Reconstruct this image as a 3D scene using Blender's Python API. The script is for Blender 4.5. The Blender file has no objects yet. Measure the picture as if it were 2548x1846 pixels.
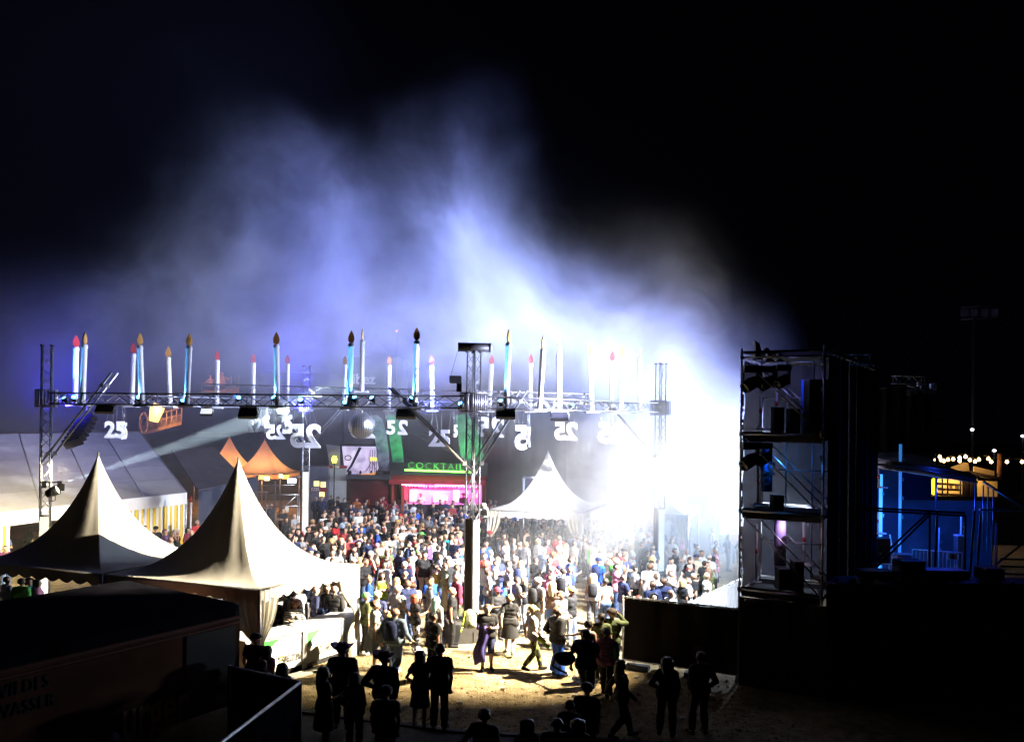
import bpy, bmesh, math, random
import numpy as np
from mathutils import Vector, Matrix

random.seed(25)
rng = np.random.default_rng(25)
S = bpy.context.scene
COL = S.collection
R = math.radians
PI = math.pi

# ------------------------------------------------------------------ camera
FPX, CX, CY, CAMH, ROLL = 2100.0, 1274.0, 1035.0, 6.9, R(0.7)
cam_data = bpy.data.cameras.new("camera")
cam_data.sensor_width = 36.0
cam_data.lens = FPX / 2548.0 * 36.0
cam_data.shift_y = (CY - 923.0) / 2548.0
cam_data.clip_start = 0.1
cam_data.clip_end = 600.0
cam = bpy.data.objects.new("camera", cam_data)
COL.objects.link(cam)
AX = Vector((math.cos(ROLL), 0, math.sin(ROLL)))
AY = Vector((-math.sin(ROLL), 0, math.cos(ROLL)))
AF = Vector((0, 1, 0))
cam.matrix_world = Matrix(((AX.x, AY.x, 0, 0), (AX.y, AY.y, -1, 0), (AX.z, AY.z, 0, CAMH), (0, 0, 0, 1)))
S.camera = cam

# ------------------------------------------------------------------ night sky
W = bpy.data.worlds.new("World")
S.world = W
W.use_nodes = True
wn = W.node_tree.nodes
wn["Background"].inputs[0].default_value = (0.25, 0.25, 0.6, 1)
wn["Background"].inputs[1].default_value = 0.0012

S.view_settings.view_transform = 'Standard'
S.view_settings.look = 'None'
S.view_settings.exposure = 0.0
S.view_settings.gamma = 1.0
S.view_settings.use_curve_mapping = False
S.render.engine = 'CYCLES'
cy = S.cycles
cy.use_denoising = True
cy.max_bounces = 4
cy.diffuse_bounces = 2
cy.glossy_bounces = 2
cy.transmission_bounces = 2
cy.transparent_max_bounces = 8
cy.volume_bounces = 0
cy.volume_step_rate = 1.0
cy.sample_clamp_indirect = 4.0
cy.caustics_reflective = False
cy.caustics_refractive = False


def spot(name, loc, target, watts, color, angle, blend=0.6, radius=0.12):
    l = bpy.data.lights.new(name, 'SPOT')
    l.energy = watts
    l.color = color
    l.spot_size = R(angle)
    l.spot_blend = blend
    l.shadow_soft_size = radius
    o = bpy.data.objects.new(name, l)
    COL.objects.link(o)
    o.location = loc
    o.rotation_euler = (Vector(target) - Vector(loc)).to_track_quat('-Z', 'Y').to_euler()
    return o


def bulb(name, loc, watts, color, radius=0.1):
    l = bpy.data.lights.new(name, 'POINT')
    l.energy = watts
    l.color = color
    l.shadow_soft_size = radius
    o = bpy.data.objects.new(name, l)
    COL.objects.link(o)
    o.location = loc
    return o


# stage lamps (on the scaffold and the stage edge), aimed over the crowd, then added fill spots
WARM, COOL, ICE = (1.0, 0.84, 0.58), (0.88, 0.90, 1.0), (0.62, 0.74, 1.0)
spot("stage_lamp_near", (5.55, 22.9, 7.5), (0.5, 23.3, 0.0), 28000, WARM, 42, 0.95, 0.06)
spot("stage_lamp_near", (5.55, 23.0, 7.7), (-2.2, 24.4, 0.3), 46000, WARM, 46, 0.95, 0.06)
spot("stage_lamp_near", (5.6, 23.1, 7.9), (-7.6, 24.4, 2.8), 74000, WARM, 36, 0.5, 0.06)
spot("stage_lamp", (7.4, 25.2, 7.6), (-2.5, 29.0, 0.2), 60000, (1.0, 0.94, 0.88), 52, 0.7, 0.15)
spot("stage_lamp", (8.9, 28.0, 7.4), (-4.0, 36.0, 0.2), 42000, (1.0, 0.95, 0.90), 50, 0.7, 0.2)
spot("pit_fill", (6.7, 25.0, 6.4), (4.5, 28.0, 0.3), 15000, (0.80, 0.90, 1.0), 95, 0.9, 0.15)  # added to whiten the barricade and the haze before it
spot("candle_fill", (8.6, 27.0, 7.9), (-9.0, 32.0, 9.0), 50000, (0.62, 0.66, 1.0), 34, 0.8, 0.2)  # added to whiten the candles from the stage side
spot("sign_fill", (8.4, 26.8, 6.8), (-7.0, 32.0, 6.4), 26000, (0.6, 0.66, 1.0), 22, 0.8, 0.2)  # added to brighten the hanging number boards
spot("ball_fill", (8.2, 26.2, 8.0), (-5.6, 31.6, 6.5), 70000, (0.9, 0.95, 1.0), 8, 0.5, 0.1)  # added to brighten the mirror ball's right half
# unseen washes added behind the stage to brighten the smoke, then the roof lamp
spot("smoke_fill", (21.0, 43.5, 6.5), (-3.0, 41.5, 14.5), 350000, (0.30, 0.385, 1.0), 50, 0.9, 0.5)
spot("smoke_fill", (20.0, 42.5, 5.0), (0.0, 40.0, 5.5), 100000, (0.62, 0.76, 1.0), 70, 0.9, 0.5)
spot("smoke_fill", (16.0, 39.0, 7.0), (-3.0, 43.0, 18.0), 38000, (0.20, 0.24, 1.0), 70, 1.0, 0.5)
spot("roof_lamp", (7.4, 23.4, 9.0), (5.6, 34.0, 11.6), 18000, (0.95, 0.95, 1.0), 62, 1.0, 0.15)
# blue wash from the ring into the drifting smoke
spot("blue_wash", (-9.9, 39.2, 7.0), (-12.0, 46.0, 19.0), 20000, (0.07, 0.07, 1.0), 100, 1.0, 0.6)
spot("blue_wash", (-3.6, 36.5, 7.0), (-6.0, 44.0, 18.0), 10000, (0.14, 0.18, 1.0), 100, 1.0, 0.6)
spot("blue_wash", (-16.0, 29.4, 7.0), (-22.0, 44.0, 14.0), 13000, (0.04, 0.03, 1.0), 100, 1.0, 0.6)
# lamp on the dim tower that makes the shaft of light, and its warm partner on the hall roof
spot("shaft_lamp", (-15.35, 28.75, 4.4), (-9.2, 33.0, 6.9), 2400000, (0.70, 0.90, 1.0), 6.5, 0.3, 0.05)
spot("roof_wash_lamp", (-15.3, 28.8, 4.9), (-20.0, 34.0, 3.2), 9000, (1.0, 0.86, 0.50), 75, 1.0, 0.1)
# blue backstage lamps right of the stage, small lamps in the scaffold bay
bulb("backstage_blue", (15.4, 30.5, 4.3), 330, (0.012, 0.06, 1.0), 0.2)
bulb("backstage_blue", (16.3, 31.5, 1.6), 230, (0.02, 0.16, 1.0), 0.2)
bulb("bay_blue_lamp", (7.15, 22.5, 5.9), 26, (0.03, 0.25, 1.0), 0.05)
bulb("bay_lilac_lamp", (7.4, 22.6, 4.1), 14, (0.75, 0.55, 1.0), 0.05)
bulb("bay_upper_lamp", (7.6, 22.6, 8.1), 12, (0.25, 0.25, 1.0), 0.05)
spot("stage_inner_lamp", (9.6, 26.2, 7.6), (11.2, 26.6, 3.0), 260, (0.78, 0.74, 1.0), 150, 1.0, 0.3)
spot("candle_fill_front", (7.6, 25.0, 7.7), (-8.0, 27.4, 8.4), 42000, (0.66, 0.70, 1.0), 17, 0.6, 0.15)  # added to brighten the near row of candles
spot("pit_haze_fill", (12.6, 35.4, 3.2), (6.2, 31.5, 1.8), 9000, (0.62, 0.78, 1.0), 110, 1.0, 0.3)  # added low down to fill the dark haze beside the stage
spot("candle_fill_right", (5.9, 22.4, 8.35), (2.6, 30.5, 8.4), 16000, (0.95, 0.95, 1.0), 34, 0.8, 0.1)  # added to whiten the candles along the pale beam
spot("tent_fill", (6.3, 24.2, 8.0), (1.3, 39.4, 4.2), 40000, (0.92, 0.92, 1.0), 20, 0.8, 0.15)  # added to whiten the hazy tent's roof
bulb("backstage_blue", (13.9, 29.6, 3.6), 60, (0.02, 0.22, 1.0), 0.1)


# ------------------------------------------------------------------ where things stand
def at(px, py, d):
    """A point of the place seen at a photo pixel, d metres into the scene."""
    u, v = (px - CX) / FPX, (CY - py) / FPX
    return Vector((0, 0, CAMH)) + d * (AX * u + AY * v + AF)


def head_to_ground(px, py, h):
    r = AX * ((px - CX) / FPX) + AY * ((CY - py) / FPX) + AF
    d = (h - CAMH) / r.z
    return (r.x * d, d)


def V(*a):
    return Vector(a)


# ------------------------------------------------------------------ materials
MATS = {}


def nodes_of(name):
    m = bpy.data.materials.new(name)
    m.use_nodes = True
    nt = m.node_tree
    return m, nt, nt.nodes["Principled BSDF"]


def mat(name, color, rough=0.6, metal=0.0, noise=0.0, nscale=8.0, bump=0.0, bscale=30.0, emit=None, estr=0.0, spec=0.4):
    if name in MATS:
        return MATS[name]
    m, nt, p = nodes_of(name)
    p.inputs["Base Color"].default_value = (*color, 1)
    p.inputs["Roughness"].default_value = rough
    p.inputs["Metallic"].default_value = metal
    p.inputs["Specular IOR Level"].default_value = spec
    if noise > 0:
        tc = nt.nodes.new("ShaderNodeTexCoord")
        n = nt.nodes.new("ShaderNodeTexNoise")
        n.inputs["Scale"].default_value = nscale
        n.inputs["Detail"].default_value = 5
        nt.links.new(tc.outputs["Object"], n.inputs["Vector"])
        mp = nt.nodes.new("ShaderNodeMapRange")
        mp.inputs[1].default_value, mp.inputs[2].default_value = 0.3, 0.7
        mp.inputs[3].default_value, mp.inputs[4].default_value = 1 - noise, 1 + noise
        nt.links.new(n.outputs[0], mp.inputs[0])
        mx = nt.nodes.new("ShaderNodeVectorMath")
        mx.operation = 'SCALE'
        mx.inputs[0].default_value = color
        nt.links.new(mp.outputs[0], mx.inputs["Scale"])
        nt.links.new(mx.outputs[0], p.inputs["Base Color"])
    if bump > 0:
        tc = nt.nodes.new("ShaderNodeTexCoord")
        n = nt.nodes.new("ShaderNodeTexNoise")
        n.inputs["Scale"].default_value = bscale
        n.inputs["Detail"].default_value = 4
        nt.links.new(tc.outputs["Object"], n.inputs["Vector"])
        b = nt.nodes.new("ShaderNodeBump")
        b.inputs["Strength"].default_value = bump
        b.inputs["Distance"].default_value = 0.05
        nt.links.new(n.outputs[0], b.inputs["Height"])
        nt.links.new(b.outputs[0], p.inputs["Normal"])
    if emit is not None:
        p.inputs["Emission Color"].default_value = (*emit, 1)
        p.inputs["Emission Strength"].default_value = estr
    MATS[name] = m
    return m


def mat_fabric(name, color, trans=0.25):
    """Tent cloth: woven, slightly see-through to light."""
    if name in MATS:
        return MATS[name]
    m, nt, p = nodes_of(name)
    N, L = nt.nodes, nt.links
    tc = N.new("ShaderNodeTexCoord")
    n = N.new("ShaderNodeTexNoise")
    n.inputs["Scale"].default_value = 1.7
    n.inputs["Detail"].default_value = 6
    L.new(tc.outputs["Object"], n.inputs["Vector"])
    mp = N.new("ShaderNodeMapRange")
    mp.inputs[1].default_value, mp.inputs[2].default_value = 0.3, 0.75
    mp.inputs[3].default_value, mp.inputs[4].default_value = 0.86, 1.04
    L.new(n.outputs[0], mp.inputs[0])
    mx = N.new("ShaderNodeVectorMath")
    mx.operation = 'SCALE'
    mx.inputs[0].default_value = color
    L.new(mp.outputs[0], mx.inputs["Scale"])
    p.inputs["Roughness"].default_value = 0.7
    p.inputs["Specular IOR Level"].default_value = 0.2
    L.new(mx.outputs[0], p.inputs["Base Color"])
    w = N.new("ShaderNodeTexNoise")
    w.inputs["Scale"].default_value = 5
    L.new(tc.outputs["Object"], w.inputs["Vector"])
    b = N.new("ShaderNodeBump")
    b.inputs["Strength"].default_value = 0.10
    b.inputs["Distance"].default_value = 0.03
    L.new(w.outputs[0], b.inputs["Height"])
    L.new(b.outputs[0], p.inputs["Normal"])
    if trans > 0:
        t = N.new("ShaderNodeBsdfTranslucent")
        L.new(mx.outputs[0], t.inputs[0])
        ms = N.new("ShaderNodeMixShader")
        ms.inputs[0].default_value = trans
        L.new(p.outputs[0], ms.inputs[1])
        L.new(t.outputs[0], ms.inputs[2])
        L.new(ms.outputs[0], N["Material Output"].inputs[0])
    MATS[name] = m
    return m


def mat_owncolor(name, rough=0.8, var=0.12, nscale=14.0, bump=0.3, bscale=16.0, spec=0.25):
    """Colour comes from the object's own colour, broken up by folds and wear."""
    m, nt, p = nodes_of(name)
    N, L = nt.nodes, nt.links
    oi = N.new("ShaderNodeObjectInfo")
    tc = N.new("ShaderNodeTexCoord")
    ad = N.new("ShaderNodeVectorMath")
    ad.operation = 'ADD'
    L.new(tc.outputs["Object"], ad.inputs[0])
    L.new(oi.outputs["Random"], ad.inputs[1])
    n = N.new("ShaderNodeTexNoise")
    n.inputs["Scale"].default_value = nscale
    n.inputs["Detail"].default_value = 3
    L.new(ad.outputs[0], n.inputs["Vector"])
    mp = N.new("ShaderNodeMapRange")
    mp.inputs[1].default_value, mp.inputs[2].default_value = 0.3, 0.7
    mp.inputs[3].default_value, mp.inputs[4].default_value = 1 - var, 1 + var
    L.new(n.outputs[0], mp.inputs[0])
    mx = N.new("ShaderNodeVectorMath")
    mx.operation = 'SCALE'
    L.new(oi.outputs["Color"], mx.inputs[0])
    L.new(mp.outputs[0], mx.inputs["Scale"])
    L.new(mx.outputs[0], p.inputs["Base Color"])
    p.inputs["Roughness"].default_value = rough
    p.inputs["Specular IOR Level"].default_value = spec
    if bump:
        w = N.new("ShaderNodeTexNoise")
        w.inputs["Scale"].default_value = bscale
        L.new(ad.outputs[0], w.inputs["Vector"])
        b = N.new("ShaderNodeBump")
        b.inputs["Strength"].default_value = bump
        b.inputs["Distance"].default_value = 0.03
        L.new(w.outputs[0], b.inputs["Height"])
        L.new(b.outputs[0], p.inputs["Normal"])
    MATS[name] = m
    return m


def mat_stripes(name, c1, c2, scale, axis=2, rough=0.8, sharp=0.5):
    m, nt, p = nodes_of(name)
    N, L = nt.nodes, nt.links
    tc = N.new("ShaderNodeTexCoord")
    sp = N.new("ShaderNodeSeparateXYZ")
    L.new(tc.outputs["Object"], sp.inputs[0])
    mu = N.new("ShaderNodeMath"); mu.operation = 'MULTIPLY'; mu.inputs[1].default_value = scale
    L.new(sp.outputs[axis], mu.inputs[0])
    fr = N.new("ShaderNodeMath"); fr.operation = 'FRACT'
    L.new(mu.outputs[0], fr.inputs[0])
    gt = N.new("ShaderNodeMath"); gt.operation = 'GREATER_THAN'; gt.inputs[1].default_value = sharp
    L.new(fr.outputs[0], gt.inputs[0])
    mi = N.new("ShaderNodeMix"); mi.data_type = 'RGBA'
    mi.inputs[6].default_value = (*c1, 1)
    mi.inputs[7].default_value = (*c2, 1)
    L.new(gt.outputs[0], mi.inputs[0])
    L.new(mi.outputs[2], p.inputs["Base Color"])
    p.inputs["Roughness"].default_value = rough
    MATS[name] = m
    return m


# ------------------------------------------------------------------ meshes
class MB:
    def __init__(s):
        s.v, s.f, s.smooth = [], [], []

    def add(s, vs, fs, smooth=False):
        o = len(s.v)
        s.v += [tuple(v) for v in vs]
        s.f += [tuple(i + o for i in f) for f in fs]
        s.smooth += [smooth] * len(fs)
        return s

    def box(s, c, size, rz=0.0, mtx=None):
        hx, hy, hz = size[0] / 2, size[1] / 2, size[2] / 2
        vs = [V(x, y, z) for z in (-hz, hz) for y in (-hy, hy) for x in (-hx, hx)]
        if mtx is not None:
            vs = [mtx @ v for v in vs]
        elif rz:
            q = Matrix.Rotation(rz, 3, 'Z')
            vs = [q @ v for v in vs]
        c = Vector(c)
        return s.add([v + c for v in vs], [(0, 2, 3, 1), (4, 5, 7, 6), (0, 1, 5, 4), (2, 6, 7, 3), (0, 4, 6, 2), (1, 3, 7, 5)])

    def bar(s, p0, p1, r, n=6, r1=None, caps=True, smooth=True):
        p0, p1 = Vector(p0), Vector(p1)
        r1 = r if r1 is None else r1
        a = (p1 - p0).normalized()
        u = a.orthogonal().normalized()
        w = a.cross(u)
        vs = []
        for p, rr in ((p0, r), (p1, r1)):
            for k in range(n):
                t = 2 * PI * k / n + PI / n
                vs.append(p + (u * math.cos(t) + w * math.sin(t)) * rr)
        fs = [(k, (k + 1) % n, n + (k + 1) % n, n + k) for k in range(n)]
        s.add(vs, fs, smooth)
        if caps:
            s.add([], [])
            o = len(s.v) - 2 * n
            s.f += [tuple(o + k for k in range(n - 1, -1, -1)), tuple(o + n + k for k in range(n))]
            s.smooth += [False, False]
        return s

    def path(s, pts, r, n=6):
        for a, b in zip(pts[:-1], pts[1:]):
            s.bar(a, b, r, n)
        return s

    def lathe(s, prof, n=16, c=(0, 0, 0), axis='Z', smooth=True, mtx=None):
        vs, fs = [], []
        for r, z in prof:
            for k in range(n):
                t = 2 * PI * k / n
                v = V(r * math.cos(t), r * math.sin(t), z)
                if mtx is not None:
                    v = mtx @ v
                vs.append(v + Vector(c))
        for j in range(len(prof) - 1):
            for k in range(n):
                a, b = j * n + k, j * n + (k + 1) % n
                fs.append((a, b, b + n, a + n))
        return s.add(vs, fs, smooth)

    def prism(s, poly, vec):
        """Extrude a 3-D outline along vec."""
        n = len(poly)
        vs = [Vector(p) for p in poly] + [Vector(p) + Vector(vec) for p in poly]
        fs = [tuple(range(n - 1, -1, -1)), tuple(range(n, 2 * n))] + [(k, (k + 1) % n, n + (k + 1) % n, n + k) for k in range(n)]
        return s.add(vs, fs)

    def sheet(s, fn, nu, nv, smooth=True):
        vs = [fn(i / nu, j / nv) for j in range(nv + 1) for i in range(nu + 1)]
        fs = [(j * (nu + 1) + i, j * (nu + 1) + i + 1, (j + 1) * (nu + 1) + i + 1, (j + 1) * (nu + 1) + i) for j in range(nv) for i in range(nu)]
        return s.add(vs, fs, smooth)

    def mesh(s, name, off=(0, 0, 0)):
        me = bpy.data.meshes.new(name)
        o = Vector(off)
        me.from_pydata([(v[0] - o.x, v[1] - o.y, v[2] - o.z) for v in s.v], [], s.f)
        me.polygons.foreach_set("use_smooth", s.smooth)
        me.validate()
        me.update()
        return me


def wloc(o):
    p = V(0, 0, 0)
    while o is not None:
        p = p + o.location
        o = o.parent
    return p


JOINED = {"winch", "pictured_crane", "figure", "lettering", "name_lettering", "emblem", "yoke", "bracket", "hoop", "door", "cap", "top_lamp", "cable", "handrail_cable"}


def islands(mb):
    """Split a mesh that holds several loose pieces."""
    par = list(range(len(mb.v)))

    def find(i):
        while par[i] != i:
            par[i] = par[par[i]]
            i = par[i]
        return i
    for f in mb.f:
        r = find(f[0])
        for q in f[1:]:
            par[find(q)] = r
    groups = {}
    for k, f in enumerate(mb.f):
        groups.setdefault(find(f[0]), []).append(k)
    return list(groups.values())


def part(name, mb, m, parent=None, label=None, stuff=False):
    if isinstance(mb, MB) and not stuff and name not in JOINED:
        gs = islands(mb)
        if 1 < len(gs) <= 12:
            first = None
            for g in gs:
                idx = sorted({i for k in g for i in mb.f[k]})
                mp = {i: q for q, i in enumerate(idx)}
                sub = MB()
                sub.v = [mb.v[i] for i in idx]
                sub.f = [tuple(mp[i] for i in mb.f[k]) for k in g]
                sub.smooth = [mb.smooth[k] for k in g]
                o = part(name, sub, m, parent, label)
                first = first or o
            return first
        stuff = stuff or len(gs) > 12
    me = mb.mesh(name, wloc(parent) if parent else (0, 0, 0)) if isinstance(mb, MB) else mb
    if m is not None and not me.materials:
        me.materials.append(m)
    o = bpy.data.objects.new(name, me)
    COL.objects.link(o)
    if parent is not None:
        o.parent = parent
    if label:
        o["label"] = label
    if stuff:
        o["kind"] = "stuff"
    return o


def thing(name, label, cat, loc, group=None):
    o = bpy.data.objects.new(name, None)
    o.empty_display_size = 0.2
    COL.objects.link(o)
    o.location = loc
    tag(o, label, cat, group)
    return o


def tag(o, label, cat, group=None):
    o["label"] = label
    o["category"] = cat
    if group:
        o["group"] = group
    return o


def single(name, mb, m, label, cat, base, group=None):
    """A thing that is one mesh, origin at its base."""
    me = mb.mesh(name, base)
    me.materials.append(m)
    o = bpy.data.objects.new(name, me)
    COL.objects.link(o)
    o.location = base
    return tag(o, label, cat, group)


def structure(name, mb, m):
    o = part(name, mb, m)
    o["kind"] = "structure"
    return o


_dg = None


def text_mb(s, size, depth, frame, bold=0.0, align='CENTER', spacing=1.0, sx=1.0):
    """Raised lettering; frame = (origin, right, up) in the world."""
    cu = bpy.data.curves.new("lettering", 'FONT')
    cu.body = s
    cu.size = size
    cu.extrude = depth / 2
    cu.offset = bold
    cu.align_x = align
    cu.align_y = 'CENTER'
    cu.space_character = spacing
    cu.resolution_u = 3
    ob = bpy.data.objects.new("lettering", cu)
    me = bpy.data.meshes.new_from_object(ob)
    o, r, u = Vector(frame[0]), Vector(frame[1]).normalized(), Vector(frame[2]).normalized()
    n = r.cross(u)
    mb = MB()
    mb.add([o + r * (v.co.x * sx) + u * v.co.y + n * v.co.z for v in me.vertices], [tuple(p.vertices) for p in me.polygons])
    bpy.data.objects.remove(ob)
    bpy.data.curves.remove(cu)
    bpy.data.meshes.remove(me)
    return mb


# shared materials
M_black = mat("black_powder_coat", (0.012, 0.012, 0.014), 0.55, 0.0, 0.3, 6)
M_alu = mat("truss_aluminium", (0.30, 0.30, 0.32), 0.38, 0.85, 0.2, 5)
M_alub = mat("black_truss_aluminium", (0.03, 0.03, 0.035), 0.42, 0.6, 0.3, 5)
M_galv = mat("galvanised_steel", (0.42, 0.42, 0.43), 0.42, 0.8, 0.25, 7)
M_wax = mat("painted_candle_wax", (0.78, 0.78, 0.78), 0.45, 0.0, 0.05, 4)
M_white = mat("white_paint", (0.75, 0.75, 0.75), 0.5, 0, 0.06, 3)
M_wire = mat("steel_wire", (0.45, 0.45, 0.47), 0.4, 0.8)
M_tent = mat_fabric("white_tent_cloth", (0.72, 0.70, 0.66), 0.03)
M_hall = mat_fabric("hall_tent_cloth", (0.36, 0.34, 0.34), 0.0)
M_curtain = mat_fabric("cream_curtain_cloth", (0.70, 0.66, 0.55), 0.05)
M_drape = mat("black_molton_drape", (0.008, 0.008, 0.009), 0.95, 0, 0.2, 3, spec=0.05)
M_wood = mat("dark_plywood", (0.10, 0.06, 0.04), 0.6, 0, 0.3, 4)
M_fade = mat("dark_fence_sheet", (0.010, 0.008, 0.008), 0.9, 0, 0.3, 3, spec=0.05)
M_bluelens = mat("blue_lens_glow", (0.1, 0.3, 0.6), 0.2, 0, emit=(0.12, 0.52, 1.0), estr=9)
M_panel = mat("led_panel_glass", (0.02, 0.02, 0.03), 0.25, 0)
M_cloth = mat_owncolor("worn_cloth")
M_skin = mat_owncolor("skin", 0.55, 0.06, 9, 0.0, spec=0.4)
M_hair = mat_owncolor("hair", 0.5, 0.35, 40, 0.5, 60, spec=0.4)

# ------------------------------------------------------------------ ground
def ground_material():
    m, nt, p = nodes_of("trampled_sandy_grass")
    N, L = nt.nodes, nt.links
    tc = N.new("ShaderNodeTexCoord")
    big = N.new("ShaderNodeTexNoise"); big.inputs["Scale"].default_value = 0.35; big.inputs["Detail"].default_value = 6
    mid = N.new("ShaderNodeTexNoise"); mid.inputs["Scale"].default_value = 3.2; mid.inputs["Detail"].default_value = 8; mid.inputs["Roughness"].default_value = 0.7
    fin = N.new("ShaderNodeTexNoise"); fin.inputs["Scale"].default_value = 26; fin.inputs["Detail"].default_value = 4
    for n in (big, mid, fin):
        L.new(tc.outputs["Object"], n.inputs["Vector"])
    r1 = N.new("ShaderNodeValToRGB")
    r1.color_ramp.elements[0].position = 0.36; r1.color_ramp.elements[0].color = (0.24, 0.175, 0.09, 1)
    r1.color_ramp.elements[1].position = 0.62; r1.color_ramp.elements[1].color = (0.52, 0.42, 0.27, 1)
    L.new(mid.outputs[0], r1.inputs[0])
    r2 = N.new("ShaderNodeValToRGB")
    r2.color_ramp.elements[0].position = 0.40; r2.color_ramp.elements[0].color = (0.66, 0.62, 0.48, 1)
    r2.color_ramp.elements[1].position = 0.60; r2.color_ramp.elements[1].color = (1, 1, 1, 1)
    L.new(big.outputs[0], r2.inputs[0])
    mu = N.new("ShaderNodeMix"); mu.data_type = 'RGBA'; mu.blend_type = 'MULTIPLY'; mu.inputs[0].default_value = 0.8
    L.new(r1.outputs[0], mu.inputs[6]); L.new(r2.outputs[0], mu.inputs[7])
    r3 = N.new("ShaderNodeValToRGB")
    r3.color_ramp.elements[0].position = 0.33; r3.color_ramp.elements[0].color = (0.35, 0.33, 0.28, 1)
    r3.color_ramp.elements[1].position = 0.5; r3.color_ramp.elements[1].color = (1, 1, 1, 1)
    L.new(fin.outputs[0], r3.inputs[0])
    m2 = N.new("ShaderNodeMix"); m2.data_type = 'RGBA'; m2.blend_type = 'MULTIPLY'; m2.inputs[0].default_value = 0.85
    L.new(mu.outputs[2], m2.inputs[6]); L.new(r3.outputs[0], m2.inputs[7])
    L.new(m2.outputs[2], p.inputs["Base Color"])
    p.inputs["Roughness"].default_value = 0.95
    p.inputs["Specular IOR Level"].default_value = 0.1
    ad = N.new("ShaderNodeMath"); ad.operation = 'ADD'
    L.new(mid.outputs[0], ad.inputs[0]); L.new(fin.outputs[0], ad.inputs[1])
    b = N.new("ShaderNodeBump"); b.inputs["Strength"].default_value = 1.0; b.inputs["Distance"].default_value = 0.09
    L.new(ad.outputs[0], b.inputs["Height"]); L.new(b.outputs[0], p.inputs["Normal"])
    return m


def ground_fn(u, v):
    x, y = -150 + 300 * u, -10 + 310 * v
    return V(x, y, 0)


structure("ground", MB().sheet(ground_fn, 4, 4, False), ground_material())

# little turf clods and stones lie on the open sand
cl = MB()
for k in range(2600):
    x, y = random.uniform(-5, 6.5), random.uniform(17.5, 28)
    r = random.uniform(0.008, 0.03) * (1.6 if random.random() < 0.1 else 1)
    a = random.uniform(0, 6.28)
    vs = [V(x + r * 1.6 * math.cos(a + t), y + r * 1.6 * math.sin(a + t), 0.002) for t in (0, 2.1, 4.2)] + [V(x + random.uniform(-r, r), y, r * 1.2)]
    cl.add(vs, [(0, 1, 3), (1, 2, 3), (2, 0, 3)])
o = part("turf_clods", cl, mat("dry_turf", (0.20, 0.15, 0.075), 0.95, 0, 0.5, 3))
o["kind"] = "stuff"

lt_ = MB()
for k in range(70):
    x, y = random.uniform(-4.5, 5), random.uniform(18.2, 27)
    a = random.uniform(0, 6.28)
    if k % 3:
        q = Matrix.Rotation(a, 3, 'Z')
        s_ = random.uniform(0.02, 0.05)
        lt_.add([V(x, y, 0.012) + q @ V(*p) * s_ for p in ((-1, -.7, 0), (1, -.6, .3), (.9, .7, 0), (-1.1, .6, .35))], [(0, 1, 2, 3)])
    else:
        lt_.lathe([(0.035, -0.05), (0.042, 0.05)], 8, V(x, y, 0.045), mtx=Matrix.Rotation(a, 3, 'Z') @ Matrix.Rotation(PI / 2, 3, 'X'))
o = part("litter", lt_, mat("paper_litter", (0.5, 0.48, 0.44), 0.7, 0, 0.3, 9), stuff=True)

# paved strip in front with a dark drain along its edge
K0, K1, K2, K3 = V(-7.5, 20.3, 0), V(-4.2, 19.25, 0), V(-1.2, 18.35, 0), V(9.5, 17.0, 0)
pv = MB()
edge = [K0, K1, K2, K3]
pv.add([p + V(0, 0, 0.03) for p in edge] + [V(9.5, 6, 0.03), V(-7.5, 6, 0.03)], [(0, 5, 4, 3, 2, 1)])
structure("pavement", pv, mat("asphalt_path", (0.07, 0.065, 0.06), 0.9, 0, 0.35, 5, 0.6, 60))
kb = MB()
for a, b in zip(edge[:-1], edge[1:]):
    n = (b - a).normalized()
    s_ = V(-n.y, n.x, 0) * 0.07
    kb.prism([a - s_, b - s_, b + s_, a + s_], V(0, 0, 0.07))
structure("kerb", kb, mat("kerb_stone", (0.05, 0.045, 0.04), 0.85, 0, 0.3, 8))


# ------------------------------------------------------------------ truss beams and towers
def truss(name, label, p0, p1, w, h, m, seg=0.55, up=V(0, 0, 1), group=None, cat="truss", r=0.024):
    p0, p1 = Vector(p0), Vector(p1)
    a = (p1 - p0).normalized()
    side = a.cross(up).normalized()
    u2 = side.cross(a)
    t = thing(name, label, cat, p0, group)
    offs = [side * sx * w / 2 + u2 * sz * h / 2 for sx, sz in ((-1, -1), (1, -1), (1, 1), (-1, 1))]
    for o in offs:
        part("chord", MB().bar(p0 + o, p1 + o, r, 8), m, t)
    n = max(2, int(round((p1 - p0).length / seg)))
    lt = MB()
    for k in range(4):
        o0, o1 = offs[k], offs[(k + 1) % 4]
        for i in range(n):
            q0, q1 = p0.lerp(p1, i / n), p0.lerp(p1, (i + 1) / n)
            if (i + k) % 2:
                lt.bar(q0 + o0, q1 + o1, r * 0.5, 5)
            else:
                lt.bar(q0 + o1, q1 + o0, r * 0.5, 5)
    part("lattice", lt, m, t, stuff=True)
    jn = MB()
    L_ = (p1 - p0).length
    nj = max(1, int(L_ // 3))
    for i in range(nj + 1):
        q = p0.lerp(p1, i / nj)
        for o in offs:
            jn.bar(q + o - a * 0.06, q + o + a * 0.06, r * 1.45, 8)
        for k in range(4):
            jn.bar(q + offs[k], q + offs[(k + 1) % 4], r * 0.6, 5)
    part("coupler", jn, m, t)
    return t


TL, TC, TR, TB = V(-16.0, 29.0, 0), V(-1.2, 26.25, 0), V(6.1, 34.7, 0), V(-9.7, 39.8, 0)
ZB, ZT = 7.13, 7.50


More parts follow.
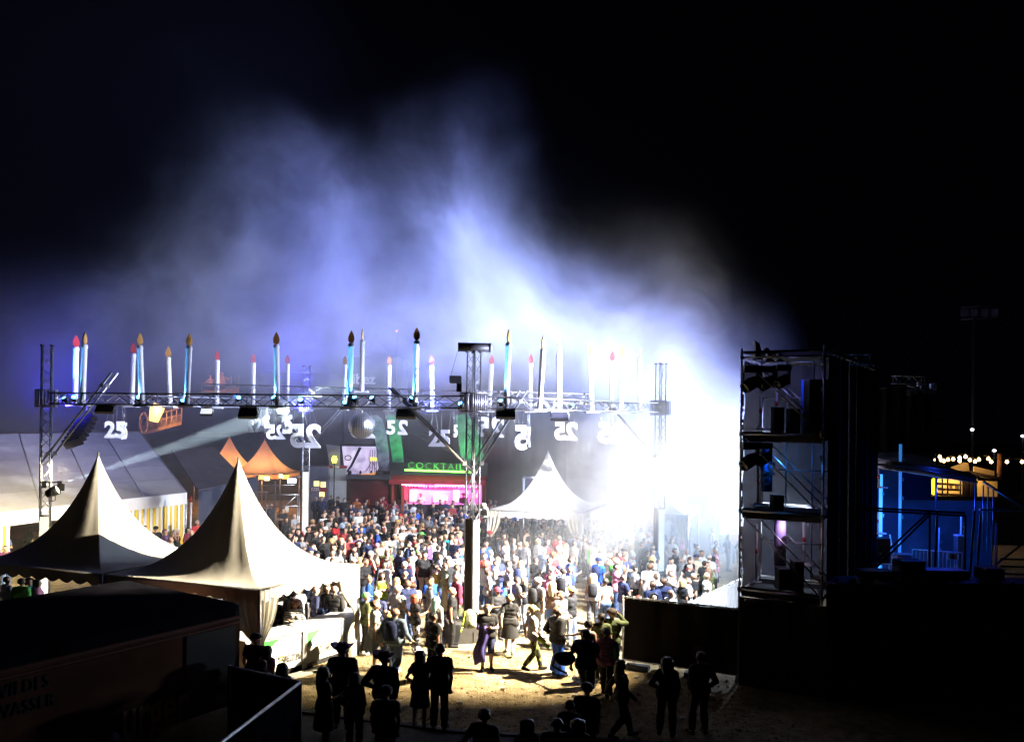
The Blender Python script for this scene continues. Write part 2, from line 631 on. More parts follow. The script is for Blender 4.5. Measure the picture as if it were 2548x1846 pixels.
def tower(base, label, top, casing=None, rot=R(38), m=M_alu, w=0.30):
    b = Vector(base)
    t = thing("truss_tower", label, "truss tower", b, "towers of the candle ring")
    q = Matrix.Rotation(rot, 3, 'Z')
    cs = [q @ V(sx * w / 2, sy * w / 2, 0) for sx, sy in ((-1, -1), (1, -1), (1, 1), (-1, 1))]
    for c in cs:
        part("chord", MB().bar(b + c + V(0, 0, 0.35), b + c + V(0, 0, top), 0.026, 8), m, t)
    lt = MB()
    n = int(top / 0.36)
    for k in range(4):
        c0, c1 = cs[k], cs[(k + 1) % 4]
        for i in range(n):
            z0, z1 = 0.35 + (top - 0.35) * i / n, 0.35 + (top - 0.35) * (i + 1) / n
            lt.bar(b + (c0 if i % 2 else c1) + V(0, 0, z0), b + (c1 if i % 2 else c0) + V(0, 0, z1), 0.012, 5)
    part("lattice", lt, m, t, stuff=True)
    # sleeve block that carries the beams
    sl = MB()
    qs = [q @ V(sx * (w / 2 + 0.14), sy * (w / 2 + 0.14), 0) for sx, sy in ((-1, -1), (1, -1), (1, 1), (-1, 1))]
    for z in (ZB - 0.1, ZT + 0.1):
        for k in range(4):
            sl.bar(b + qs[k] + V(0, 0, z), b + qs[(k + 1) % 4] + V(0, 0, z), 0.026, 6)
    for k in range(4):
        for i in range(6):
            c = qs[k].lerp(qs[(k + 1) % 4], i / 6)
            sl.bar(b + c + V(0, 0, ZB - 0.12), b + c + V(0, 0, ZT + 0.12), 0.022, 6)
    part("sleeve_block", sl, M_alu, t)
    hd = MB()
    for c in cs:
        hd.box(b + c + V(0, 0, top + 0.02), (0.09, 0.09, 0.05), rot)
    part("head_plate", hd, M_black, t)
    part("base_plate", MB().box(b + V(0, 0, 0.2), (1.0, 1.0, 0.3), rot), M_black, t)
    if casing:
        z0, z1 = casing
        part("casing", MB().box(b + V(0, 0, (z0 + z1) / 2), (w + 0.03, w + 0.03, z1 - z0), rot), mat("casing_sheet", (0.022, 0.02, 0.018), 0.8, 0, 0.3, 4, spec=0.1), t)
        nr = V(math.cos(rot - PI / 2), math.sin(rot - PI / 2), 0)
        part("white_plate", MB().box(b + nr * ((w + 0.03) / 2 + 0.012) + V(0, 0, (z0 + z1) / 2), (w * 0.94, 0.02, z1 - z0 - 0.06), rot), M_white, t)  # white plate on one face of the dark casing
    return t


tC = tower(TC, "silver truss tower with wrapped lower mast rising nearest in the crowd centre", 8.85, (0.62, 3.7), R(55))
# motor drum on top of the near tower, winch and ballast
part("drum", MB().bar(TC + V(-0.50, -0.05, 9.02), TC + V(0.48, 0.05, 9.02), 0.14, 18), M_black, tC)
part("drum_cap", MB().bar(TC + V(0.48, 0.05, 9.02), TC + V(0.52, 0.055, 9.02), 0.15, 18), M_galv, tC)
wn_ = MB()
wn_.box(TC + V(-0.55, -0.1, 8.0), (0.34, 0.26, 0.22)).bar(TC + V(-0.75, -0.1, 8.02), TC + V(-0.4, -0.1, 8.02), 0.11, 10).box(TC + V(-0.45, -0.05, 7.78), (0.16, 0.2, 0.3))
wn_.bar(TC + V(-0.72, -0.1, 8.1), TC + V(-0.48, -0.05, 9.0), 0.006, 4)
part("winch", wn_, M_black, tC)
part("ballast_box", MB().box(TC + V(-0.05, -0.05, 0.29), (1.45, 1.3, 0.58), R(14)), mat("ballast_black", (0.03, 0.028, 0.025), 0.7, 0, 0.3, 4), tC)
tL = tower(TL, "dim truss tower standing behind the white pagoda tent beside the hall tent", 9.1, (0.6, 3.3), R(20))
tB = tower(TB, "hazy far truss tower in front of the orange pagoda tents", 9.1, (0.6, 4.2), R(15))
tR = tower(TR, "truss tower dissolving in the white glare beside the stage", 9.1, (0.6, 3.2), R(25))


def beam(a, b, label, m, cut=0.32, z=(ZB + ZT) / 2, **k):
    d = (b - a).normalized()
    return truss("truss_beam", label, a + d * cut + V(0, 0, z), b - d * cut + V(0, 0, z), 0.34, ZT - ZB, m, group="beams of the candle ring", cat="truss beam", **k)


beam(TL, TC, "black truss beam along the near side of the candle ring", M_alub)
beam(TC, TR, "pale truss beam running from the near tower into the white glare", M_alu)
beam(TR, TB, "silver truss beam along the far side of the candle ring", M_alu)
beam(TB, TL, "silver truss beam from the dim tower to the far hazy tower", M_alu)
XA, XB = V(-12.9, 35.3, 7.9), V(2.7, 30.7, 7.55)
truss("truss_beam", "raised truss across the ring carrying the mirror ball", XA, XB, 0.34, 0.36, M_alu, group="beams of the candle ring", cat="truss beam")


def strut_pair(base, dirv, label, lo=5.75, hi=7.95, out=2.35, m=M_galv):
    d = Vector(dirv).normalized()
    s_ = V(-d.y, d.x, 0) * 0.16
    t = thing("brace_strut", label, "brace", Vector(base) + d * 0.2 + V(0, 0, lo), "braces of the candle ring")
    for k in (-1, 1):
        part("tube", MB().bar(Vector(base) + s_ * k - d * 0.1 + V(0, 0, lo - 0.25), Vector(base) + s_ * k + d * out + V(0, 0, hi), 0.035, 8), m, t)
    cl_ = MB()
    for k in (-1, 1):
        for f in (0.12, 0.86):
            c = (Vector(base) + s_ * k - d * 0.1 + V(0, 0, lo - 0.25)).lerp(Vector(base) + s_ * k + d * out + V(0, 0, hi), f)
            cl_.box(c, (0.13, 0.13, 0.13), 0.4)
    part("clamp", cl_, M_galv, t)
    return t


strut_pair(TC, TL - TC, "pair of brace tubes up to the dark beam from the near tower", 5.35, 7.75, 2.7)
strut_pair(TC, TR - TC, "pair of pale brace tubes from the near tower toward the glare", 5.35, 7.75, 2.4)
strut_pair(TL, TC - TL, "pair of brace tubes on the dim tower by the hall tent", 5.3, 8.2, 2.6)
strut_pair(TB, TR - TB, "far brace tubes on the hazy tower leaning toward the stage", 5.4, 7.6, 2.3)
strut_pair(TB, TL - TB, "far brace tubes on the hazy tower leaning toward the hall tent", 5.4, 7.6, 2.3)
strut_pair(TR, TB - TR, "brace tubes on the tower lost in the glare", 5.3, 7.6, 2.3)

# ------------------------------------------------------------------ candles
FLAME = {"red": mat("flame_red", (0.62, 0.04, 0.05), 0.5, 0, 0.15, 6), "orange": mat("flame_orange", (0.70, 0.33, 0.05), 0.5, 0, 0.15, 6),
         "gold": mat("flame_gold", (0.42, 0.22, 0.04), 0.5, 0, 0.2, 6), "yellow": mat("flame_yellow", (0.75, 0.48, 0.10), 0.5, 0, 0.1, 6)}


def on_line(px, a, b):
    """Where the sight line of a photo column crosses the beam a-b."""
    u = (px - CX) / FPX
    dx, dy = b.x - a.x, b.y - a.y
    t = (u * a.y - a.x) / (dx - u * dy)
    return V(a.x + t * dx, a.y + t * dy, 0)


def candle(pos, zb, colour, face, label, z0=ZB - 0.02, dia=0.185, fh=0.43, lean=0.0):
    t = thing("giant_candle", label, "candle", (pos.x, pos.y, z0), "giant candles on the truss ring")
    b = V(pos.x, pos.y, z0)
    r = dia / 2
    tip = V(lean, 0, 0)
    wx = MB()
    prof = [(r * 1.02, 0), (r, 0.03), (r * 0.99, (zb - z0) * 0.5), (r, zb - z0 - 0.14), (r * 1.12, zb - z0 - 0.12), (r * 1.13, zb - z0 - 0.08), (r * 1.02, zb - z0 - 0.06), (r * 1.04, zb - z0 - 0.02), (r * 0.8, zb - z0), (0.001, zb - z0 - 0.02)]
    n = 14
    vs, fs = [], []
    H = zb - z0
    for rr, z in prof:
        for k in range(n):
            a = 2 * PI * k / n
            vs.append(b + V(rr * math.cos(a), rr * math.sin(a), z) + tip * (z / H))
    for j in range(len(prof) - 1):
        for k in range(n):
            fs.append((j * n + k, j * n + (k + 1) % n, (j + 1) * n + (k + 1) % n, (j + 1) * n + k))
    wx.add(vs, fs, True)
    part("wax_column", wx, M_wax, t)
    f = Vector((math.cos(face), math.sin(face), 0))
    nrm = V(-f.y, f.x, 0)
    out = []
    N = 9
    for k in range(N):
        q = k / (N - 1)
        out.append((0.115 * math.sin(PI * q ** 0.72) ** 0.9 * (1 - 0.25 * q), q * fh))
    poly = [b + tip + V(0, 0, H - 0.01) + f * x + V(0, 0, z) for x, z in out] + [b + tip + V(0, 0, H - 0.01) - f * x + V(0, 0, z) for x, z in out[-2:0:-1]]
    fm = MB().prism([p - nrm * 0.025 for p in poly], nrm * 0.05)
    part("flame_board", fm, FLAME[colour], t)
    sd = MB()
    part("base_plate", MB().box(b + V(0, 0, -0.03), (0.5, 0.34, 0.05), random.uniform(-0.2, 0.2)), M_white, t)
    return t


F_, R_, B_, L_ = (TL, TC), (TC, TR), (TR, TB), (TB, TL)
CAND = [  # photo column, flame foot row, flame colour, beam, flame turn, lean, label
    (186, 863, "red", L_, 0.3, 0.02, "giant white candle with red flame nearest the dim truss tower"),
    (205, 857, "gold", F_, 1.45, 0.05, "giant candle with edge-on dark flame above the tower braces"),
    (327, 879, "red", L_, 0.35, 0.05, "giant candle with red flame beside a taller dark-flamed one"),
    (353, 859, "gold", F_, 0.75, -0.1, "tall candle with dark flame leaning close to a red-flamed candle"),
    (423, 889, "orange", L_, 0.1, -0.1, "shorter candle with bright orange flame between two tall dark-flamed ones"),
    (464, 860, "gold", F_, 0.6, 0.06, "tall blue-lit candle with dark flame next to the orange-flamed candle"),
    (539, 896, "red", L_, 0.3, 0.0, "small candle with red flame at the raised truss's left end"),
    (629, 902, "red", L_, 0.2, 0.0, "small candle with bright red flame between raised truss and gold-flamed candle"),
    (690, 857, "gold", F_, 0.15, -0.06, "tall bluish candle with brown gold flame left of the mirror ball"),
    (714, 905, "red", L_, 0.3, 0.0, "small red-flamed candle just behind the brown gold-flamed one"),
    (853, 907, "orange", B_, 0.0, 0.08, "small candle with pale peach flame behind a tall gold-flamed one"),
    (868, 854, "gold", F_, 0.2, 0.05, "tall candle with gold flame above the mirror ball's left side"),
    (967, 907, "orange", B_, 0.0, 0.0, "small candle with pale peach flame right above the brace tubes"),
    (1033, 847, "gold", F_, 0.05, 0.02, "tallest candle with gold flame left of the drum-topped tower"),
    (1076, 907, "red", B_, 0.1, -0.06, "small candle with pink red flame left of the near tower"),
    (1217, 906, "red", B_, 0.0, 0.08, "faint red-flamed candle just right of the near tower head"),
    (1259, 852, "yellow", R_, 1.1, 0.06, "tall candle with narrow yellow flame first right of the near tower"),
    (1319, 904, "red", B_, 0.0, 0.0, "faint washed-out candle with pink flame in the bright haze"),
    (1342, 867, "yellow", R_, 1.0, 0.1, "candle with yellow flame second along the pale beam"),
    (1391, 877, "yellow", R_, 1.0, -0.02, "candle with yellow flame third along the pale beam"),
    (1473, 886, "yellow", R_, 1.1, -0.1, "leaning yellow-flamed candle fourth along the beam into the glare"),
    (1520, 897, "red", B_, 0.0, 0.03, "almost lost pink-flamed candle inside the white glare"),
    (1545, 889, "yellow", R_, 1.25, 0.03, "slim yellow-flamed candle fifth along the beam into the glare"),
    (1592, 892, "yellow", R_, 1.2, -0.02, "last yellow-flamed candle nearest the stage scaffold"),
]
CPOS = []
for px, fy, colour, (a, b), turn, lean, lab in CAND:
    p = on_line(px, a, b)
    z = at(px, fy, p.y).z
    CPOS.append((p, px))
    candle(p, z, colour, turn, lab, lean=lean)
pm = at(900, 979, 32.2)
candle(V(pm.x, pm.y, 0), at(900, 846, 32.2).z, "yellow", 1.5, "white candle with edge-on flame standing on the raised truss above the mirror ball", z0=7.78)

# ------------------------------------------------------------------ hanging 25 signs
M_sign = mat("white_sign_board", (0.80, 0.80, 0.80), 0.5, 0, 0.04, 3)


def sign25(px, py, d, hpx, yaw, label, s="25", ztop=ZB):
    yaw = R(yaw)
    c = at(px, py, d)
    h = hpx * d / FPX
    t = thing("number_sign", label, "number sign", c - V(0, 0, h / 2), "hanging 25 boards")
    r = V(math.cos(yaw), math.sin(yaw), 0)
    # heavy figures on one outline each
    n = len(s)
    for i, ch in enumerate(s):
        off = (i - (n - 1) / 2) * h * 0.66
        part("figure", text_mb(ch, h * 1.36, 0.06, (c + r * off, r, V(0, 0, 1)), bold=0.05 * h), M_sign, t)
    w = MB()
    for k in (-0.55, -0.1, 0.1, 0.55):
        w.bar(c + r * (k * h * (1.0 if n > 1 else 0.5)) + V(0, 0, h * 0.42), V(c.x, c.y, ztop) + r * (k * 0.5 + random.uniform(-0.15, 0.15)), 0.006, 4)
    part("wire", w, M_wire, t)
    return t


def C2(cx, cy): return 600 + cx / 3.544, 780 + cy / 3.544
def C3(cx, cy): return 1100 + cx / 3.544, 780 + cy / 3.544


sign25(286, 1071, 29.6, 40, 48, "white 25 board turned aside, hanging near the dim tower")
sign25(308, 1074, 31.5, 40, 100, "edge-on 25 board hanging just behind the one near the dim tower")
sign25(*C2(85, 1000), 33, 30, 140, "dim reversed board hanging in the light shaft", "2")
sign25(*C2(172, 990), 33.5, 33, 70, "narrow edge-on board beside the dim reversed one")
sign25(*C2(230, 985), 33, 42, 95, "thin sliver of a board seen exactly edge-on above the orange tent")
sign25(*C2(303, 1052), 32, 36, 205, "reversed 25 board hanging over the orange tent's peak")
sign25(*C2(405, 985), 34, 45, 82, "edge-on board between the two reversed 25 boards")
sign25(*C2(563, 1090), 33.5, 58, 178, "large reversed 25 board hanging in front of the far truss tower")
sign25(*C2(1070, 1022), 34, 47, 180, "reversed 25 board partly hidden behind the mirror ball")
sign25(*C2(1322, 1010), 33, 34, 15, "single white 5 board right of the mirror ball", "5")
sign25(*C2(1425, 1012), 32.5, 35, 180, "reversed 2 board crossing the single 5 board", "2")
sign25(*C2(1750, 1107), 29.5, 41, -8, "readable white 25 board hanging left of the near tower braces")
sign25(*C2(1887, 1040), 32, 30, 70, "dim side-turned board between readable 25 and near tower", "5")
sign25(*C3(425, 1010), 30, 50, 182, "large reversed 25 board behind the near tower's right braces")
sign25(*C3(692, 1105), 29.5, 59, 212, "tall reversed 5 board hanging right of the braces", "5")
sign25(*C3(760, 1095), 30, 48, 95, "edge-on board next to the tall reversed 5 board")
sign25(*C3(1088, 1045), 31, 43, 180, "reversed 25 board glowing above the white tent's peak")
sign25(*C3(1490, 1062), 33, 50, 170, "faint 25 board nearly swallowed by the white glare")

# ------------------------------------------------------------------ mirror ball
bc, br = at(899, 1059, 31.6), 0.485
mbT = thing("mirror_ball", "large mirror ball hanging under the raised truss in the ring's middle", "mirror ball", bc - V(0, 0, br))
m_mir, nt_, p_ = nodes_of("mirror_facets")
p_.inputs["Metallic"].default_value = 1.0
p_.inputs["Roughness"].default_value = 0.3
p_.inputs["Base Color"].default_value = (0.75, 0.77, 0.82, 1)
mbm = MB()
nl, na = 18, 32
for j in range(nl):
    t0, t1 = PI * j / nl + 0.008, PI * (j + 1) / nl - 0.008
    for k in range(na):
        a0, a1 = 2 * PI * k / na + 0.012, 2 * PI * (k + 1) / na - 0.012
        jit = random.uniform(-0.07, 0.07)
        q = [V(math.sin(t) * math.cos(a), math.sin(t) * math.sin(a), math.cos(t)) for t, a in ((t0, a0), (t1, a0), (t1, a1), (t0, a1))]
        cc = (q[0] + q[1] + q[2] + q[3]) / 4
        ax = cc.normalized().orthogonal()
        rm = Matrix.Rotation(jit, 3, ax)
        mbm.add([bc + (rm @ (v - cc) + cc) * br for v in q], [(0, 1, 2, 3)])
part("mirror_tiles", mbm, m_mir, mbT, stuff=True)
part("core", MB().lathe([(0.001, -br * .975), *[(br * .975 * math.sin(PI * k / 12), -br * .975 * math.cos(PI * k / 12)) for k in range(1, 12)], (0.001, br * .975)], 24, bc), M_black, mbT)
hg = MB()
hg.bar(bc + V(0, 0, br - 0.03), bc + V(0, 0, br + 0.1), 0.05, 8)
for sx in (-1, 1):
    hg.bar(bc + V(0, 0, br + 0.06), V(bc.x + sx * 0.4, bc.y, 7.5), 0.01, 4)
part("hanger", hg, M_galv, mbT)


# ------------------------------------------------------------------ lamps on the truss
def par(pos, tgt, label, lens=M_bluelens, size=1.0, group="blue uplights on the candle ring"):
    pos = Vector(pos)
    a = (Vector(tgt) - pos).normalized()
    t = thing("spotlight", label, "spotlight", pos, group)
    q = a.to_track_quat('Z', 'Y').to_matrix()
    part("housing", MB().lathe([(0.001, -0.16 * size), (0.07 * size, -0.15 * size), (0.10 * size, -0.02 * size), (0.11 * size, 0.10 * size), (0.095 * size, 0.10 * size), (0.09 * size, 0.07 * size)], 12, pos, mtx=q), M_black, t)
    part("lens", MB().lathe([(0.09 * size, 0.075 * size), (0.06 * size, 0.09 * size), (0.001, 0.1 * size)], 12, pos, mtx=q), lens, t)
    s_ = a.cross(V(0, 0, 1)).normalized() if abs(a.z) < 0.99 else V(1, 0, 0)
    yk = MB()
    for k in (-1, 1):
        yk.bar(pos + s_ * 0.12 * k * size, pos + s_ * 0.12 * k * size + V(0, 0, -0.2 * size), 0.014, 5)
    yk.bar(pos - s_ * 0.12 * size + V(0, 0, -0.2 * size), pos + s_ * 0.12 * size + V(0, 0, -0.2 * size), 0.014, 5)
    part("yoke", yk, M_black, t)
    return t


def C1(cx, cy): return cx / 3.544, 780 + cy / 3.544


UPL = [(C1(562, 738), 0, F_, "blue uplight glowing at the dim tower's beam joint"), (C1(648, 745), 1, F_, "cyan uplight under the dark-flamed candle by the braces"),
       (C1(1225, 745), 3, F_, "blue uplight under the leaning dark-flamed candle"), (C1(1610, 775), 5, F_, "cyan uplight beside the tall blue-lit candle"),
       (C1(2095, 782), 7, F_, "bright blue uplight on the dark beam below the raised truss"), (C2(290, 800), 8, F_, "blue uplight under the brown gold-flamed candle"),
       (C2(525, 808), 9, F_, "blue uplight midway along the dark beam"), (C2(915, 775), 11, F_, "blue uplight left of the mirror ball hanger"),
       (C2(1000, 765), 11, F_, "bright blue uplight right above the mirror ball"), (C2(1155, 765), 12, F_, "blue uplight near the far end of the brace tubes"),
       (C2(1500, 790), 13, F_, "blue uplight under the tallest gold-flamed candle"), (C2(1938, 770), 14, F_, "starry blue uplight next to the near tower sleeve"),
       (C3(515, 790), 16, R_, "pale blue uplight under the first yellow-flamed candle"), (C3(1150, 800), 19, R_, "pale cyan uplight near the third yellow-flamed candle")]
for (px, py), ci, (a, b), lab in UPL:
    p = on_line(px, a, b)
    z = ZB + 0.2
    d = (b - a).normalized()
    tgt = CPOS[ci][0] + V(0, 0, 9.0)
    pos = p + V(0, 0, z) + V(0, random.uniform(-0.05, 0.12), random.uniform(-0.1, 0.08))
    par(pos, pos + V(random.uniform(-0.5, 0.5), -0.7, random.uniform(0.4, 1.0)), lab, size=random.uniform(0.75, 0.95))
    spot("blue_uplight", pos + V(0, -0.12, 0.05), V(CPOS[ci][0].x, CPOS[ci][0].y, 8.7), 900, (0.10, 0.42, 1.0), 46, 0.9, 0.08)


def flood(px, py, d, label, w=0.62, h=0.36, lit=False, yaw=0.0, zt=ZB):
    c = at(px, py, d)
    t = thing("led_flood", label, "floodlight", c, "floodlights under the candle ring")
    q = Matrix.Rotation(yaw, 3, 'Z') @ Matrix.Rotation(R(-38), 3, 'X')
    part("housing", MB().box(c, (w, 0.12, h), mtx=q), M_black, t)
    part("front_glass", MB().box(c + q @ V(0, -0.07, 0), (w * 0.9, 0.015, h * 0.86), mtx=q), M_panel if not lit else mat("lit_flood_glass", (0.5, 0.5, 0.5), 0.3, emit=(0.8, 0.85, 1), estr=1.0), t)
    br_ = MB()
    for k in (-1, 1):
        br_.bar(c + q @ V(k * w * 0.52, 0, 0), V(c.x + k * w * 0.4, c.y, zt), 0.02, 5)
    br_.box(V(c.x, c.y, zt - 0.03), (w * 0.9, 0.1, 0.08))
    part("bracket", br_, M_galv, t)
    return t


flood(*C1(930, 838), 28.6, "black flood lamp under the beam above the tilted 25 board")
flood(*C1(1825, 872), 30.5, "small pale flood lamp behind the beam, left part", 0.45, 0.25, True)
flood(*C1(2195, 878), 28.0, "black flood lamp under the beam left of the light shaft")
flood(*C2(65, 882), 27.7, "black flood lamp overlapping the light shaft's top")
flood(*C2(372, 878), 33, "small pale flood lamp above the large reversed 25 board", 0.45, 0.22, True)
flood(*C2(1455, 884), 26.7, "black flood lamp above the single 5 board")
flood(*C3(560, 885), 27.2, "pale flood lamp under the beam right of the near tower")
flood(*C3(1035, 900), 29.0, "washed-out flood lamp above the reversed 25 board in the glare")

# line array speaker hanging by the dim tower
la = thing("line_array", "dark curved line-array loudspeaker hanging over the hall tent roof", "loudspeaker", at(185, 1100, 31))
for k in range(7):
    px, py = 216 - 4.5 * k * (1 + 0.05 * k), 1044 + 9.4 * k
    part("speaker_box", MB().box(at(px, py, 31), (0.62, 0.42, 0.145), mtx=Matrix.Rotation(R(-18 - 3 * k), 3, 'X') @ Matrix.Rotation(R(-25), 3, 'Y')), mat("speaker_black", (0.008, 0.008, 0.014), 0.6, 0, 0.2, 5), la)
part("rigging_wire", MB().bar(at(216, 1044, 31), at(216, 985, 31), 0.01, 4), M_wire, la)

# ------------------------------------------------------------------ pagoda tents
def pagoda(F, e1, e2, eave, peak, label, m, name="pagoda_tent", group="white pagoda tents", curtains=(), vl=0.34, valances=(0, 1, 2, 3), dish=1.9, flat=0.0, nseg=14, scal=10, cm=None):
    F, e1, e2 = Vector(F), Vector(e1), Vector(e2)
    cs = [F, F + e1, F + e1 + e2, F + e2]            # corners on the ground
    c = (cs[0] + cs[2]) / 2
    t = thing(name, label, "tent", c, group)
    ap = c + V(0, 0, peak)
    H = peak - eave
    rad0 = min(e1.length, e2.length) / 2 * 1.06
    for k in range(4):
        a, b = cs[k] + V(0, 0, eave), cs[(k + 1) % 4] + V(0, 0, eave)

        def fn(u, v, a=a, b=b):
            e = a.lerp(b, u)
            r = 1 - v
            p = ap.lerp(e, r)
            # the cloth runs round like a cone near the peak and square at the eave
            dx_ = V(e.x - ap.x, e.y - ap.y, 0)
            w_ = (1 - r) ** 0.8
            q_ = V(ap.x, ap.y, 0) + dx_.normalized() * (rad0 * r)
            p.x += (q_.x - p.x) * w_
            p.y += (q_.y - p.y) * w_
            p.z = eave + H * ((1 - r) ** dish * (1 - flat) + (1 - r) * flat) + 0.03 * math.sin(PI * u) * math.sin(PI * r) * -2.0
            p.z += 0.006 * math.sin(u * 31 + k) * math.sin(PI * r) + 0.004 * math.sin((u * (1 - u)) * 60 + r * 9) * r * r * (1 - r) * 3
            if v > 0.985:
                p.z = peak
            return p
        part("roof_panel", MB().sheet(fn, 22, 24), m, t)
    fr = MB()
    for k in range(4):
        fr.bar(cs[k], cs[k] + V(0, 0, eave), 0.045, 8)
        a, b = cs[k] + V(0, 0, eave - 0.03), cs[(k + 1) % 4] + V(0, 0, eave - 0.03)
        fr.bar(a, b, 0.035, 8)
    fr.bar(ap - V(0, 0, 0.5), ap + V(0, 0, 0.06), 0.03, 8)
    part("frame", fr, M_galv, t)
    for k in valances:
        a, b = cs[k] + V(0, 0, eave), cs[(k + 1) % 4] + V(0, 0, eave)
        d = (b - a)
        nn = V(d.y, -d.x, 0).normalized() * 0.02
        npt = scal * 8
        vs, fs = [], []
        for i in range(npt + 1):
            u = i / npt
            p = a.lerp(b, u) + nn
            drop = vl * (0.72 + 0.28 * abs(math.sin(PI * scal * u)))
            vs += [p, p - V(0, 0, drop) + nn * (0.6 * math.sin(40 * u))]
        fs = [(2 * i, 2 * i + 1, 2 * i + 3, 2 * i + 2) for i in range(npt)]
        part("valance", MB().add(vs, fs), m, t)
    for k, du, dv in curtains:
        # a curtain gathered at a corner post and tied half-way
        p0 = cs[k]
        d1 = Vector(du).normalized()
        vs, fs = [], []
        nu, nv = 18, 16
        for j in range(nv + 1):
            q = j / nv
            z = (eave - 0.05) * (1 - q)
            tie = math.exp(-((q - 0.55) / 0.16) ** 2)
            wdt = dv * ((1 - q) ** 1.2 * 0.75 + 0.28 + 0.1 * q) * (1 - 0.72 * tie)
            for i in range(nu + 1):
                u = i / nu
                fold = 0.05 * math.sin(u * 22 + q * 2) * (1 - 0.5 * tie)
                nrm = V(-d1.y, d1.x, 0)
                vs.append(p0 + d1 * (wdt * u) + nrm * fold + V(0, 0, z + 0.02))
        for j in range(nv):
            for i in range(nu):
                a = j * (nu + 1) + i
                fs.append((a, a + 1, a + nu + 2, a + nu + 1))
        part("tied_curtain", MB().add(vs, fs, True), cm or M_curtain, t)
    return t, cs


e1, e2 = V(1.75, 3.6, 0), V(-4.6, 1.7, 0)
T2F = V(-6.1, 20.6, 0)
pagoda(T2F, e1, e2, 2.6, 5.62, "white pagoda tent with tied curtains standing over the beer bar", M_tent, curtains=((0, e2, 1.1), (0, e1, 0.7), (1, -e1, 0.9), (1, e2, 0.8)), valances=(0, 3, 1))
pagoda(T2F + e2 + V(-0.12, 0.05, 0), e1, e2, 2.6, 5.62, "white pagoda tent with its near side dark, beside the dim truss tower", M_tent, valances=(0, 3, 1, 2))
pagoda(V(3.1, 37.4, 0), V(1.4, 4.2, 0), V(-4.15, 1.1, 0), 2.62, 5.25, "white pagoda tent at the edge of the glare behind the crowd", M_tent, curtains=((0, V(-4.15, 1.1, 0), 0.7), (0, V(1.4, 4.2, 0), 0.7), (3, V(4.15, -1.1, 0), 0.7)))
pagoda(V(7.9, 37.6, 0), V(1.4, 4.2, 0), V(-4.3, 0.3, 0), 2.62, 5.25, "white pagoda tent almost erased by the glare next to the stage", M_tent, curtains=((0, V(-4.3, 0.3, 0), 0.7),))
M_or = mat_fabric("orange_tent_cloth", (0.80, 0.56, 0.38), 0.35)
pagoda(V(-15.7, 57.4, 0), V(0.4, 3.6, 0), V(-3.7, 0.2, 0), 2.75, 5.05, "orange-glowing pagoda tent with its peak under a reversed 25 board", M_or, group="orange pagoda tents", dish=1.55)
pagoda(V(-18.7, 58.6, 0), V(0.4, 3.4, 0), V(-3.4, 0.2, 0), 2.75, 5.2, "orange-glowing pagoda tent partly behind its twin, in the light shaft", M_or, group="orange pagoda tents", dish=1.55)
for x, y in ((-17.3, 59.2), (-20.2, 60.3)):
    bulb("orange_tent_lamp", (x, y, 2.5), 420, (1.0, 0.50, 0.20), 0.15)

# things glowing under the orange tents
for k, (px, py, c, e) in enumerate([(638, 1190, (0.9, 0.25, 0.05), 2.5), (653, 1187, (1, 0.55, 0.1), 4), (664, 1190, (1, 0.75, 0.25), 9), (684, 1186, (0.9, 0.25, 0.05), 1.5), (701, 1184, (1, 0.7, 0.3), 6), (711, 1186, (1, 0.45, 0.05), 5)]):
    p = at(px, py, 57)
    mm = mat("stall_light_%d" % k, (0.3, 0.1, 0.03), 0.5, emit=c, estr=e)
    o = thing("stall_lamp", ["red menu lamp at the stall's left end", "small orange lamp beside the red menu lamp", "brightest yellow lamp under the orange tents", "dull red lamp in the middle of the stall row", "pale warm lamp right of the dull red one", "orange lamp at the stall row's right end"][k], "lamp", p, "lamps under the orange tents")
    part("lamp_box", MB().box(p, (0.30 + 0.1 * (k % 2), 0.2, 0.26)), mm, o)
    part("cap", MB().box(p + V(0, 0, 0.16), (0.36, 0.24, 0.05)), M_black, o)
    part("stem", MB().bar(p + V(0, 0, 0.18), V(p.x, p.y, 2.7), 0.012, 5), M_black, o)

# ------------------------------------------------------------------ bar under the near tent
M_bar = mat("white_bar_front", (0.72, 0.72, 0.70), 0.45, 0, 0.05, 4)
M_bartop = mat("grey_bar_top", (0.45, 0.44, 0.46), 0.35, 0, 0.1, 5)
M_txt = mat("dark_print", (0.05, 0.045, 0.04), 0.6)
M_green = mat("green_print", (0.05, 0.28, 0.06), 0.5)
M_goldp = mat("gold_print", (0.45, 0.30, 0.05), 0.5)


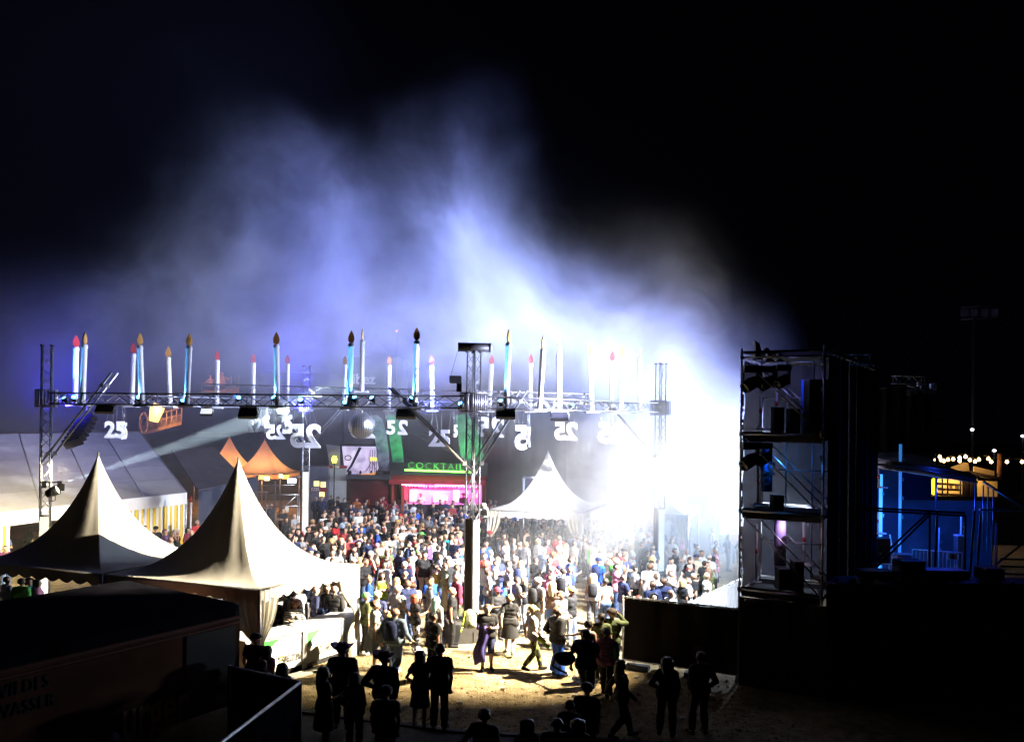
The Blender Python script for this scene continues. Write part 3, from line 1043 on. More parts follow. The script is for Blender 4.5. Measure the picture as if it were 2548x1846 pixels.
def counter(p0, p1, label, txt=None, depth=0.75, h=1.1, m=None, cut=(0.05, 0.55)):
    p0, p1 = Vector(p0), Vector(p1)
    d = p1 - p0
    L = d.length
    a = d / L
    n = V(a.y, -a.x, 0)
    c = (p0 + p1) / 2
    t = thing("bar_counter", label, "bar counter", c, "bar counters under the tent")
    rz = math.atan2(a.y, a.x)
    part("cabinet", MB().box(c - n * depth / 2 + V(0, 0, 0.16 + (h - 0.2) / 2), (L - 0.06, depth - 0.04, h - 0.2), rz), m or M_bar, t)
    part("worktop", MB().box(c - n * depth / 2 + V(0, 0, h - 0.015), (L - 0.015, depth + 0.06, 0.05), rz), M_bartop, t)
    pl = MB()
    for k in (0.02, 0.98):
        pl.box(p0.lerp(p1, k) - n * 0.02 + V(0, 0, h / 2), (0.07, 0.07, h - 0.06), rz)
    part("corner_post", pl, M_galv, t)
    part("plinth", MB().box(c - n * depth / 2 + V(0, 0, 0.08), (L - 0.1, depth - 0.14, 0.15), rz), M_black, t)
    if txt:
        o = c + n * 0.003 + V(0, 0, 0.42)
        part("lettering", text_mb(txt, 0.25, 0.008, (o + a * (L * 0.24), a, V(0, 0, 1)), bold=0.006, spacing=1.14, sx=0.62), M_txt, t)
        lg = MB()
        for k in range(3):
            lg.lathe([(0.001, 0), (0.055 - 0.008 * k, 0.0), (0.06 - 0.008 * k, 0.012)], 10, o - a * (L * 0.06) + V(0, 0, 0.09 - 0.085 * k), mtx=Matrix(((a.x, 0, n.x), (a.y, 0, n.y), (0, 0.55, 0))))
        part("emblem", lg, M_goldp, t)
        # green swoosh in the upper corner
        f0 = p0 + a * 0.06 + n * 0.002
        poly = [f0 + V(0, 0, h - 0.1)]
        for k in range(9):
            q = k / 8
            poly.append(f0 + a * (L * 0.42 * (1 - q)) + V(0, 0, h - 0.1 - 0.46 * q - 0.10 * math.sin(PI * q) * -1 * 0.9))
        part("swoosh", MB().prism(poly, n * 0.004), M_green, t)
        mt = MB().box(c - n * 0.33 + V(0, 0, h + 0.014), (0.5, 0.2, 0.008), rz)
        part("bar_mat", mt, mat("bar_mat", (0.4, 0.42, 0.25), 0.8), t)
    return t


# front line of the bar follows photo points
Bq = [at(617, 1700, 1), None]


def gpt(px, py):
    r = AX * ((px - CX) / FPX) + AY * ((CY - py) / FPX) + AF
    d = -CAMH / r.z
    return V(r.x * d, d, 0)


b0, b1, b2 = gpt(650, 1694), gpt(757, 1668), gpt(852, 1634)
counter(b0, b1, "white beer bar counter with full brand lettering nearest the front pole", "VELTINS")
counter(b1 + (b2 - b1) * 0.015, b2, "white beer bar counter with lettering half covered by a cowboy hat", "VELTINS")
b3 = gpt(905, 1606)
dd = (b3 - b2).normalized()
counter(b2 + dd * 0.1, b2 + dd * 1.25, "plain grey bar counter by the right tied curtain", None, 0.7, 1.08, mat("grey_cabinet", (0.35, 0.33, 0.32), 0.6, 0, 0.1, 4))
counter(gpt(598, 1690) + V(-0.9, 0.25, 0), gpt(612, 1698) + V(0, 0, 0), "low pale bar counter at the left behind the front pole", None, 0.7, 1.05)
back = (b2 - b0).normalized()
nb = V(-back.y, back.x, 0)
counter(b0 + nb * 2.3 + back * 0.0, b0 + nb * 2.3 + back * 1.7, "dark brown back counter behind the striped bartender", None, 0.65, 1.1, M_wood)
counter(b0 + nb * 2.3 + back * 1.75, b0 + nb * 2.3 + back * 3.5, "dark back counter where guests lean at the tent's right side", None, 0.65, 1.1, M_wood)
# skirting plank and cable cover before the bar
single("ground_plank", MB().prism([b0 + V(0, -0.25, 0.0), b2 + V(0.35, -0.25, 0.0), b2 + V(0.4, -0.55, 0), b0 + V(0.1, -0.6, 0)], V(0, 0, 0.06)), mat("pale_plank", (0.34, 0.33, 0.30), 0.8, 0, 0.2, 4), "pale floor plank lying along the beer bar's foot", "plank", (b0 + b2) / 2 + V(0, -0.4, 0))
o = thing("bar_kettle", "small dark blue kettle standing on the grey worktop joint", "kettle", at(797, 1556, 24.4) * 1.0)
kp = o.location.copy(); kp.z = 1.11
o.location = kp
part("pot", MB().lathe([(0.001, 0), (0.11, 0.0), (0.13, 0.07), (0.10, 0.15), (0.03, 0.18), (0.001, 0.2)], 14, kp), mat("blue_enamel", (0.02, 0.04, 0.12), 0.2), o)
part("spout", MB().bar(kp + V(0.1, 0, 0.06), kp + V(0.2, 0, 0.14), 0.02, 6), MATS["blue_enamel"], o)

# ------------------------------------------------------------------ big hall tent on the left
E_, A_ = V(-15.8, 41.0, 0), V(-19.5, 32.1, 0)
dirE = (A_ - E_)
E0, A0 = E_, E_ + dirE * 1.35
Qv = V(-6.3, 9.2, 0)
ht = thing("hall_tent", "long white hall tent with grey seamed roof and yellow striped wall", "tent", E_ + V(-3, 2, 0))
zE, zR = 3.0, 5.7
nb_ = 5
for k in range(nb_):
    for j in range(5):
        def rf(u, v, k=k, j=j):
            s0 = (k + 0.006 + 0.988 * u) / nb_
            q = (j + 0.004 + 0.992 * v) / 5
            p = E0.lerp(A0, s0) + Qv * q
            sag = -0.10 * math.sin(PI * (k + u - k)) * (0.4 + 0.6 * math.sin(PI * v))
            return V(p.x, p.y, zE + (zR - zE) * q + sag * 0.5)
        part("roof_panel", MB().sheet(rf, 8, 4), M_hall, ht)
rk = MB()
for k in range(nb_ + 1):
    p = E0.lerp(A0, k / nb_)
    rk.bar(V(p.x, p.y, zE - 0.03), V(p.x + Qv.x, p.y + Qv.y, zR - 0.03), 0.05, 6)
    rk.bar(V(p.x, p.y, 0), V(p.x, p.y, zE), 0.06, 6)
part("rafter", rk, M_galv, ht)
ln = (A0 - E0).length
av = (A0 - E0) / ln
nv_ = V(-av.y, av.x, 0)
if nv_.x < 0:
    nv_ = -nv_
part("fascia", MB().prism([E0 + nv_ * 0.05 + V(0, 0, 2.45), A0 + nv_ * 0.05 + V(0, 0, 2.45), A0 + nv_ * 0.05 + V(0, 0, zE), E0 + nv_ * 0.05 + V(0, 0, zE)], nv_ * 0.03), M_tent, ht)
M_str = mat("striped_cloth_yellow", (0.72, 0.48, 0.03), 0.8)
M_stw = mat("striped_cloth_white", (0.70, 0.69, 0.68), 0.8)
nst = 40
for k in range(nst):
    p0, p1 = E0 + av * (0.02 + 0.17 * k), E0 + av * (0.02 + 0.17 * (k + 1))
    wob = nv_ * (0.035 * math.sin(k * 1.3))
    part("striped_wall_band", MB().prism([p0 + wob, p1 + wob, p1 + wob + V(0, 0, 2.44), p0 + wob + V(0, 0, 2.44)], -nv_ * 0.03), M_str if k % 2 else M_stw, ht)
for k in range(8):
    p0 = E0 + av * (9.2 + 0.14 * k)
    part("gathered_wall_band", MB().prism([p0, p0 + av * 0.14, p0 + av * 0.10 + V(0, 0, 2.44), p0 - av * 0.05 + V(0, 0, 2.44)], -nv_ * (0.03 + 0.03 * (k % 3))), M_str if k % 2 else M_stw, ht)
part("inner_wall", MB().prism([E0 - nv_ * 4.5, A0 - nv_ * 4.5, A0 - nv_ * 4.5 + V(0, 0, 3), E0 - nv_ * 4.5 + V(0, 0, 3)], -nv_ * 0.05), mat("dark_red_inner_cloth", (0.10, 0.015, 0.015), 0.9, 0, 0.5, 1), ht)
# dark annex beside it
an = MB()
a0, a1 = E_ + V(0.4, 0.6, 0), at(612, 1290, 46); a1.z = 0
an.prism([V(a0.x, a0.y, 0), V(a1.x, a1.y, 0), V(a1.x, a1.y, 3.2), V(a0.x, a0.y, 3.0)], V(-0.4, 3.5, 0))
annex = thing("annex_tent", "dark blue annex sheet between the hall tent and the orange tents", "tent", V(a0.x, a0.y, 0))
part("wall_sheet", an, mat("dark_annex_sheet", (0.03, 0.035, 0.06), 0.8, 0, 0.3, 1, 0.4, 3), annex)
part("roof_sheet", MB().prism([V(a0.x, a0.y - .1, 3.02), V(a1.x, a1.y - .1, 3.22), V(a1.x - 5, a1.y + 9, 4.6), V(a0.x - 5, a0.y + 9, 4.6)], V(0, 0, 0.05)), mat("dark_annex_roof", (0.05, 0.045, 0.06), 0.8, 0, 0.3, 1), annex)
pm_ = at(473, 1300, 39); pm_.z = 0
mt = thing("marker_pole", "white pole with red tip leaning wires in front of the annex sheet", "pole", pm_)
part("shaft", MB().bar(pm_, pm_ + V(0.03, 0, 2.75), 0.045, 8), M_white, mt)
part("tip", MB().bar(pm_ + V(0.03, 0, 2.75), pm_ + V(0.03, 0, 3.05), 0.048, 8), mat("red_paint", (0.5, 0.03, 0.03), 0.5), mt)
part("guy_wire", MB().bar(pm_ + V(0, 0, 2.7), pm_ + V(-0.5, -0.1, 0.6), 0.008, 4).bar(pm_ + V(-0.5, -0.1, 0.8), pm_ + V(0.1, 0, 0.75), 0.015, 4), M_wire, mt)

# ------------------------------------------------------------------ fair rides far behind, lit warm
rd = thing("log_ride", "orange-lit timber ride platform with a glowing lantern on the slope", "fair ride", at(385, 1075, 62))
M_plank = mat("warm_timber", (0.30, 0.17, 0.07), 0.8, 0, 0.3, 3)
rp = [at(352, 1075, 62), at(452, 1048, 62), at(452, 1028, 64), at(352, 1052, 64)]
part("deck", MB().prism(rp, V(0, 0, -0.25)), M_plank, rd)
for k in range(9):
    q = k / 8
    a = rp[0].lerp(rp[1], q)
    part("railing_post", MB().bar(a, a + V(0, 0, 1.0), 0.05, 5), M_plank, rd)
part("handrail", MB().bar(rp[0] + V(0, 0, 1.0), rp[1] + V(0, 0, 1.0), 0.05, 5).bar(rp[0] + V(0, 0, 0.5), rp[1] + V(0, 0, 0.5), 0.04, 5), M_plank, rd)
lc = at(387, 1030, 61.5)
part("lantern", MB().lathe([(0.001, -0.55), (0.35, -0.55), (0.55, 0.5), (0.3, 0.75), (0.001, 0.8)], 8, lc, mtx=Matrix.Rotation(R(14), 3, 'Y')), mat("lantern_glow", (0.7, 0.5, 0.2), 0.5, emit=(1.0, 0.55, 0.16), estr=2.6), rd)
wh = MB()
wc = at(357, 1052, 61.5)
for k in range(10):
    a0_, a1_ = 2 * PI * k / 10, 2 * PI * (k + 1) / 10
    wh.bar(wc + V(0.3 * math.cos(a0_), 0, 0.75 * math.sin(a0_)), wc + V(0.3 * math.cos(a1_), 0, 0.75 * math.sin(a1_)), 0.06, 5)
part("hoop", wh, M_plank, rd)
hillm = MB()
hillm.add([at(230, 1100, 66), at(345, 1062, 64), at(470, 1020, 66), at(640, 1060, 70), at(640, 1140, 70), at(230, 1140, 66)], [(0, 5, 4, 3, 2, 1)])
hl = MB()


def hill_fn(u, v):
    x = -75 + 70 * u
    y = 66 + 50 * v
    g = math.exp(-((u - 0.82) / 0.14) ** 2) * 2.6 + math.exp(-((u - 0.72) / 0.1) ** 2) * 1.6
    return V(x, y, (0.2 + 3.6 * min(1, 2.2 * u)) * min(1, v * 3) * (1 - 0.9 * max(0, u - 0.86) / 0.14) + g * min(1, v * 4) * 0.5 - 0.3)


structure("hill", MB().sheet(hill_fn, 24, 12), mat("dark_earth_bank", (0.06, 0.05, 0.035), 0.95, 0, 0.4, 1))
bulb("ride_lamp", at(395, 1018, 60.5), 420, (1.0, 0.5, 0.15), 0.3)

ck = thing("carousel_top", "far fair ride top with two orange-lit figures above the raised truss", "fair ride", at(540, 965, 66))
part("platform", MB().prism([at(500, 972, 66), at(595, 968, 66), at(595, 958, 68), at(500, 962, 68)], V(0, 0, -0.3)), M_plank, ck)
for px, s_ in ((523, 0.62), (552, 0.8)):
    c = at(px, 960, 66)
    fg = MB()
    fg.lathe([(0.001, 0), (0.34 * s_, 0.02), (0.40 * s_, 0.45 * s_), (0.25 * s_, 0.9 * s_), (0.10 * s_, 1.0 * s_), (0.17 * s_, 1.12 * s_), (0.16 * s_, 1.28 * s_), (0.001, 1.36 * s_)], 10, c)
    fg.bar(c + V(0.25 * s_, 0, 0.8 * s_), c + V(0.75 * s_, -0.2, 0.65 * s_), 0.09 * s_, 6).bar(c + V(-0.25 * s_, 0, 0.8 * s_), c + V(-0.6 * s_, -0.2, 0.3 * s_), 0.09 * s_, 6)
    part("figure", fg, mat("ride_figure_paint", (0.55, 0.28, 0.10), 0.6, 0, 0.3, 4), ck)
rl = MB()
for px in (575, 594):
    rl.bar(at(px, 968, 66), at(px, 935, 66), 0.05, 5)
rl.bar(at(500, 955, 66), at(575, 940, 66), 0.05, 5)
part("mast", rl, M_plank, ck)
bulb("carousel_lamp", at(545, 925, 63), 200, (1.0, 0.45, 0.12), 0.3)

# far booth tower with name board
fb = thing("fair_tower", "pale peaked fair booth with dark arches and name board lost in haze", "fair booth", at(935, 1040, 72))
fz0 = 2.0
tp, el, er = at(937, 816, 72), at(848, 888, 72), at(1002, 888, 72)
c_ = (el + er) / 2 + V(0, 2.6, 0)
hw = (er - el).length / 2
ez = el.z
part("spire_roof", MB().lathe([(hw * 1.25, ez), (hw * 0.62, ez + 0.5), (hw * 0.28, ez + 1.25), (hw * 0.08, tp.z - 0.5), (0.01, tp.z)], 4, V(c_.x, c_.y, 0), smooth=False, mtx=Matrix.Rotation(R(45), 3, 'Z')), mat_fabric("far_pale_cloth", (0.4, 0.38, 0.42), 0.0), fb)
part("wall", MB().box(V(c_.x, c_.y, (fz0 + ez) / 2), (hw * 1.9, hw * 1.7, ez - fz0)), mat("far_booth_wall", (0.10, 0.09, 0.12), 0.8, 0, 0.3, 1), fb)
for k in (-0.48, 0.48):
    arch = [V(c_.x + hw * (k - 0.32), c_.y - hw * 0.86, ez - 3.4), V(c_.x + hw * (k + 0.32), c_.y - hw * 0.86, ez - 3.4), V(c_.x + hw * (k + 0.32), c_.y - hw * 0.86, ez - 1.3)]
    arch += [V(c_.x + hw * (k + 0.32 * math.cos(a)), c_.y - hw * 0.86, ez - 1.3 + hw * 0.32 * math.sin(a)) for a in (0.6, 1.2, 1.57, 2.0, 2.6, 3.14)]
    part("arch", MB().prism(arch, V(0, -0.04, 0)), M_black, fb)
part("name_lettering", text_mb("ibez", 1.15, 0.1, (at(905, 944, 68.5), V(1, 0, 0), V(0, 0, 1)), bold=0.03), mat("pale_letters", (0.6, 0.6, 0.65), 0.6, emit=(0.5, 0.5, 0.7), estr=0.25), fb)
part("name_board", MB().box(at(912, 944, 68.8), (3.2, 0.1, 1.2)), M_black, fb)
part("stair_mass", MB().box(at(760, 985, 73) + V(0, 0, -2.2), (7, 3, 8.2)), mat("far_grey_boards", (0.05, 0.05, 0.07), 0.9, 0, 0.4, 1), fb)
rb = at(987, 824, 70)
rlmp = thing("warning_light", "small red warning light glowing high in the haze", "light", rb)
part("lens", MB().lathe([(0.001, -0.09), (0.09, 0), (0.001, 0.09)], 8, rb), mat("red_glow", (0.5, 0.02, 0.02), 0.4, emit=(1, 0.12, 0.10), estr=12), rlmp)
part("mast", MB().bar(V(rb.x, rb.y, 0), rb - V(0, 0, 0.1), 0.05, 5), M_black, rlmp)

# ------------------------------------------------------------------ cocktail bar and booths behind the crowd
D = 54.4
ckb = at(1090, 1256, D)
bx0, bx1 = at(972, 1250, D).x, at(1209, 1250, D).x
cb = thing("cocktail_bar", "black cocktail bar with red awning, pink-lit hatch and green neon line", "bar stall", V((bx0 + bx1) / 2, D, 0))
M_red = mat("red_awning", (0.28, 0.012, 0.02), 0.6, 0, 0.2, 3)
M_pinkw = mat("pale_bar_wall", (0.75, 0.55, 0.65), 0.6)
W_ = bx1 - bx0
zc = 1.2
part("facade", MB().box(V((bx0 + bx1) / 2, D + 0.3, 3.35), (W_ * 1.03, 0.5, 0.9)), mat("black_facade", (0.012, 0.012, 0.016), 0.6), cb)
part("awning", MB().prism([V(bx0, D + 0.1, 2.95), V(bx1, D + 0.1, 2.95), V(bx1, D - 0.8, 2.72), V(bx0, D - 0.8, 2.72)], V(0, 0, 0.06)), M_red, cb)
part("awning_valance", MB().box(V((bx0 + bx1) / 2, D - 0.82, 2.62), (W_, 0.04, 0.26)), M_red, cb)
hx0, hx1 = at(1008, 1250, D).x, at(1196, 1250, D).x
part("back_wall", MB().box(V((hx0 + hx1) / 2, D + 2.0, 1.8), (hx1 - hx0, 0.1, 2.6)), M_pinkw, cb)
part("side_wall", MB().box(V(bx0 + 0.15, D + 0.9, 1.4), (0.12, 2.2, 2.8)).box(V(hx0 - 0.12, D + 0.9, 1.4), (0.2, 2.2, 2.8)).box(V(hx1 + 0.2, D + 0.9, 1.4), (0.16, 2.2, 2.8)).box(V(bx1 - 0.1, D + 0.9, 1.4), (0.14, 2.2, 2.8)), mat("red_timber", (0.35, 0.05, 0.03), 0.6), cb)
part("counter_front", MB().box(V((bx0 + bx1) / 2, D - 0.1, 0.58), (W_, 0.15, 1.14)), mat("counter_black", (0.03, 0.03, 0.05), 0.6, 0, 0.4, 2), cb)
part("counter_top", MB().box(V((hx0 + hx1) / 2, D - 0.15, 1.19), (hx1 - hx0, 0.5, 0.05)), M_pinkw, cb)
part("back_shelf", MB().box(V((hx0 + hx1) / 2, D + 1.85, 2.02), (hx1 - hx0 - 0.2, 0.25, 0.04)), M_red, cb)
for k in range(14):
    x = hx0 + 0.3 + (hx1 - hx0 - 0.6) * k / 13 + random.uniform(-0.05, 0.05)
    hh = random.uniform(0.18, 0.32)
    part("bottle", MB().lathe([(0.001, 0), (0.04, 0), (0.04, hh * 0.6), (0.014, hh * 0.75), (0.014, hh), (0.001, hh)], 8, V(x, D + 1.82, 2.04)), mat("bottle_glass_%d" % (k % 3), [(0.3, 0.05, 0.1), (0.05, 0.2, 0.08), (0.5, 0.4, 0.2)][k % 3], 0.2), cb)
for k, (x, w) in enumerate(((hx0 + 0.35, 0.45), ((hx0 + hx1) / 2 + 0.75, 0.4), ((hx0 + hx1) / 2 - 0.3, 0.9))):
    part("lit_fridge", MB().box(V(x, D + 1.6, 1.55 if k < 2 else 1.35), (w, 0.4, 0.75 if k < 2 else 0.36)), mat("lit_fridge_glass", (0.8, 0.6, 0.7), 0.3, emit=(1, 0.45, 0.85), estr=2.2), cb)
M_pinkt = mat("pink_tube", (0.8, 0.3, 0.6), 0.3, emit=(1.0, 0.25, 0.75), estr=7)
for a, b in ((1004, 1060), (1086, 1158)):
    part("neon_tube", MB().bar(V(at(a, 1200, D).x, D - 0.85, 2.46), V(at(b, 1200, D).x, D - 0.85, 2.44), 0.035, 6), M_pinkt, cb)
for k in range(26):
    x = hx0 + 0.1 + (hx1 - hx0 - 0.2) * k / 25
    part("fairy_light", MB().lathe([(0.001, -0.03), (0.03, 0), (0.001, 0.03)], 6, V(x, D - 0.3, 2.34)), mat("fairy_glow", (0.8, 0.6, 0.7), 0.4, emit=(1, 0.6, 0.85), estr=6), cb)
bulb("pink_bar_lamp", V((hx0 + hx1) / 2 - 1.0, D + 0.9, 2.4), 420, (1.0, 0.10, 0.62), 0.3)
bulb("pink_bar_lamp", V((hx0 + hx1) / 2 + 1.2, D + 0.9, 2.4), 420, (1.0, 0.10, 0.62), 0.3)
M_greenn = mat("green_neon", (0.2, 0.7, 0.1), 0.3, emit=(0.22, 1.0, 0.08), estr=7)
gl0, gl1 = at(1007, 1169, D - 0.6), at(1181, 1175, D - 0.6)
part("neon_line", MB().bar(gl0, gl1, 0.055, 6), M_greenn, cb)
part("lettering", text_mb("COCKTAIL", 0.62, 0.1, (at(1084, 1160.5, D - 0.6), (gl1 - gl0), V(0, 0, 1)), bold=0.0, spacing=1.25), mat("dark_green_letters", (0.06, 0.22, 0.05), 0.5), cb)
for k in range(3):
    bulb("green_neon_light", at(1035 + 55 * k, 1166, D - 1.0), 40, (0.25, 1.0, 0.12), 0.2)
# tall printed banners on the bar roof


def banner(pts, d, label, c):
    w0 = [at(px, py, d) for px, py in pts]
    m = mat("banner_" + label[:6].replace(" ", "_"), c, 0.7, 0, 0.55, 2.2)
    t = thing("tall_banner", label, "banner", (w0[0] + w0[-1]) / 2, "tall banners over the cocktail bar")
    part("printed_cloth", MB().prism(w0, V(0, 0.08, 0)), m, t)
    part("spine", MB().path([p + V(-0.05, 0.04, 0) for p in w0[:len(w0) // 2]], 0.04, 5), M_black, t)
    return t


banner([(944, 1170), (934, 1100), (925, 1060), (921, 1034), (937, 1032), (951, 1042), (960, 1075), (967, 1120), (969, 1170)], D + 0.6, "grey curved banner left of the green ones behind the mirror ball", (0.30, 0.32, 0.38))
banner([(979, 1168), (973, 1120), (967, 1070), (960, 1034), (972, 1031), (988, 1034), (996, 1070), (1002, 1120), (1006, 1170)], D + 0.6, "green curved banner above the neon line's left end", (0.05, 0.28, 0.12))
banner([(1150, 1174), (1144, 1110), (1138, 1060), (1130, 1034), (1160, 1030), (1190, 1060), (1202, 1120), (1208, 1178)], D + 0.6, "green banner behind the near truss tower", (0.07, 0.30, 0.14))
spot("green_banner_lamp", at(1000, 1172, D - 1.2), at(990, 1060, D + 0.6), 260, (0.3, 1.0, 0.4), 80, 0.8)
spot("green_banner_lamp", at(1165, 1178, D - 1.2), at(1170, 1060, D + 0.6), 260, (0.3, 1.0, 0.4), 80, 0.8)

# video screen
vs_ = thing("video_screen", "bright lilac video screen showing a crane arm, left of the cocktail bar", "video screen", at(897, 1180, 55))
sc = [at(851, 1110, 55), at(935, 1111, 55), at(942, 1165, 55), at(934, 1179, 55), at(858, 1179, 55)]
part("housing", MB().prism([p + V(0, 0.06, 0) for p in (at(845, 1104, 55), at(950, 1104, 55), at(950, 1186, 55), at(845, 1186, 55))], V(0, 0.4, 0)), M_black, vs_)
m_scr, nts, ps = nodes_of("screen_picture")
tcs = nts.nodes.new("ShaderNodeTexCoord")
nn = nts.nodes.new("ShaderNodeTexNoise"); nn.inputs["Scale"].default_value = 1.6; nn.inputs["Detail"].default_value = 2
rr = nts.nodes.new("ShaderNodeValToRGB")
rr.color_ramp.elements[0].position = 0.35; rr.color_ramp.elements[0].color = (0.28, 0.16, 0.40, 1)
rr.color_ramp.elements[1].position = 0.55; rr.color_ramp.elements[1].color = (0.75, 0.58, 0.95, 1)
nts.links.new(tcs.outputs["Object"], nn.inputs["Vector"]); nts.links.new(nn.outputs[0], rr.inputs[0])
nts.links.new(rr.outputs[0], ps.inputs["Emission Color"]); ps.inputs["Emission Strength"].default_value = 0.75
part("picture", MB().prism(sc, V(0, 0.05, 0)), m_scr, vs_)
pd = MB()
pd.prism([at(893, 1112, 54.97), at(900, 1114, 54.97), at(876, 1161, 54.97), at(861, 1178, 54.97), at(858, 1178, 54.97), at(871, 1158, 54.97)], V(0, 0.02, 0))
for k in range(12):
    a0_, a1_ = 2 * PI * k / 12, 2 * PI * (k + 1) / 12
    pd.bar(at(866 + 8 * math.cos(a0_), 1139 + 6 * math.sin(a0_), 54.96), at(866 + 8 * math.cos(a1_), 1139 + 6 * math.sin(a1_), 54.96), 0.03, 4)
for px in (920, 926, 932, 937):
    pd.bar(at(px, 1176, 54.96), at(px + 1, 1118, 54.96), 0.02, 4)
pd.bar(at(912, 1172, 54.96), at(924, 1148, 54.96), 0.02, 4).bar(at(938, 1176, 54.96), at(928, 1150, 54.96), 0.02, 4)
for px in (868, 872, 897, 924, 936):
    pd.lathe([(0.001, -0.1), (0.09, 0), (0.06, 0.12), (0.001, 0.2)], 6, at(px, 1177, 54.96))
part("pictured_crane", pd, mat("screen_dark", (0.02, 0.01, 0.03), 0.5), vs_)
part("pictured_sign", MB().prism([at(921, 1138, 54.95), at(938, 1139, 54.95), at(938, 1146, 54.95), at(921, 1145, 54.95)], V(0, 0.02, 0)), mat("screen_yellow", (0.8, 0.7, 0.1), 0.5, emit=(1, 0.85, 0.1), estr=2), vs_)
pb = at(916, 1183, 54.5)
part("orange_sill", MB().prism([at(897, 1179, 54.6), at(918, 1178, 54.6), at(936, 1174, 54.6), at(930, 1182, 54.6), at(898, 1186, 54.6)], V(0, 0.1, 0)), mat("orange_sill", (0.5, 0.2, 0.05), 0.5, emit=(1, 0.4, 0.08), estr=0.7), vs_)
single("roller_banner", MB().prism([at(822, 1172, 54.5), at(812, 1106, 54.5), at(845, 1110, 54.5), at(846, 1174, 54.5)], V(0, 0.1, 0)), mat("grey_banner_cloth", (0.25, 0.22, 0.26), 0.8, 0, 0.2, 2), "dull grey banner behind the round yellow lamp", "banner", at(834, 1172, 54.5))
yl = at(832, 1143, 54)
o = thing("round_lamp", "round glowing yellow lamp in front of the grey banner", "lamp", yl)
part("globe", MB().lathe([(0.001, -0.24), (0.12, -0.2), (0.18, 0), (0.12, 0.2), (0.001, 0.24)], 14, yl), mat("yellow_globe", (0.8, 0.8, 0.1), 0.4, emit=(0.95, 1.0, 0.06), estr=5), o)
part("post", MB().bar(V(yl.x, yl.y, 0), yl - V(0, 0, 0.22), 0.04, 6), M_black, o)

# pretzel booth, white wall, dark stalls
pbt = thing("pretzel_booth", "small booth with yellow windows and red letter band behind the far tower", "booth", V(at(792, 1250, 54).x, 54, 0))
xa, xb = at(752, 1250, 54).x, at(816, 1250, 54).x
part("wall", MB().box(V((xa + xb) / 2, 55, 1.75), (xb - xa, 2, 3.5)), mat("booth_grey", (0.22, 0.2, 0.25), 0.7, 0, 0.2, 2), pbt)
for a, b, y0, y1 in ((781, 794, 1197, 1209), (798, 810, 1199, 1212), (795, 807, 1224, 1236)):
    part("window", MB().prism([at(a, y0, 53.97), at(b, y0, 53.97), at(b, y1, 53.97), at(a, y1, 53.97)], V(0, 0.02, 0)), mat("warm_window", (0.8, 0.6, 0.2), 0.4, emit=(1, 0.72, 0.25), estr=2.2), pbt)
part("sign_band", MB().prism([at(752, 1212, 53.94), at(815, 1214, 53.94), at(815, 1223, 53.94), at(752, 1221, 53.94)], V(0, 0.04, 0)), mat("red_band", (0.4, 0.03, 0.05), 0.6), pbt)
part("lettering", text_mb("EZEL", 0.27, 0.03, (at(785, 1217.5, 53.92), V(1, 0, 0.02), V(0, 0, 1)), bold=0.008), M_white, pbt)
wp = thing("white_wall_panel", "tall blank white wall panel with a red top band behind dark guests", "wall panel", V(at(836, 1260, 54.4).x, 54.4, 0))
xa, xb = at(813, 1250, 54.4).x, at(859, 1250, 54.4).x
part("panel", MB().box(V((xa + xb) / 2, 54.6, 1.75), (xb - xa, 0.3, 3.3)), M_white, wp)
part("red_band", MB().box(V((xa + xb) / 2, 54.55, 3.48), (xb - xa + 0.06, 0.36, 0.16)), M_red, wp)
part("name_plate", MB().box(V((xa + xb) / 2, 54.35, 3.48), (0.4, 0.03, 0.12)), M_white, wp)
ds = thing("dark_stall", "long unlit stall with reddish crates between white panel and cocktail bar", "stall", V(at(915, 1250, 53.6).x, 53.6, 0))
xa, xb = at(862, 1250, 53.6).x, at(972, 1250, 53.6).x
part("roof", MB().box(V((xa + xb) / 2, 54.2, 2.9), (xb - xa, 1.8, 0.2)), mat("stall_dark", (0.05, 0.045, 0.055), 0.8, 0, 0.3, 2), ds)
part("back", MB().box(V((xa + xb) / 2, 55, 1.4), (xb - xa, 0.1, 2.8)), mat("stall_dark_red", (0.14, 0.012, 0.02), 0.8, 0, 0.5, 1.5), ds)
part("stall_counter", MB().box(V((xa + xb) / 2, 53.7, 0.6), (xb - xa, 0.5, 1.2)), mat("stall_counter_red", (0.12, 0.015, 0.02), 0.8, 0, 0.4, 2), ds)
part("orange_crate", MB().box(V(at(915, 1250, 53.3).x, 53.3, 1.35), (0.2, 0.2, 0.35)), mat("orange_crate", (0.6, 0.12, 0.02), 0.7), ds)
# dark backdrop added to hide the lit far ground behind the hazy tents
dbx = thing("dark_backdrop", "tall dark backdrop added to hide the lit ground behind the hazy white tents", "sheet wall", V(9, 58, 0))
M_dm = mat("dark_sheet", (0.004, 0.004, 0.007), 1.0, 0, 0.4, 1, spec=0.0)
for k in range(8):
    x0_ = -2.6 + 3.2 * k
    part("wall_sheet", MB().sheet(lambda u, v, x0_=x0_: V(x0_ + 3.18 * u, 58 + 0.05 * math.sin(u * 22), 7.3 * v), 14, 3), M_dm, dbx)
    part("wall_post", MB().bar(V(x0_ - 0.03, 58.15, 0), V(x0_ - 0.03, 58.15, 7.3), 0.05, 6), M_alub, dbx)

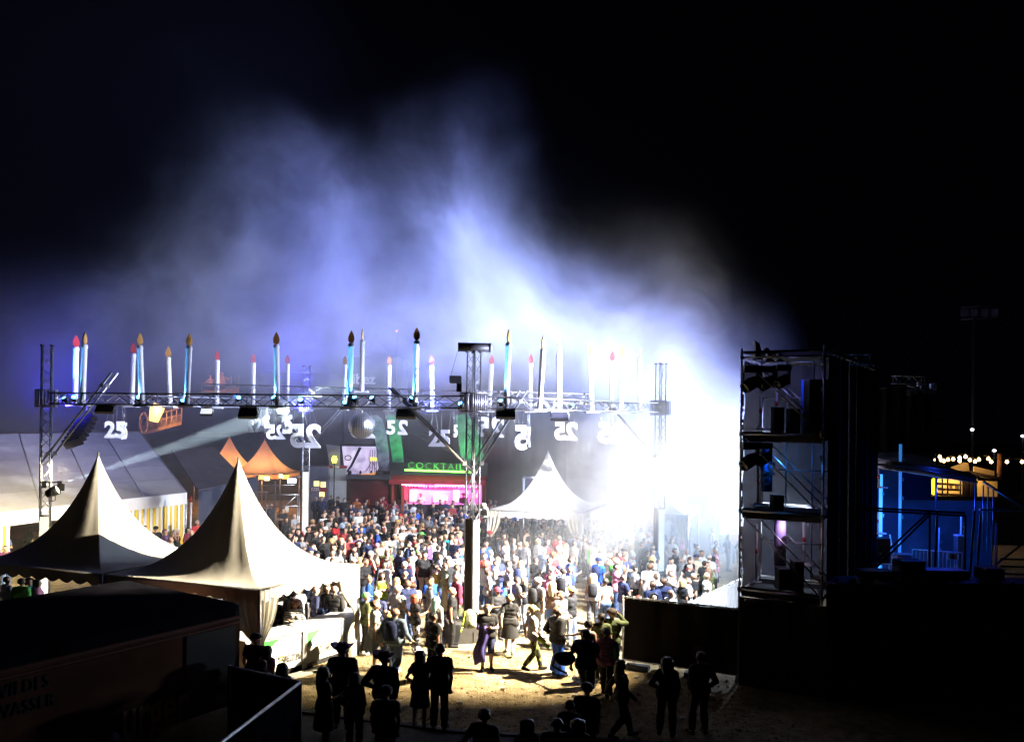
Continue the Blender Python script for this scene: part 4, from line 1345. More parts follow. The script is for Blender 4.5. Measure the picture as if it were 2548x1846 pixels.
# framed notice board behind the white tent
nbp = at(1325, 1225, 44)
no = thing("notice_board", "white framed board standing left of the hazy white tent's roof", "board", V(nbp.x, nbp.y, 0))
q0, q1, q2, q3 = at(1302, 1188, 44), at(1345, 1188, 44), at(1345, 1262, 44), at(1302, 1262, 44)
part("board", MB().prism([q0, q1, q2, q3], V(0, 0.05, 0)), mat("board_grey", (0.32, 0.30, 0.38), 0.6, 0, 0.15, 3), no)
fm_ = MB()
for a, b in ((q0, q1), (q1, q2), (q2, q3), (q3, q0)):
    fm_.bar(a, b, 0.07, 4)
part("board_frame", fm_, M_white, no)
part("stand", MB().bar(V(q3.x, 44, 0), q3, 0.05, 5).bar(V(q2.x, 44, 0), q2, 0.05, 5), M_galv, no)

# small tube scaffold on the left behind the crowd
sf = thing("tube_scaffold", "small open tube scaffold with a lit flood lamp left of the far tower", "scaffold", V(at(690, 1300, 41).x, 41, 0))
for a, b in (((685, 1198), (685, 1345)), ((740, 1232), (740, 1345)), ((662, 1222), (662, 1345)), ((744, 1240), (744, 1345))):
    p, q = at(*a, 41), at(*b, 41)
    part("standard", MB().bar(p, V(q.x, q.y, 0), 0.03, 6), M_galv, sf)
for a, b in (((648, 1208), (732, 1206)), ((634, 1224), (668, 1224)), ((636, 1231), (744, 1230)), ((640, 1262), (744, 1258))):
    part("ledger", MB().bar(at(*a, 41), at(*b, 41), 0.03, 6), M_galv, sf)
part("diagonal", MB().bar(at(690, 1276, 41), at(736, 1234, 41), 0.03, 6), M_galv, sf)
part("notice", MB().prism([at(710, 1260, 40.9), at(718, 1260, 40.9), at(718, 1274, 40.9), at(710, 1274, 40.9)], V(0, 0.02, 0)), M_white, sf)
lf = thing("flood_lamp", "white-glowing flood lamp clamped on the far truss tower", "floodlight", at(726, 1194, 38.6), "floodlights under the candle ring")
p = at(726, 1196, 38.6)
part("housing", MB().box(p + V(0, 0.08, 0.03), (0.42, 0.12, 0.26)), M_black, lf)
part("front_glass", MB().box(p, (0.38, 0.03, 0.2)), mat("white_flood_glow", (0.8, 0.8, 0.8), 0.3, emit=(0.95, 0.95, 1), estr=5), lf)
part("arm", MB().bar(p + V(0.1, 0.1, 0.15), at(748, 1186, 39.5), 0.03, 5), M_galv, lf)
# lamp on the dim tower that throws the light shaft
sl_ = at(133, 1222, 28.6)
par(sl_, at(300, 1150, 29), "black spot lamp on the dim tower throwing the pale shaft of light", mat("warm_lens", (0.8, 0.7, 0.4), 0.3, emit=(1, 0.85, 0.5), estr=9), 1.6, None)
tr_ = MB()
tr_.bar(at(98, 1200, 28.7), at(168, 1199, 28.7), 0.025, 6)
o = thing("lamp_arm", "cross arm with small clamped lamps on the dim tower", "lamp arm", at(120, 1200, 28.7))
part("tube", tr_, M_galv, o)
for px, py in ((155, 1212), (110, 1205), (148, 1205)):
    part("clamped_lamp", MB().box(at(px, py, 28.7), (0.14, 0.14, 0.24), 0.4), M_black, o)
# lamp bracket on the near tower
p = at(1205, 1275, 26)
lb = thing("bracket_lamp", "white lamp frame clamped to the near tower's right side", "floodlight", p)
fr_ = MB()
pts = [at(1196, 1264, 26), at(1212, 1264, 26), at(1214, 1284, 26), at(1197, 1287, 26)]
for a, b in zip(pts, pts[1:] + pts[:1]):
    fr_.bar(a, b, 0.025, 6)
part("lamp_frame", fr_, M_white, lb)
part("lamp_body", MB().box(at(1204, 1275, 26), (0.2, 0.16, 0.13)), M_black, lb)
part("top_lamp", MB().lathe([(0.001, 0), (0.09, 0.02), (0.1, 0.1), (0.001, 0.14)], 10, at(1202, 1262, 26)), M_white, lb)

# ------------------------------------------------------------------ stage scaffold
SA = V(6.0, 22.1, 0)
SU, SVv = V(0.86, -0.51, 0).normalized(), V(0.51, 0.86, 0).normalized()
SW, SD = 2.07, 2.07


def sp_(u, v, z):
    return SA + SU * u + SVv * v + V(0, 0, z)


SRZ = math.atan2(SU.y, SU.x)
M_deck = mat("dark_scaffold_deck", (0.02, 0.018, 0.018), 0.8, 0, 0.3, 4)
st = thing("stage_scaffold", "tall dark scaffold wing of the stage with three decks", "scaffold", sp_(1, 1, 0))
for u in (0, SW):
    for v in (0, SD):
        part("standard", MB().bar(sp_(u, v, 0), sp_(u, v, 8.75), 0.028, 8), M_galv, st)
for u in (0.7, 1.4):
    part("standard", MB().bar(sp_(u, SD, 2.5), sp_(u, SD, 8.5), 0.024, 8), M_galv, st)
for z in (2.45, 4.5, 6.5, 8.5):
    for v in (0, SD):
        part("ledger", MB().bar(sp_(0, v, z), sp_(SW, v, z), 0.026, 8), M_galv, st)
    for u in (0, SW):
        part("transom", MB().bar(sp_(u, 0, z), sp_(u, SD, z), 0.026, 8), M_galv, st)
for z in (2.45, 4.5, 6.5):
    part("deck", MB().box(sp_(SW / 2, SD / 2, z - 0.08), (SW - 0.08, SD - 0.08, 0.10), SRZ), M_deck, st)
    part("toe_board", MB().box(sp_(SW / 2, 0.06, z - 0.06), (SW - 0.1, 0.04, 0.26), SRZ), M_deck, st)
for z in (2.5, 4.55, 6.55):
    for v in (0.03, SD / 2, SD - 0.06):
        part("diagonal", MB().bar(sp_(0.1, v, z + 1.85), sp_(SW - 0.1, v, z + 0.02), 0.024, 6), M_galv, st)
for z in (3.5, 5.5, 7.5):
    part("guard_rail", MB().bar(sp_(0, SD - 0.04, z), sp_(SW, SD - 0.04, z), 0.02, 6), M_galv, st)
cpl = MB()
for z in (2.45, 4.5, 6.5, 8.5):
    for u in (0, SW):
        for v in (0, SD):
            cpl.box(sp_(u, v, z), (0.09, 0.09, 0.10), SRZ + 0.3)
part("coupler", cpl, M_galv, st)
# ragged bright tape edge where the gauze is laced to the front post
m_g, ntg, pg = nodes_of("dark_gauze")
pg.inputs["Base Color"].default_value = (0.03, 0.03, 0.036, 1)
tg = ntg.nodes.new("ShaderNodeBsdfTranslucent"); tg.inputs[0].default_value = (0.05, 0.05, 0.068, 1)
mg = ntg.nodes.new("ShaderNodeMixShader"); mg.inputs[0].default_value = 0.6
tp_ = ntg.nodes.new("ShaderNodeBsdfTransparent"); tp_.inputs[0].default_value = (0.8, 0.8, 0.8, 1)
mg2 = ntg.nodes.new("ShaderNodeMixShader"); mg2.inputs[0].default_value = 0.03
ntg.links.new(pg.outputs[0], mg.inputs[1]); ntg.links.new(tg.outputs[0], mg.inputs[2])
ntg.links.new(mg.outputs[0], mg2.inputs[1]); ntg.links.new(tp_.outputs[0], mg2.inputs[2])
ntg.links.new(mg2.outputs[0], ntg.nodes["Material Output"].inputs[0])
for z0, z1 in ((2.5, 4.38), (4.55, 6.38), (6.55, 8.4)):
    part("gauze_sheet", MB().sheet(lambda u, v, z0=z0, z1=z1: sp_(0.03 + (SW - 0.1) * u, SD + 0.06 + 0.03 * math.sin(u * 14 + z0), z0 + (z1 - z0) * v), 16, 6), m_g, st)
part("side_gauze", MB().sheet(lambda u, v: sp_(0.05 + 0.03 * math.sin(v * 25 + u * 5), 0.08 + (SD - 0.1) * u, 2.5 + 5.9 * v), 6, 30), m_g, st)
lace = MB()
for k in range(34):
    z = 2.0 + 6.4 * k / 34 + random.uniform(-0.05, 0.05)
    lace.box(sp_(0.045 + random.uniform(-0.012, 0.015), -0.01, z), (0.045, 0.03, random.uniform(0.03, 0.2)), SRZ)
    if k % 3 == 0:
        lace.box(sp_(SW - 0.06, -0.01, z), (0.045, 0.03, random.uniform(0.03, 0.2)), SRZ)
part("lacing_tape", lace, M_white, st, stuff=True)


def moving_head(p, label, s=1.0, tilt=0.6):
    p = Vector(p)
    t = thing("moving_head_lamp", label, "stage lamp", p, "stage lamps on the scaffold")
    part("lamp_base", MB().box(p, (0.36 * s, 0.3 * s, 0.16 * s)), M_black, t)
    for sx in (-1, 1):
        part("yoke_arm", MB().box(p + V(sx * 0.17 * s, 0, -0.22 * s), (0.05 * s, 0.12 * s, 0.4 * s)), M_black, t)
    q = Matrix.Rotation(-PI / 2 - tilt, 3, 'Y') @ Matrix.Rotation(0.4, 3, 'X')
    part("head", MB().lathe([(0.001, -0.22 * s), (0.10 * s, -0.2 * s), (0.15 * s, -0.02 * s), (0.13 * s, 0.2 * s), (0.12 * s, 0.2 * s), (0.1 * s, 0.17 * s), (0.001, 0.16 * s)], 14, p + V(0, 0, -0.34 * s), mtx=q), M_black, t)
    return t


moving_head(sp_(0.2, 0.1, 8.2), "black stage lamp hung at the scaffold's top left corner", 1.15)
moving_head(sp_(0.58, 0.3, 8.2), "black stage lamp second along the scaffold's top rail", 1.05)
moving_head(sp_(1.0, 0.2, 8.22), "black stage lamp third along the scaffold's top rail", 1.0)
moving_head(sp_(0.2, 0.1, 6.2), "black stage lamp hung below the scaffold's upper deck", 1.2)
moving_head(sp_(0.52, 0.35, 6.2), "second black stage lamp below the scaffold's upper deck", 1.0)


def barn(px, py, label, s, tilt):
    c = at(px, py, 22.15)
    t = thing("barn_door_lamp", label, "stage lamp", c, "lamps standing on the scaffold's top rail")
    q = Matrix.Rotation(tilt, 3, 'Y')
    n = V(0.02, 0, 0)
    part("door", MB().prism([c + q @ V(-0.12 * s, -0.1, 0.30 * s), c + q @ V(-0.02 * s, -0.1, 0.26 * s), c + q @ V(0.05 * s, -0.1, 0.12 * s), c + q @ V(0.06 * s, -0.1, -0.05 * s), c + q @ V(-0.06 * s, -0.1, -0.05 * s), c + q @ V(-0.07 * s, -0.1, 0.12 * s)], V(0, 0.22, 0)), M_black, t)
    part("stand", MB().bar(c + V(0, 0, -0.1), c + V(0, 0, 0.05), 0.03, 6).box(c + V(0, 0, -0.08), (0.2, 0.16, 0.05)), M_black, t)
    return t


barn(1884, 885, "curved black lamp shield, tallest on the scaffold's top rail", 1.25, 0.15)
barn(1914, 889, "middle black lamp shield on the scaffold's top rail", 0.9, -0.1)
barn(1940, 890, "smallest black lamp shield on the scaffold's top rail", 0.7, -0.1)


def cab(c, size, label):
    c = Vector(c)
    t = thing("speaker_cabinet", label, "loudspeaker", c - V(0, 0, size[2] / 2), "speaker cabinets on the scaffold decks")
    part("cabinet", MB().box(c, size), M_black, t)
    part("grille", MB().box(c + V(0, -size[1] / 2 - 0.006, 0), (size[0] * 0.88, 0.012, size[2] * 0.88)), M_deck, t)
    part("handle", MB().box(c + V(size[0] / 2 + 0.008, 0, 0), (0.016, 0.12, 0.05)), M_deck, t)
    return t


cab(sp_(0.72, 0.9, 6.5 + 0.36), (0.26, 0.34, 0.72), "narrow black cabinet standing on the upper deck, left one")
cab(sp_(1.15, 0.8, 6.5 + 0.34), (0.26, 0.34, 0.68), "narrow black cabinet standing on the upper deck, right one")
cab(sp_(1.72, 0.8, 6.5 + 0.72), (0.5, 0.45, 1.44), "large black cabinet at the upper deck's right end")
cab(sp_(0.78, 0.7, 4.5 + 0.2), (0.28, 0.34, 0.40), "small black cabinet on the middle deck beside the blue column")
cab(sp_(0.95, 0.7, 2.44 + 0.28), (0.3, 0.4, 0.55), "black cabinet on the lower deck before the lilac column")
cab(sp_(1.33, 0.6, 2.44 + 0.4), (0.24, 0.4, 0.8), "taller black cabinet on the lower deck, right one")


def column25(px, y0, y1, d, w, col, label, estr, lean=0):
    a, b = at(px, y1, d), at(px, y0, d)
    t = thing("printed_column", label, "column banner", a, "printed columns inside the stage")
    m = mat("column_print_" + str(px), col, 0.6, 0, 0.15, 3)
    part("column", MB().bar(a, b, w / 2, 18), m, t)
    n = V(-0.1, -1, 0).normalized()
    c = a.lerp(b, 0.42) + V(0, -w / 2 - 0.012, 0)
    h = (b - a).length
    for k, ch in enumerate("25"):
        part("figure", text_mb(ch, 0.5, 0.012, (c + V(0.07 - 0.14 * k, 0, 0.08 - 0.26 * k), V(-0.8, 0, 0), V(0, 0, 1)), bold=0.012), M_txt, t)
    return t


column25(1908, 1108, 1222, 23.0, 0.29, (0.04, 0.25, 0.75), "blue column with black mirrored figures inside the middle scaffold level", 0)
column25(1941, 1288, 1406, 23.0, 0.32, (0.55, 0.45, 0.75), "lilac column with black mirrored figures inside the lower scaffold level", 0)
column25(2010, 945, 1075, 23.0, 0.36, (0.03, 0.12, 0.6), "deep blue column behind the large cabinet on the upper scaffold level", 0)


def foot_post(px, y0, y1, d, label, col=(0.7, 0.68, 0.62), r=0.035):
    a, b = at(px, y1, d), at(px, y0, d)
    t = thing("white_post", label, "post", a, "white posts with red marks")
    part("shaft", MB().bar(a, b, r, 8), mat("cream_post", col, 0.5, 0, 0.1, 4), t)
    c = a.lerp(b, 0.55)
    part("red_mark", MB().bar(c - V(0, 0, 0.06), c + V(0, 0, 0.06), r * 1.15, 8), mat("red_tape", (0.55, 0.04, 0.02), 0.5), t)
    part("foot_plate", MB().lathe([(0.001, 0.05), (0.1, 0.05), (0.30, 0.02), (0.30, 0.0), (0.001, 0.0)], 16, a), mat("cream_post", col), t)
    return t


foot_post(1893, 985, 1068, 23.3, "white post with red mark on the upper scaffold level, left")
foot_post(1932, 950, 1070, 23.3, "pinkish post with red mark on the upper scaffold level")
foot_post(1886, 1150, 1256, 23.3, "white post on a round plate on the middle scaffold level")
foot_post(1882, 1305, 1450, 23.3, "slim post with red mark on the lower scaffold level")
foot_post(2000, 1290, 1405, 23.3, "white post at the lower scaffold level's right end")
foot_post(2187, 1165, 1213, 30, "white post on a round plate high in the blue backstage", (0.7, 0.6, 0.75))
foot_post(2184, 1270, 1327, 30, "white post on a round plate lower in the blue backstage", (0.7, 0.6, 0.75))

# roof sheet, back drapes with leaking seams
rf_ = thing("stage_roof", "flat black roof over the stage", "stage roof", V(9, 26, 8.6))
part("roof_sheet", MB().prism([sp_(0, 0.1, 8.62), sp_(SW + 0.05, 0.1, 8.62), sp_(SW + 0.05, 9, 8.62), sp_(0, 9, 8.62)], V(0, 0, 0.06)), M_drape, rf_)
dr = thing("stage_drapes", "tall black drapes hung side by side along the stage's back", "drape", V(10.4, 25.9, 0))
p0, p1 = sp_(SW + 0.08, 0.1, 0), sp_(SW + 0.08, 8.9, 0)
nd = 6
dv_ = (p1 - p0)
nrm_ = V(dv_.y, -dv_.x, 0).normalized()
for k in range(nd):
    def df(u, v, k=k):
        q = (k + 0.012 + u * (0.972 - 0.012 * math.sin(v * 11 + k * 2) - 0.008 * math.sin(v * 37 + k))) / nd
        p = p0.lerp(p1, q) + nrm_ * (0.07 * math.sin(u * 16 + k) * (1 - 0.3 * v))
        return V(p.x, p.y, 0.02 + 8.5 * v)
    part("drape_panel", MB().sheet(df, 24, 12), M_drape, dr)
for k in range(nd + 1):
    p = p0.lerp(p1, k / nd) - nrm_ * 0.12
    part("standard", MB().bar(p, p + V(0, 0, 8.8), 0.026, 6), M_galv, dr)
for a, b, d, lab in (((2045, 896), (2160, 894), 24, "thin roof truss above the scaffold's right corner"), ((2226, 945), (2297, 947), 31, "thin roof truss farther along the stage roof")):
    truss("roof_truss", lab, at(*a, d), at(*b, d), 0.25, 0.28, M_alu, 0.4, r=0.016)
o = thing("roof_clutter", "small clamps and cable ends at the stage roof's far corner", "clamps", at(2310, 970, 31))
cm_ = MB()
for k in range(9):
    cm_.box(at(2262 + 8 * k, 962 + random.uniform(-6, 14), 31), (0.1, 0.1, random.uniform(0.08, 0.3)))
cm_.bar(at(2258, 960, 31), at(2328, 978, 31), 0.03, 5)
part("clamps", cm_, M_galv, o)

rdp = thing("rear_drape", "short black drape hanging under the far roof truss", "drape", at(2258, 1120, 31.2))
rda, rdb = at(2180, 1125, 31.2), at(2330, 1125, 31.2)
part("drape_panel", MB().sheet(lambda u, v: rda.lerp(rdb, u) + V(0, 0.06 * math.sin(u * 30), 2.35 * v), 24, 4), M_drape, rdp)
part("drape_pipe", MB().bar(rda + V(0, 0, 2.38), rdb + V(0, 0, 2.38), 0.03, 6), M_alub, rdp)
part("hanger_post", MB().bar(V(rdb.x, rdb.y, 0), rdb + V(0, 0, 2.5), 0.04, 6), M_alub, rdp)

# fence before the stage, with rail and feet
fn_ = thing("sheeted_fence", "dark sheeted fence panel left of the scaffold's foot", "fence", V(4.6, 22.7, 0))
fa, fb_ = V(3.15, 23.3, 0), V(5.95, 22.0, 0)
part("sheet", MB().sheet(lambda u, v: fa.lerp(fb_, u) + V(0.02 * math.sin(u * 30 + v * 3), 0.02 * math.sin(u * 23), 0.24 + 1.68 * v), 30, 6), M_fade, fn_)
part("top_rail", MB().bar(fa + V(0, 0.03, 1.94), fb_ + V(0, 0.03, 1.94), 0.026, 8), M_galv, fn_)
part("bottom_rail", MB().bar(fa + V(0, 0.03, 0.22), fb_ + V(0, 0.03, 0.22), 0.026, 8), M_galv, fn_)
for q in (0, 0.34, 0.67, 1):
    p = fa.lerp(fb_, q)
    part("post", MB().bar(p + V(0, 0.10, 0), p + V(0, 0.10, 1.97), 0.024, 8), M_galv, fn_)
for q in (0.1, 0.62):
    p = fa.lerp(fb_, q)
    part("foot_block", MB().box(p + V(0.1, -0.05, 0.07), (0.62, 0.24, 0.14), -0.4), mat("rubber_foot", (0.03, 0.03, 0.03), 0.8), fn_)
tie = MB()
for k in range(16):
    p = fa.lerp(fb_, (k + 0.5) / 16)
    tie.box(p + V(0, 0.03, 1.94), (0.03, 0.07, 0.07), -0.4)
part("cable_tie", tie, M_white, fn_)
single("turf_lump", MB().lathe([(0.001, 0), (0.16, 0), (0.12, 0.09), (0.001, 0.12)], 9, V(3.95, 22.75, 0)), mat("dry_turf", (0.2, 0.15, 0.07)), "clump of turf lying below the fence's lower rail", "clod", V(3.95, 22.75, 0))

# front-of-stage barricade (white-lit panels)
q0, q1 = V(5.15, 25.4, 0), V(8.2, 30.0, 0)
dq = (q1 - q0)
nq = 7
for k in range(nq):
    a, b = q0.lerp(q1, (k + 0.01) / nq), q0.lerp(q1, (k + 0.99) / nq)
    nn_ = V(-dq.y, dq.x, 0).normalized()
    t = thing("stage_barricade", "white-lit stage barricade panel behind the sheeted fence, " + ["nearest the fence end", "second from the fence end", "third from the fence end", "fourth, in the middle of its row", "third from the stage end", "second from the stage end", "nearest the stage"][k], "barricade", a, "stage barricade row")
    part("panel", MB().prism([a, b, b + V(0, 0, 1.2), a + V(0, 0, 1.2)], nn_ * -0.04), mat("pale_barricade", (0.55, 0.55, 0.56), 0.45, 0.0, 0.15, 5), t)
    rb_ = MB()
    for j in range(5):
        c = a.lerp(b, (j + 0.5) / 5)
        rb_.bar(c + nn_ * 0.02, c + nn_ * 0.02 + V(0, 0, 1.18), 0.02, 5)
    part("rib", rb_, M_galv, t)
    part("handrail", MB().bar(a + V(0, 0, 1.22), b + V(0, 0, 1.22), 0.035, 6), M_galv, t)
    part("step_plate", MB().prism([a, b, b - nn_ * 0.7, a - nn_ * 0.7], V(0, 0, 0.04)), mat("pale_barricade", (0.5, 0.5, 0.5)), t)

# black hoardings that hide the backstage floor
ho = thing("black_hoarding", "black sheeted wall under and right of the stage scaffold", "hoarding", V(10, 21.4, 0))
for k, (x0, x1, y, z) in enumerate(((5.97, 7.84, 21.38, 2.3), (7.80, 10.36, 20.72, 2.86), (10.3, 12.56, 20.7, 2.9), (12.5, 17.0, 20.6, 2.92))):
    part("sheet_panel", MB().sheet(lambda u, v, x0=x0, x1=x1, y=y, z=z: V(x0 + (x1 - x0) * u, y - (1.06 * (u - 0.5) if x0 == 5.97 else 0) + 0.03 * math.sin(u * 17 + v * 2), z * v), 18, 5), M_drape, ho)
    part("hoarding_rail", MB().bar(V(x0, y + 0.05, z), V(x1, y + 0.05, z), 0.03, 6), M_alub, ho)
for x in (8.11, 10.32, 12.52):
    part("post", MB().bar(V(x, 21.0, 0), V(x, 21.0, 2.95), 0.04, 6), M_alub, ho)
for k, (x, w, h, lab) in enumerate(((9.3, 0.8, 0.20, "low black case on the hoarding ledge, first"), (10.15, 0.62, 0.46, "tall black case on the hoarding ledge below the railing sign"), (11.0, 1.1, 0.24, "long black case on the hoarding ledge"), (12.2, 0.5, 0.3, "square black case at the ledge's right end"))):
    t = thing("flight_case", lab, "flight case", V(x, 21.5, 2.9), "flight cases on the ledge")
    part("case_box", MB().box(V(x, 21.5, 2.9 + h / 2), (w, 0.5, h)), M_black, t)
    cn = MB()
    for sx in (-1, 1):
        cn.box(V(x + sx * w / 2, 21.25, 2.9 + h), (0.05, 0.05, 0.05)).box(V(x + sx * w / 2, 21.25, 2.92), (0.05, 0.05, 0.05))
    part("corner", cn, M_galv, t)
led = MB().box(V(12.3, 21.3, 2.84), (9.0, 1.2, 0.06))
part("ledge", led, M_deck, ho)

# ------------------------------------------------------------------ blue backstage
bs = thing("backstage_room", "blue-lit open backstage room right of the drapes", "backstage", V(16, 34, 0))
M_bw = mat("backstage_sheet", (0.12, 0.12, 0.14), 0.8, 0, 0.3, 1, spec=0.1)
part("back_wall", MB().box(V(14.6, 35.2, 2.6), (3.5, 0.1, 5.2)).box(V(18.2, 35.25, 1.8), (3.7, 0.1, 3.6)), M_bw, bs)
part("side_wall", MB().box(V(12.95, 32.8, 2.4), (0.1, 4.6, 4.8)), M_bw, bs)
part("floor", MB().box(V(16.2, 32.6, 0.55), (6.8, 4.8, 0.1)), M_bw, bs)
part("header", MB().prism([at(2245, 1165, 33), at(2318, 1180, 33), at(2318, 1243, 33), at(2245, 1243, 33)], V(0, 0.1, 0)), M_drape, bs)
cr = [at(2166, 1156, 29), at(2430, 1196, 29)]
can = thing("canopy_roof", "sloping canopy roof with a blue-lit lower edge over the backstage", "canopy", cr[0])
part("roof_sheet", MB().prism([cr[0], cr[1], cr[1] + V(0.4, 4.5, 0.55), cr[0] + V(0.4, 4.5, 0.55)], V(0, 0, 0.08)), mat("canopy_sheet", (0.16, 0.16, 0.18), 0.6, 0, 0.2, 2), can)
for k in range(3):
    part("roof_tube", MB().bar(cr[0] + V(0, -0.06 + 0.2 * k, 0.12 + 0.06 * k), cr[1] + V(0, -0.06 + 0.2 * k, 0.12 + 0.06 * k), 0.03, 6), M_alu, can)
part("edge_tube", MB().bar(cr[0] + V(0, -0.05, -0.04), cr[1] + V(0, -0.05, -0.04), 0.045, 6), M_white, can)
for px in (2427, 2447, 2459, 2472):
    a = at(px, 1200 + (px - 2427) * 0.35, 29)
    part("post", MB().bar(a, V(a.x, a.y, 2.5), 0.025, 6), M_alu, can)
part("stringer", MB().bar(at(2447, 1198, 29), at(2548, 1262, 29), 0.05, 6).bar(at(2437, 1268, 29), at(2548, 1268, 29), 0.05, 6), M_alu, can)
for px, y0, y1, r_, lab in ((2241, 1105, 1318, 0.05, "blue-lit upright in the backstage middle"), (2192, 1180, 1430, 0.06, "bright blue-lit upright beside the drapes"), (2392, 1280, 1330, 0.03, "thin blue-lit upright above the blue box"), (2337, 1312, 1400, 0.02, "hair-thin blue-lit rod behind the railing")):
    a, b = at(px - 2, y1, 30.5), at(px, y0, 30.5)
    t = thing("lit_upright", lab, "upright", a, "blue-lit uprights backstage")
    part("tube", MB().bar(V(a.x, a.y, 0.6), b, r_, 8), mat("upright_painted_glow_%d" % px, (0.3, 0.5, 0.8), 0.4, emit=(0.04, 0.30, 1.0), estr=2.0 if px == 2192 else 0.5) if px in (2192, 2241) else M_white, t)  # two uprights glow in place of light falling on them from nearby lamps
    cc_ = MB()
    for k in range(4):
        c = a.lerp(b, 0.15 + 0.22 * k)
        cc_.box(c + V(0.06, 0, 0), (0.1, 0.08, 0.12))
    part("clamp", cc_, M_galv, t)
bx = at(2387, 1358, 30.5)
t = thing("cable_box", "tall blue-lit cabinet standing behind the railing sign", "cabinet", V(bx.x, bx.y, 0.6))
part("cabinet", MB().box(V(bx.x, bx.y, bx.z), (0.26, 0.3, 0.72)), M_bw, t)
part("lid", MB().box(V(bx.x, bx.y, bx.z + 0.38), (0.28, 0.32, 0.04)), M_white, t)
part("foot", MB().box(V(bx.x, bx.y, (0.6 + bx.z - 0.36) / 2), (0.2, 0.24, bx.z - 0.96)), M_bw, t)


def railing(a, b, label, h=0.62, n=11, sign=False):
    t = thing("crowd_barrier", label, "crowd barrier", a, "crowd barriers backstage")
    part("top_rail", MB().bar(a, b, 0.025, 6), M_white, t)
    part("bottom_rail", MB().bar(a - V(0, 0, h), b - V(0, 0, h), 0.02, 6), M_white, t)
    br_ = MB()
    for k in range(n + 1):
        p = a.lerp(b, k / n)
        br_.bar(p, p - V(0, 0, h), 0.014, 5)
    part("bar", br_, M_white, t, stuff=True)
    part("foot", MB().bar(a - V(0, 0, h), V(a.x, a.y, 0.6), 0.02, 5).bar(b - V(0, 0, h), V(b.x, b.y, 0.6), 0.02, 5), M_white, t)
    return t


rl_ = railing(at(2270, 1367, 29.5), at(2394, 1375, 29.5), "blue-lit crowd barrier carrying a round emblem sign", 0.75, 13)
railing(at(2164, 1402, 28), at(2240, 1405, 28), "dim crowd barrier low beside the drapes", 0.42, 8)
railing(at(2214, 1330, 30), at(2226, 1402, 29), "short steep barrier end beside the dark rack", 0.3, 4)
sg = thing("emblem_sign", "pale sign with a dark ring and triangle hung on the barrier", "sign", at(2370, 1383, 29.4))
s0 = [at(2359, 1374, 29.4), at(2382, 1376, 29.4), at(2382, 1392, 29.4), at(2359, 1391, 29.4)]
part("board", MB().prism(s0, V(0, 0.03, 0)), M_white, sg)
em = MB()
ec = at(2370.5, 1383, 29.38)
for k in range(16):
    a0_, a1_ = 2 * PI * k / 16, 2 * PI * (k + 1) / 16
    em.bar(ec + V(0.095 * math.cos(a0_), 0, 0.095 * math.sin(a0_)), ec + V(0.095 * math.cos(a1_), 0, 0.095 * math.sin(a1_)), 0.01, 4)
em.prism([ec + V(-0.05, 0, -0.05), ec + V(0.05, 0, -0.05), ec + V(0, 0, 0.065)], V(0, -0.01, 0))
part("emblem", em, M_txt, sg)
rk_ = at(2188, 1368, 29.5)
t = thing("equipment_rack", "dark equipment rack standing at the drapes' foot", "rack", V(rk_.x, rk_.y, 0.6))
part("frame", MB().box(rk_, (0.55, 0.5, 0.86)), M_black, t)
for k in range(4):
    part("rack_unit", MB().box(rk_ + V(0.02, -0.26, -0.32 + 0.2 * k), (0.46, 0.03, 0.16)), M_panel, t)
cb_ = MB()
cb_.path([rk_ + V(-0.1, -0.28, 0.2), rk_ + V(-0.02, -0.3, 0), rk_ + V(-0.12, -0.3, -0.15), rk_ + V(0.02, -0.28, -0.25)], 0.012, 5)
part("cable", cb_, M_black, t)
t = thing("riser_block", "lilac-lit riser block behind the small barriers", "riser", at(2246, 1390, 30))
rb0 = at(2246, 1392, 30)
part("top", MB().box(rb0 + V(0, 0, 0.18), (0.62, 0.5, 0.06)), M_bw, t)
part("side", MB().box(rb0 + V(0, 0, -0.15), (0.58, 0.46, 0.6)), mat("lilac_sheet", (0.35, 0.22, 0.4), 0.7), t)
for k in range(8):
    p = at(2243 + 7.4 * k, 1411 + 0.5 * k, 27)
    t = thing("storage_crate", "white-topped dark crate on the ledge, " + ["first from the left", "second from the left", "third from the left", "fourth from the left", "fourth from the right", "third from the right", "second from the right", "first from the right"][k] , "crate", p, "white-topped crates on the ledge")
    part("crate_body", MB().box(p + V(0, 0, -0.11), (0.085, 0.2, 0.22)), M_black, t)
    part("crate_lid", MB().box(p + V(0, 0, 0.02), (0.08, 0.2, 0.04)), M_white, t)
# dark frame in front of it
fr2 = thing("front_frame", "black tube frame with a diagonal in front of the blue backstage", "frame", V(13.2, 26, 0))
for a, b in (((2140, 1262), (2400, 1276)), ((2140, 1268), (2400, 1283)), ((2313, 1270), (2313, 1450)), ((2332, 1268), (2326, 1450)), ((2313, 1272), (2150, 1425)), ((2318, 1276), (2160, 1432)), ((2402, 1280), (2400, 1450)), ((2425, 1270), (2412, 1450)), ((2440, 1280), (2430, 1450)), ((2548, 1350), (2425, 1445))):
    part("tube", MB().bar(at(*a, 26), at(*b, 26), 0.035, 6), M_alub, fr2)
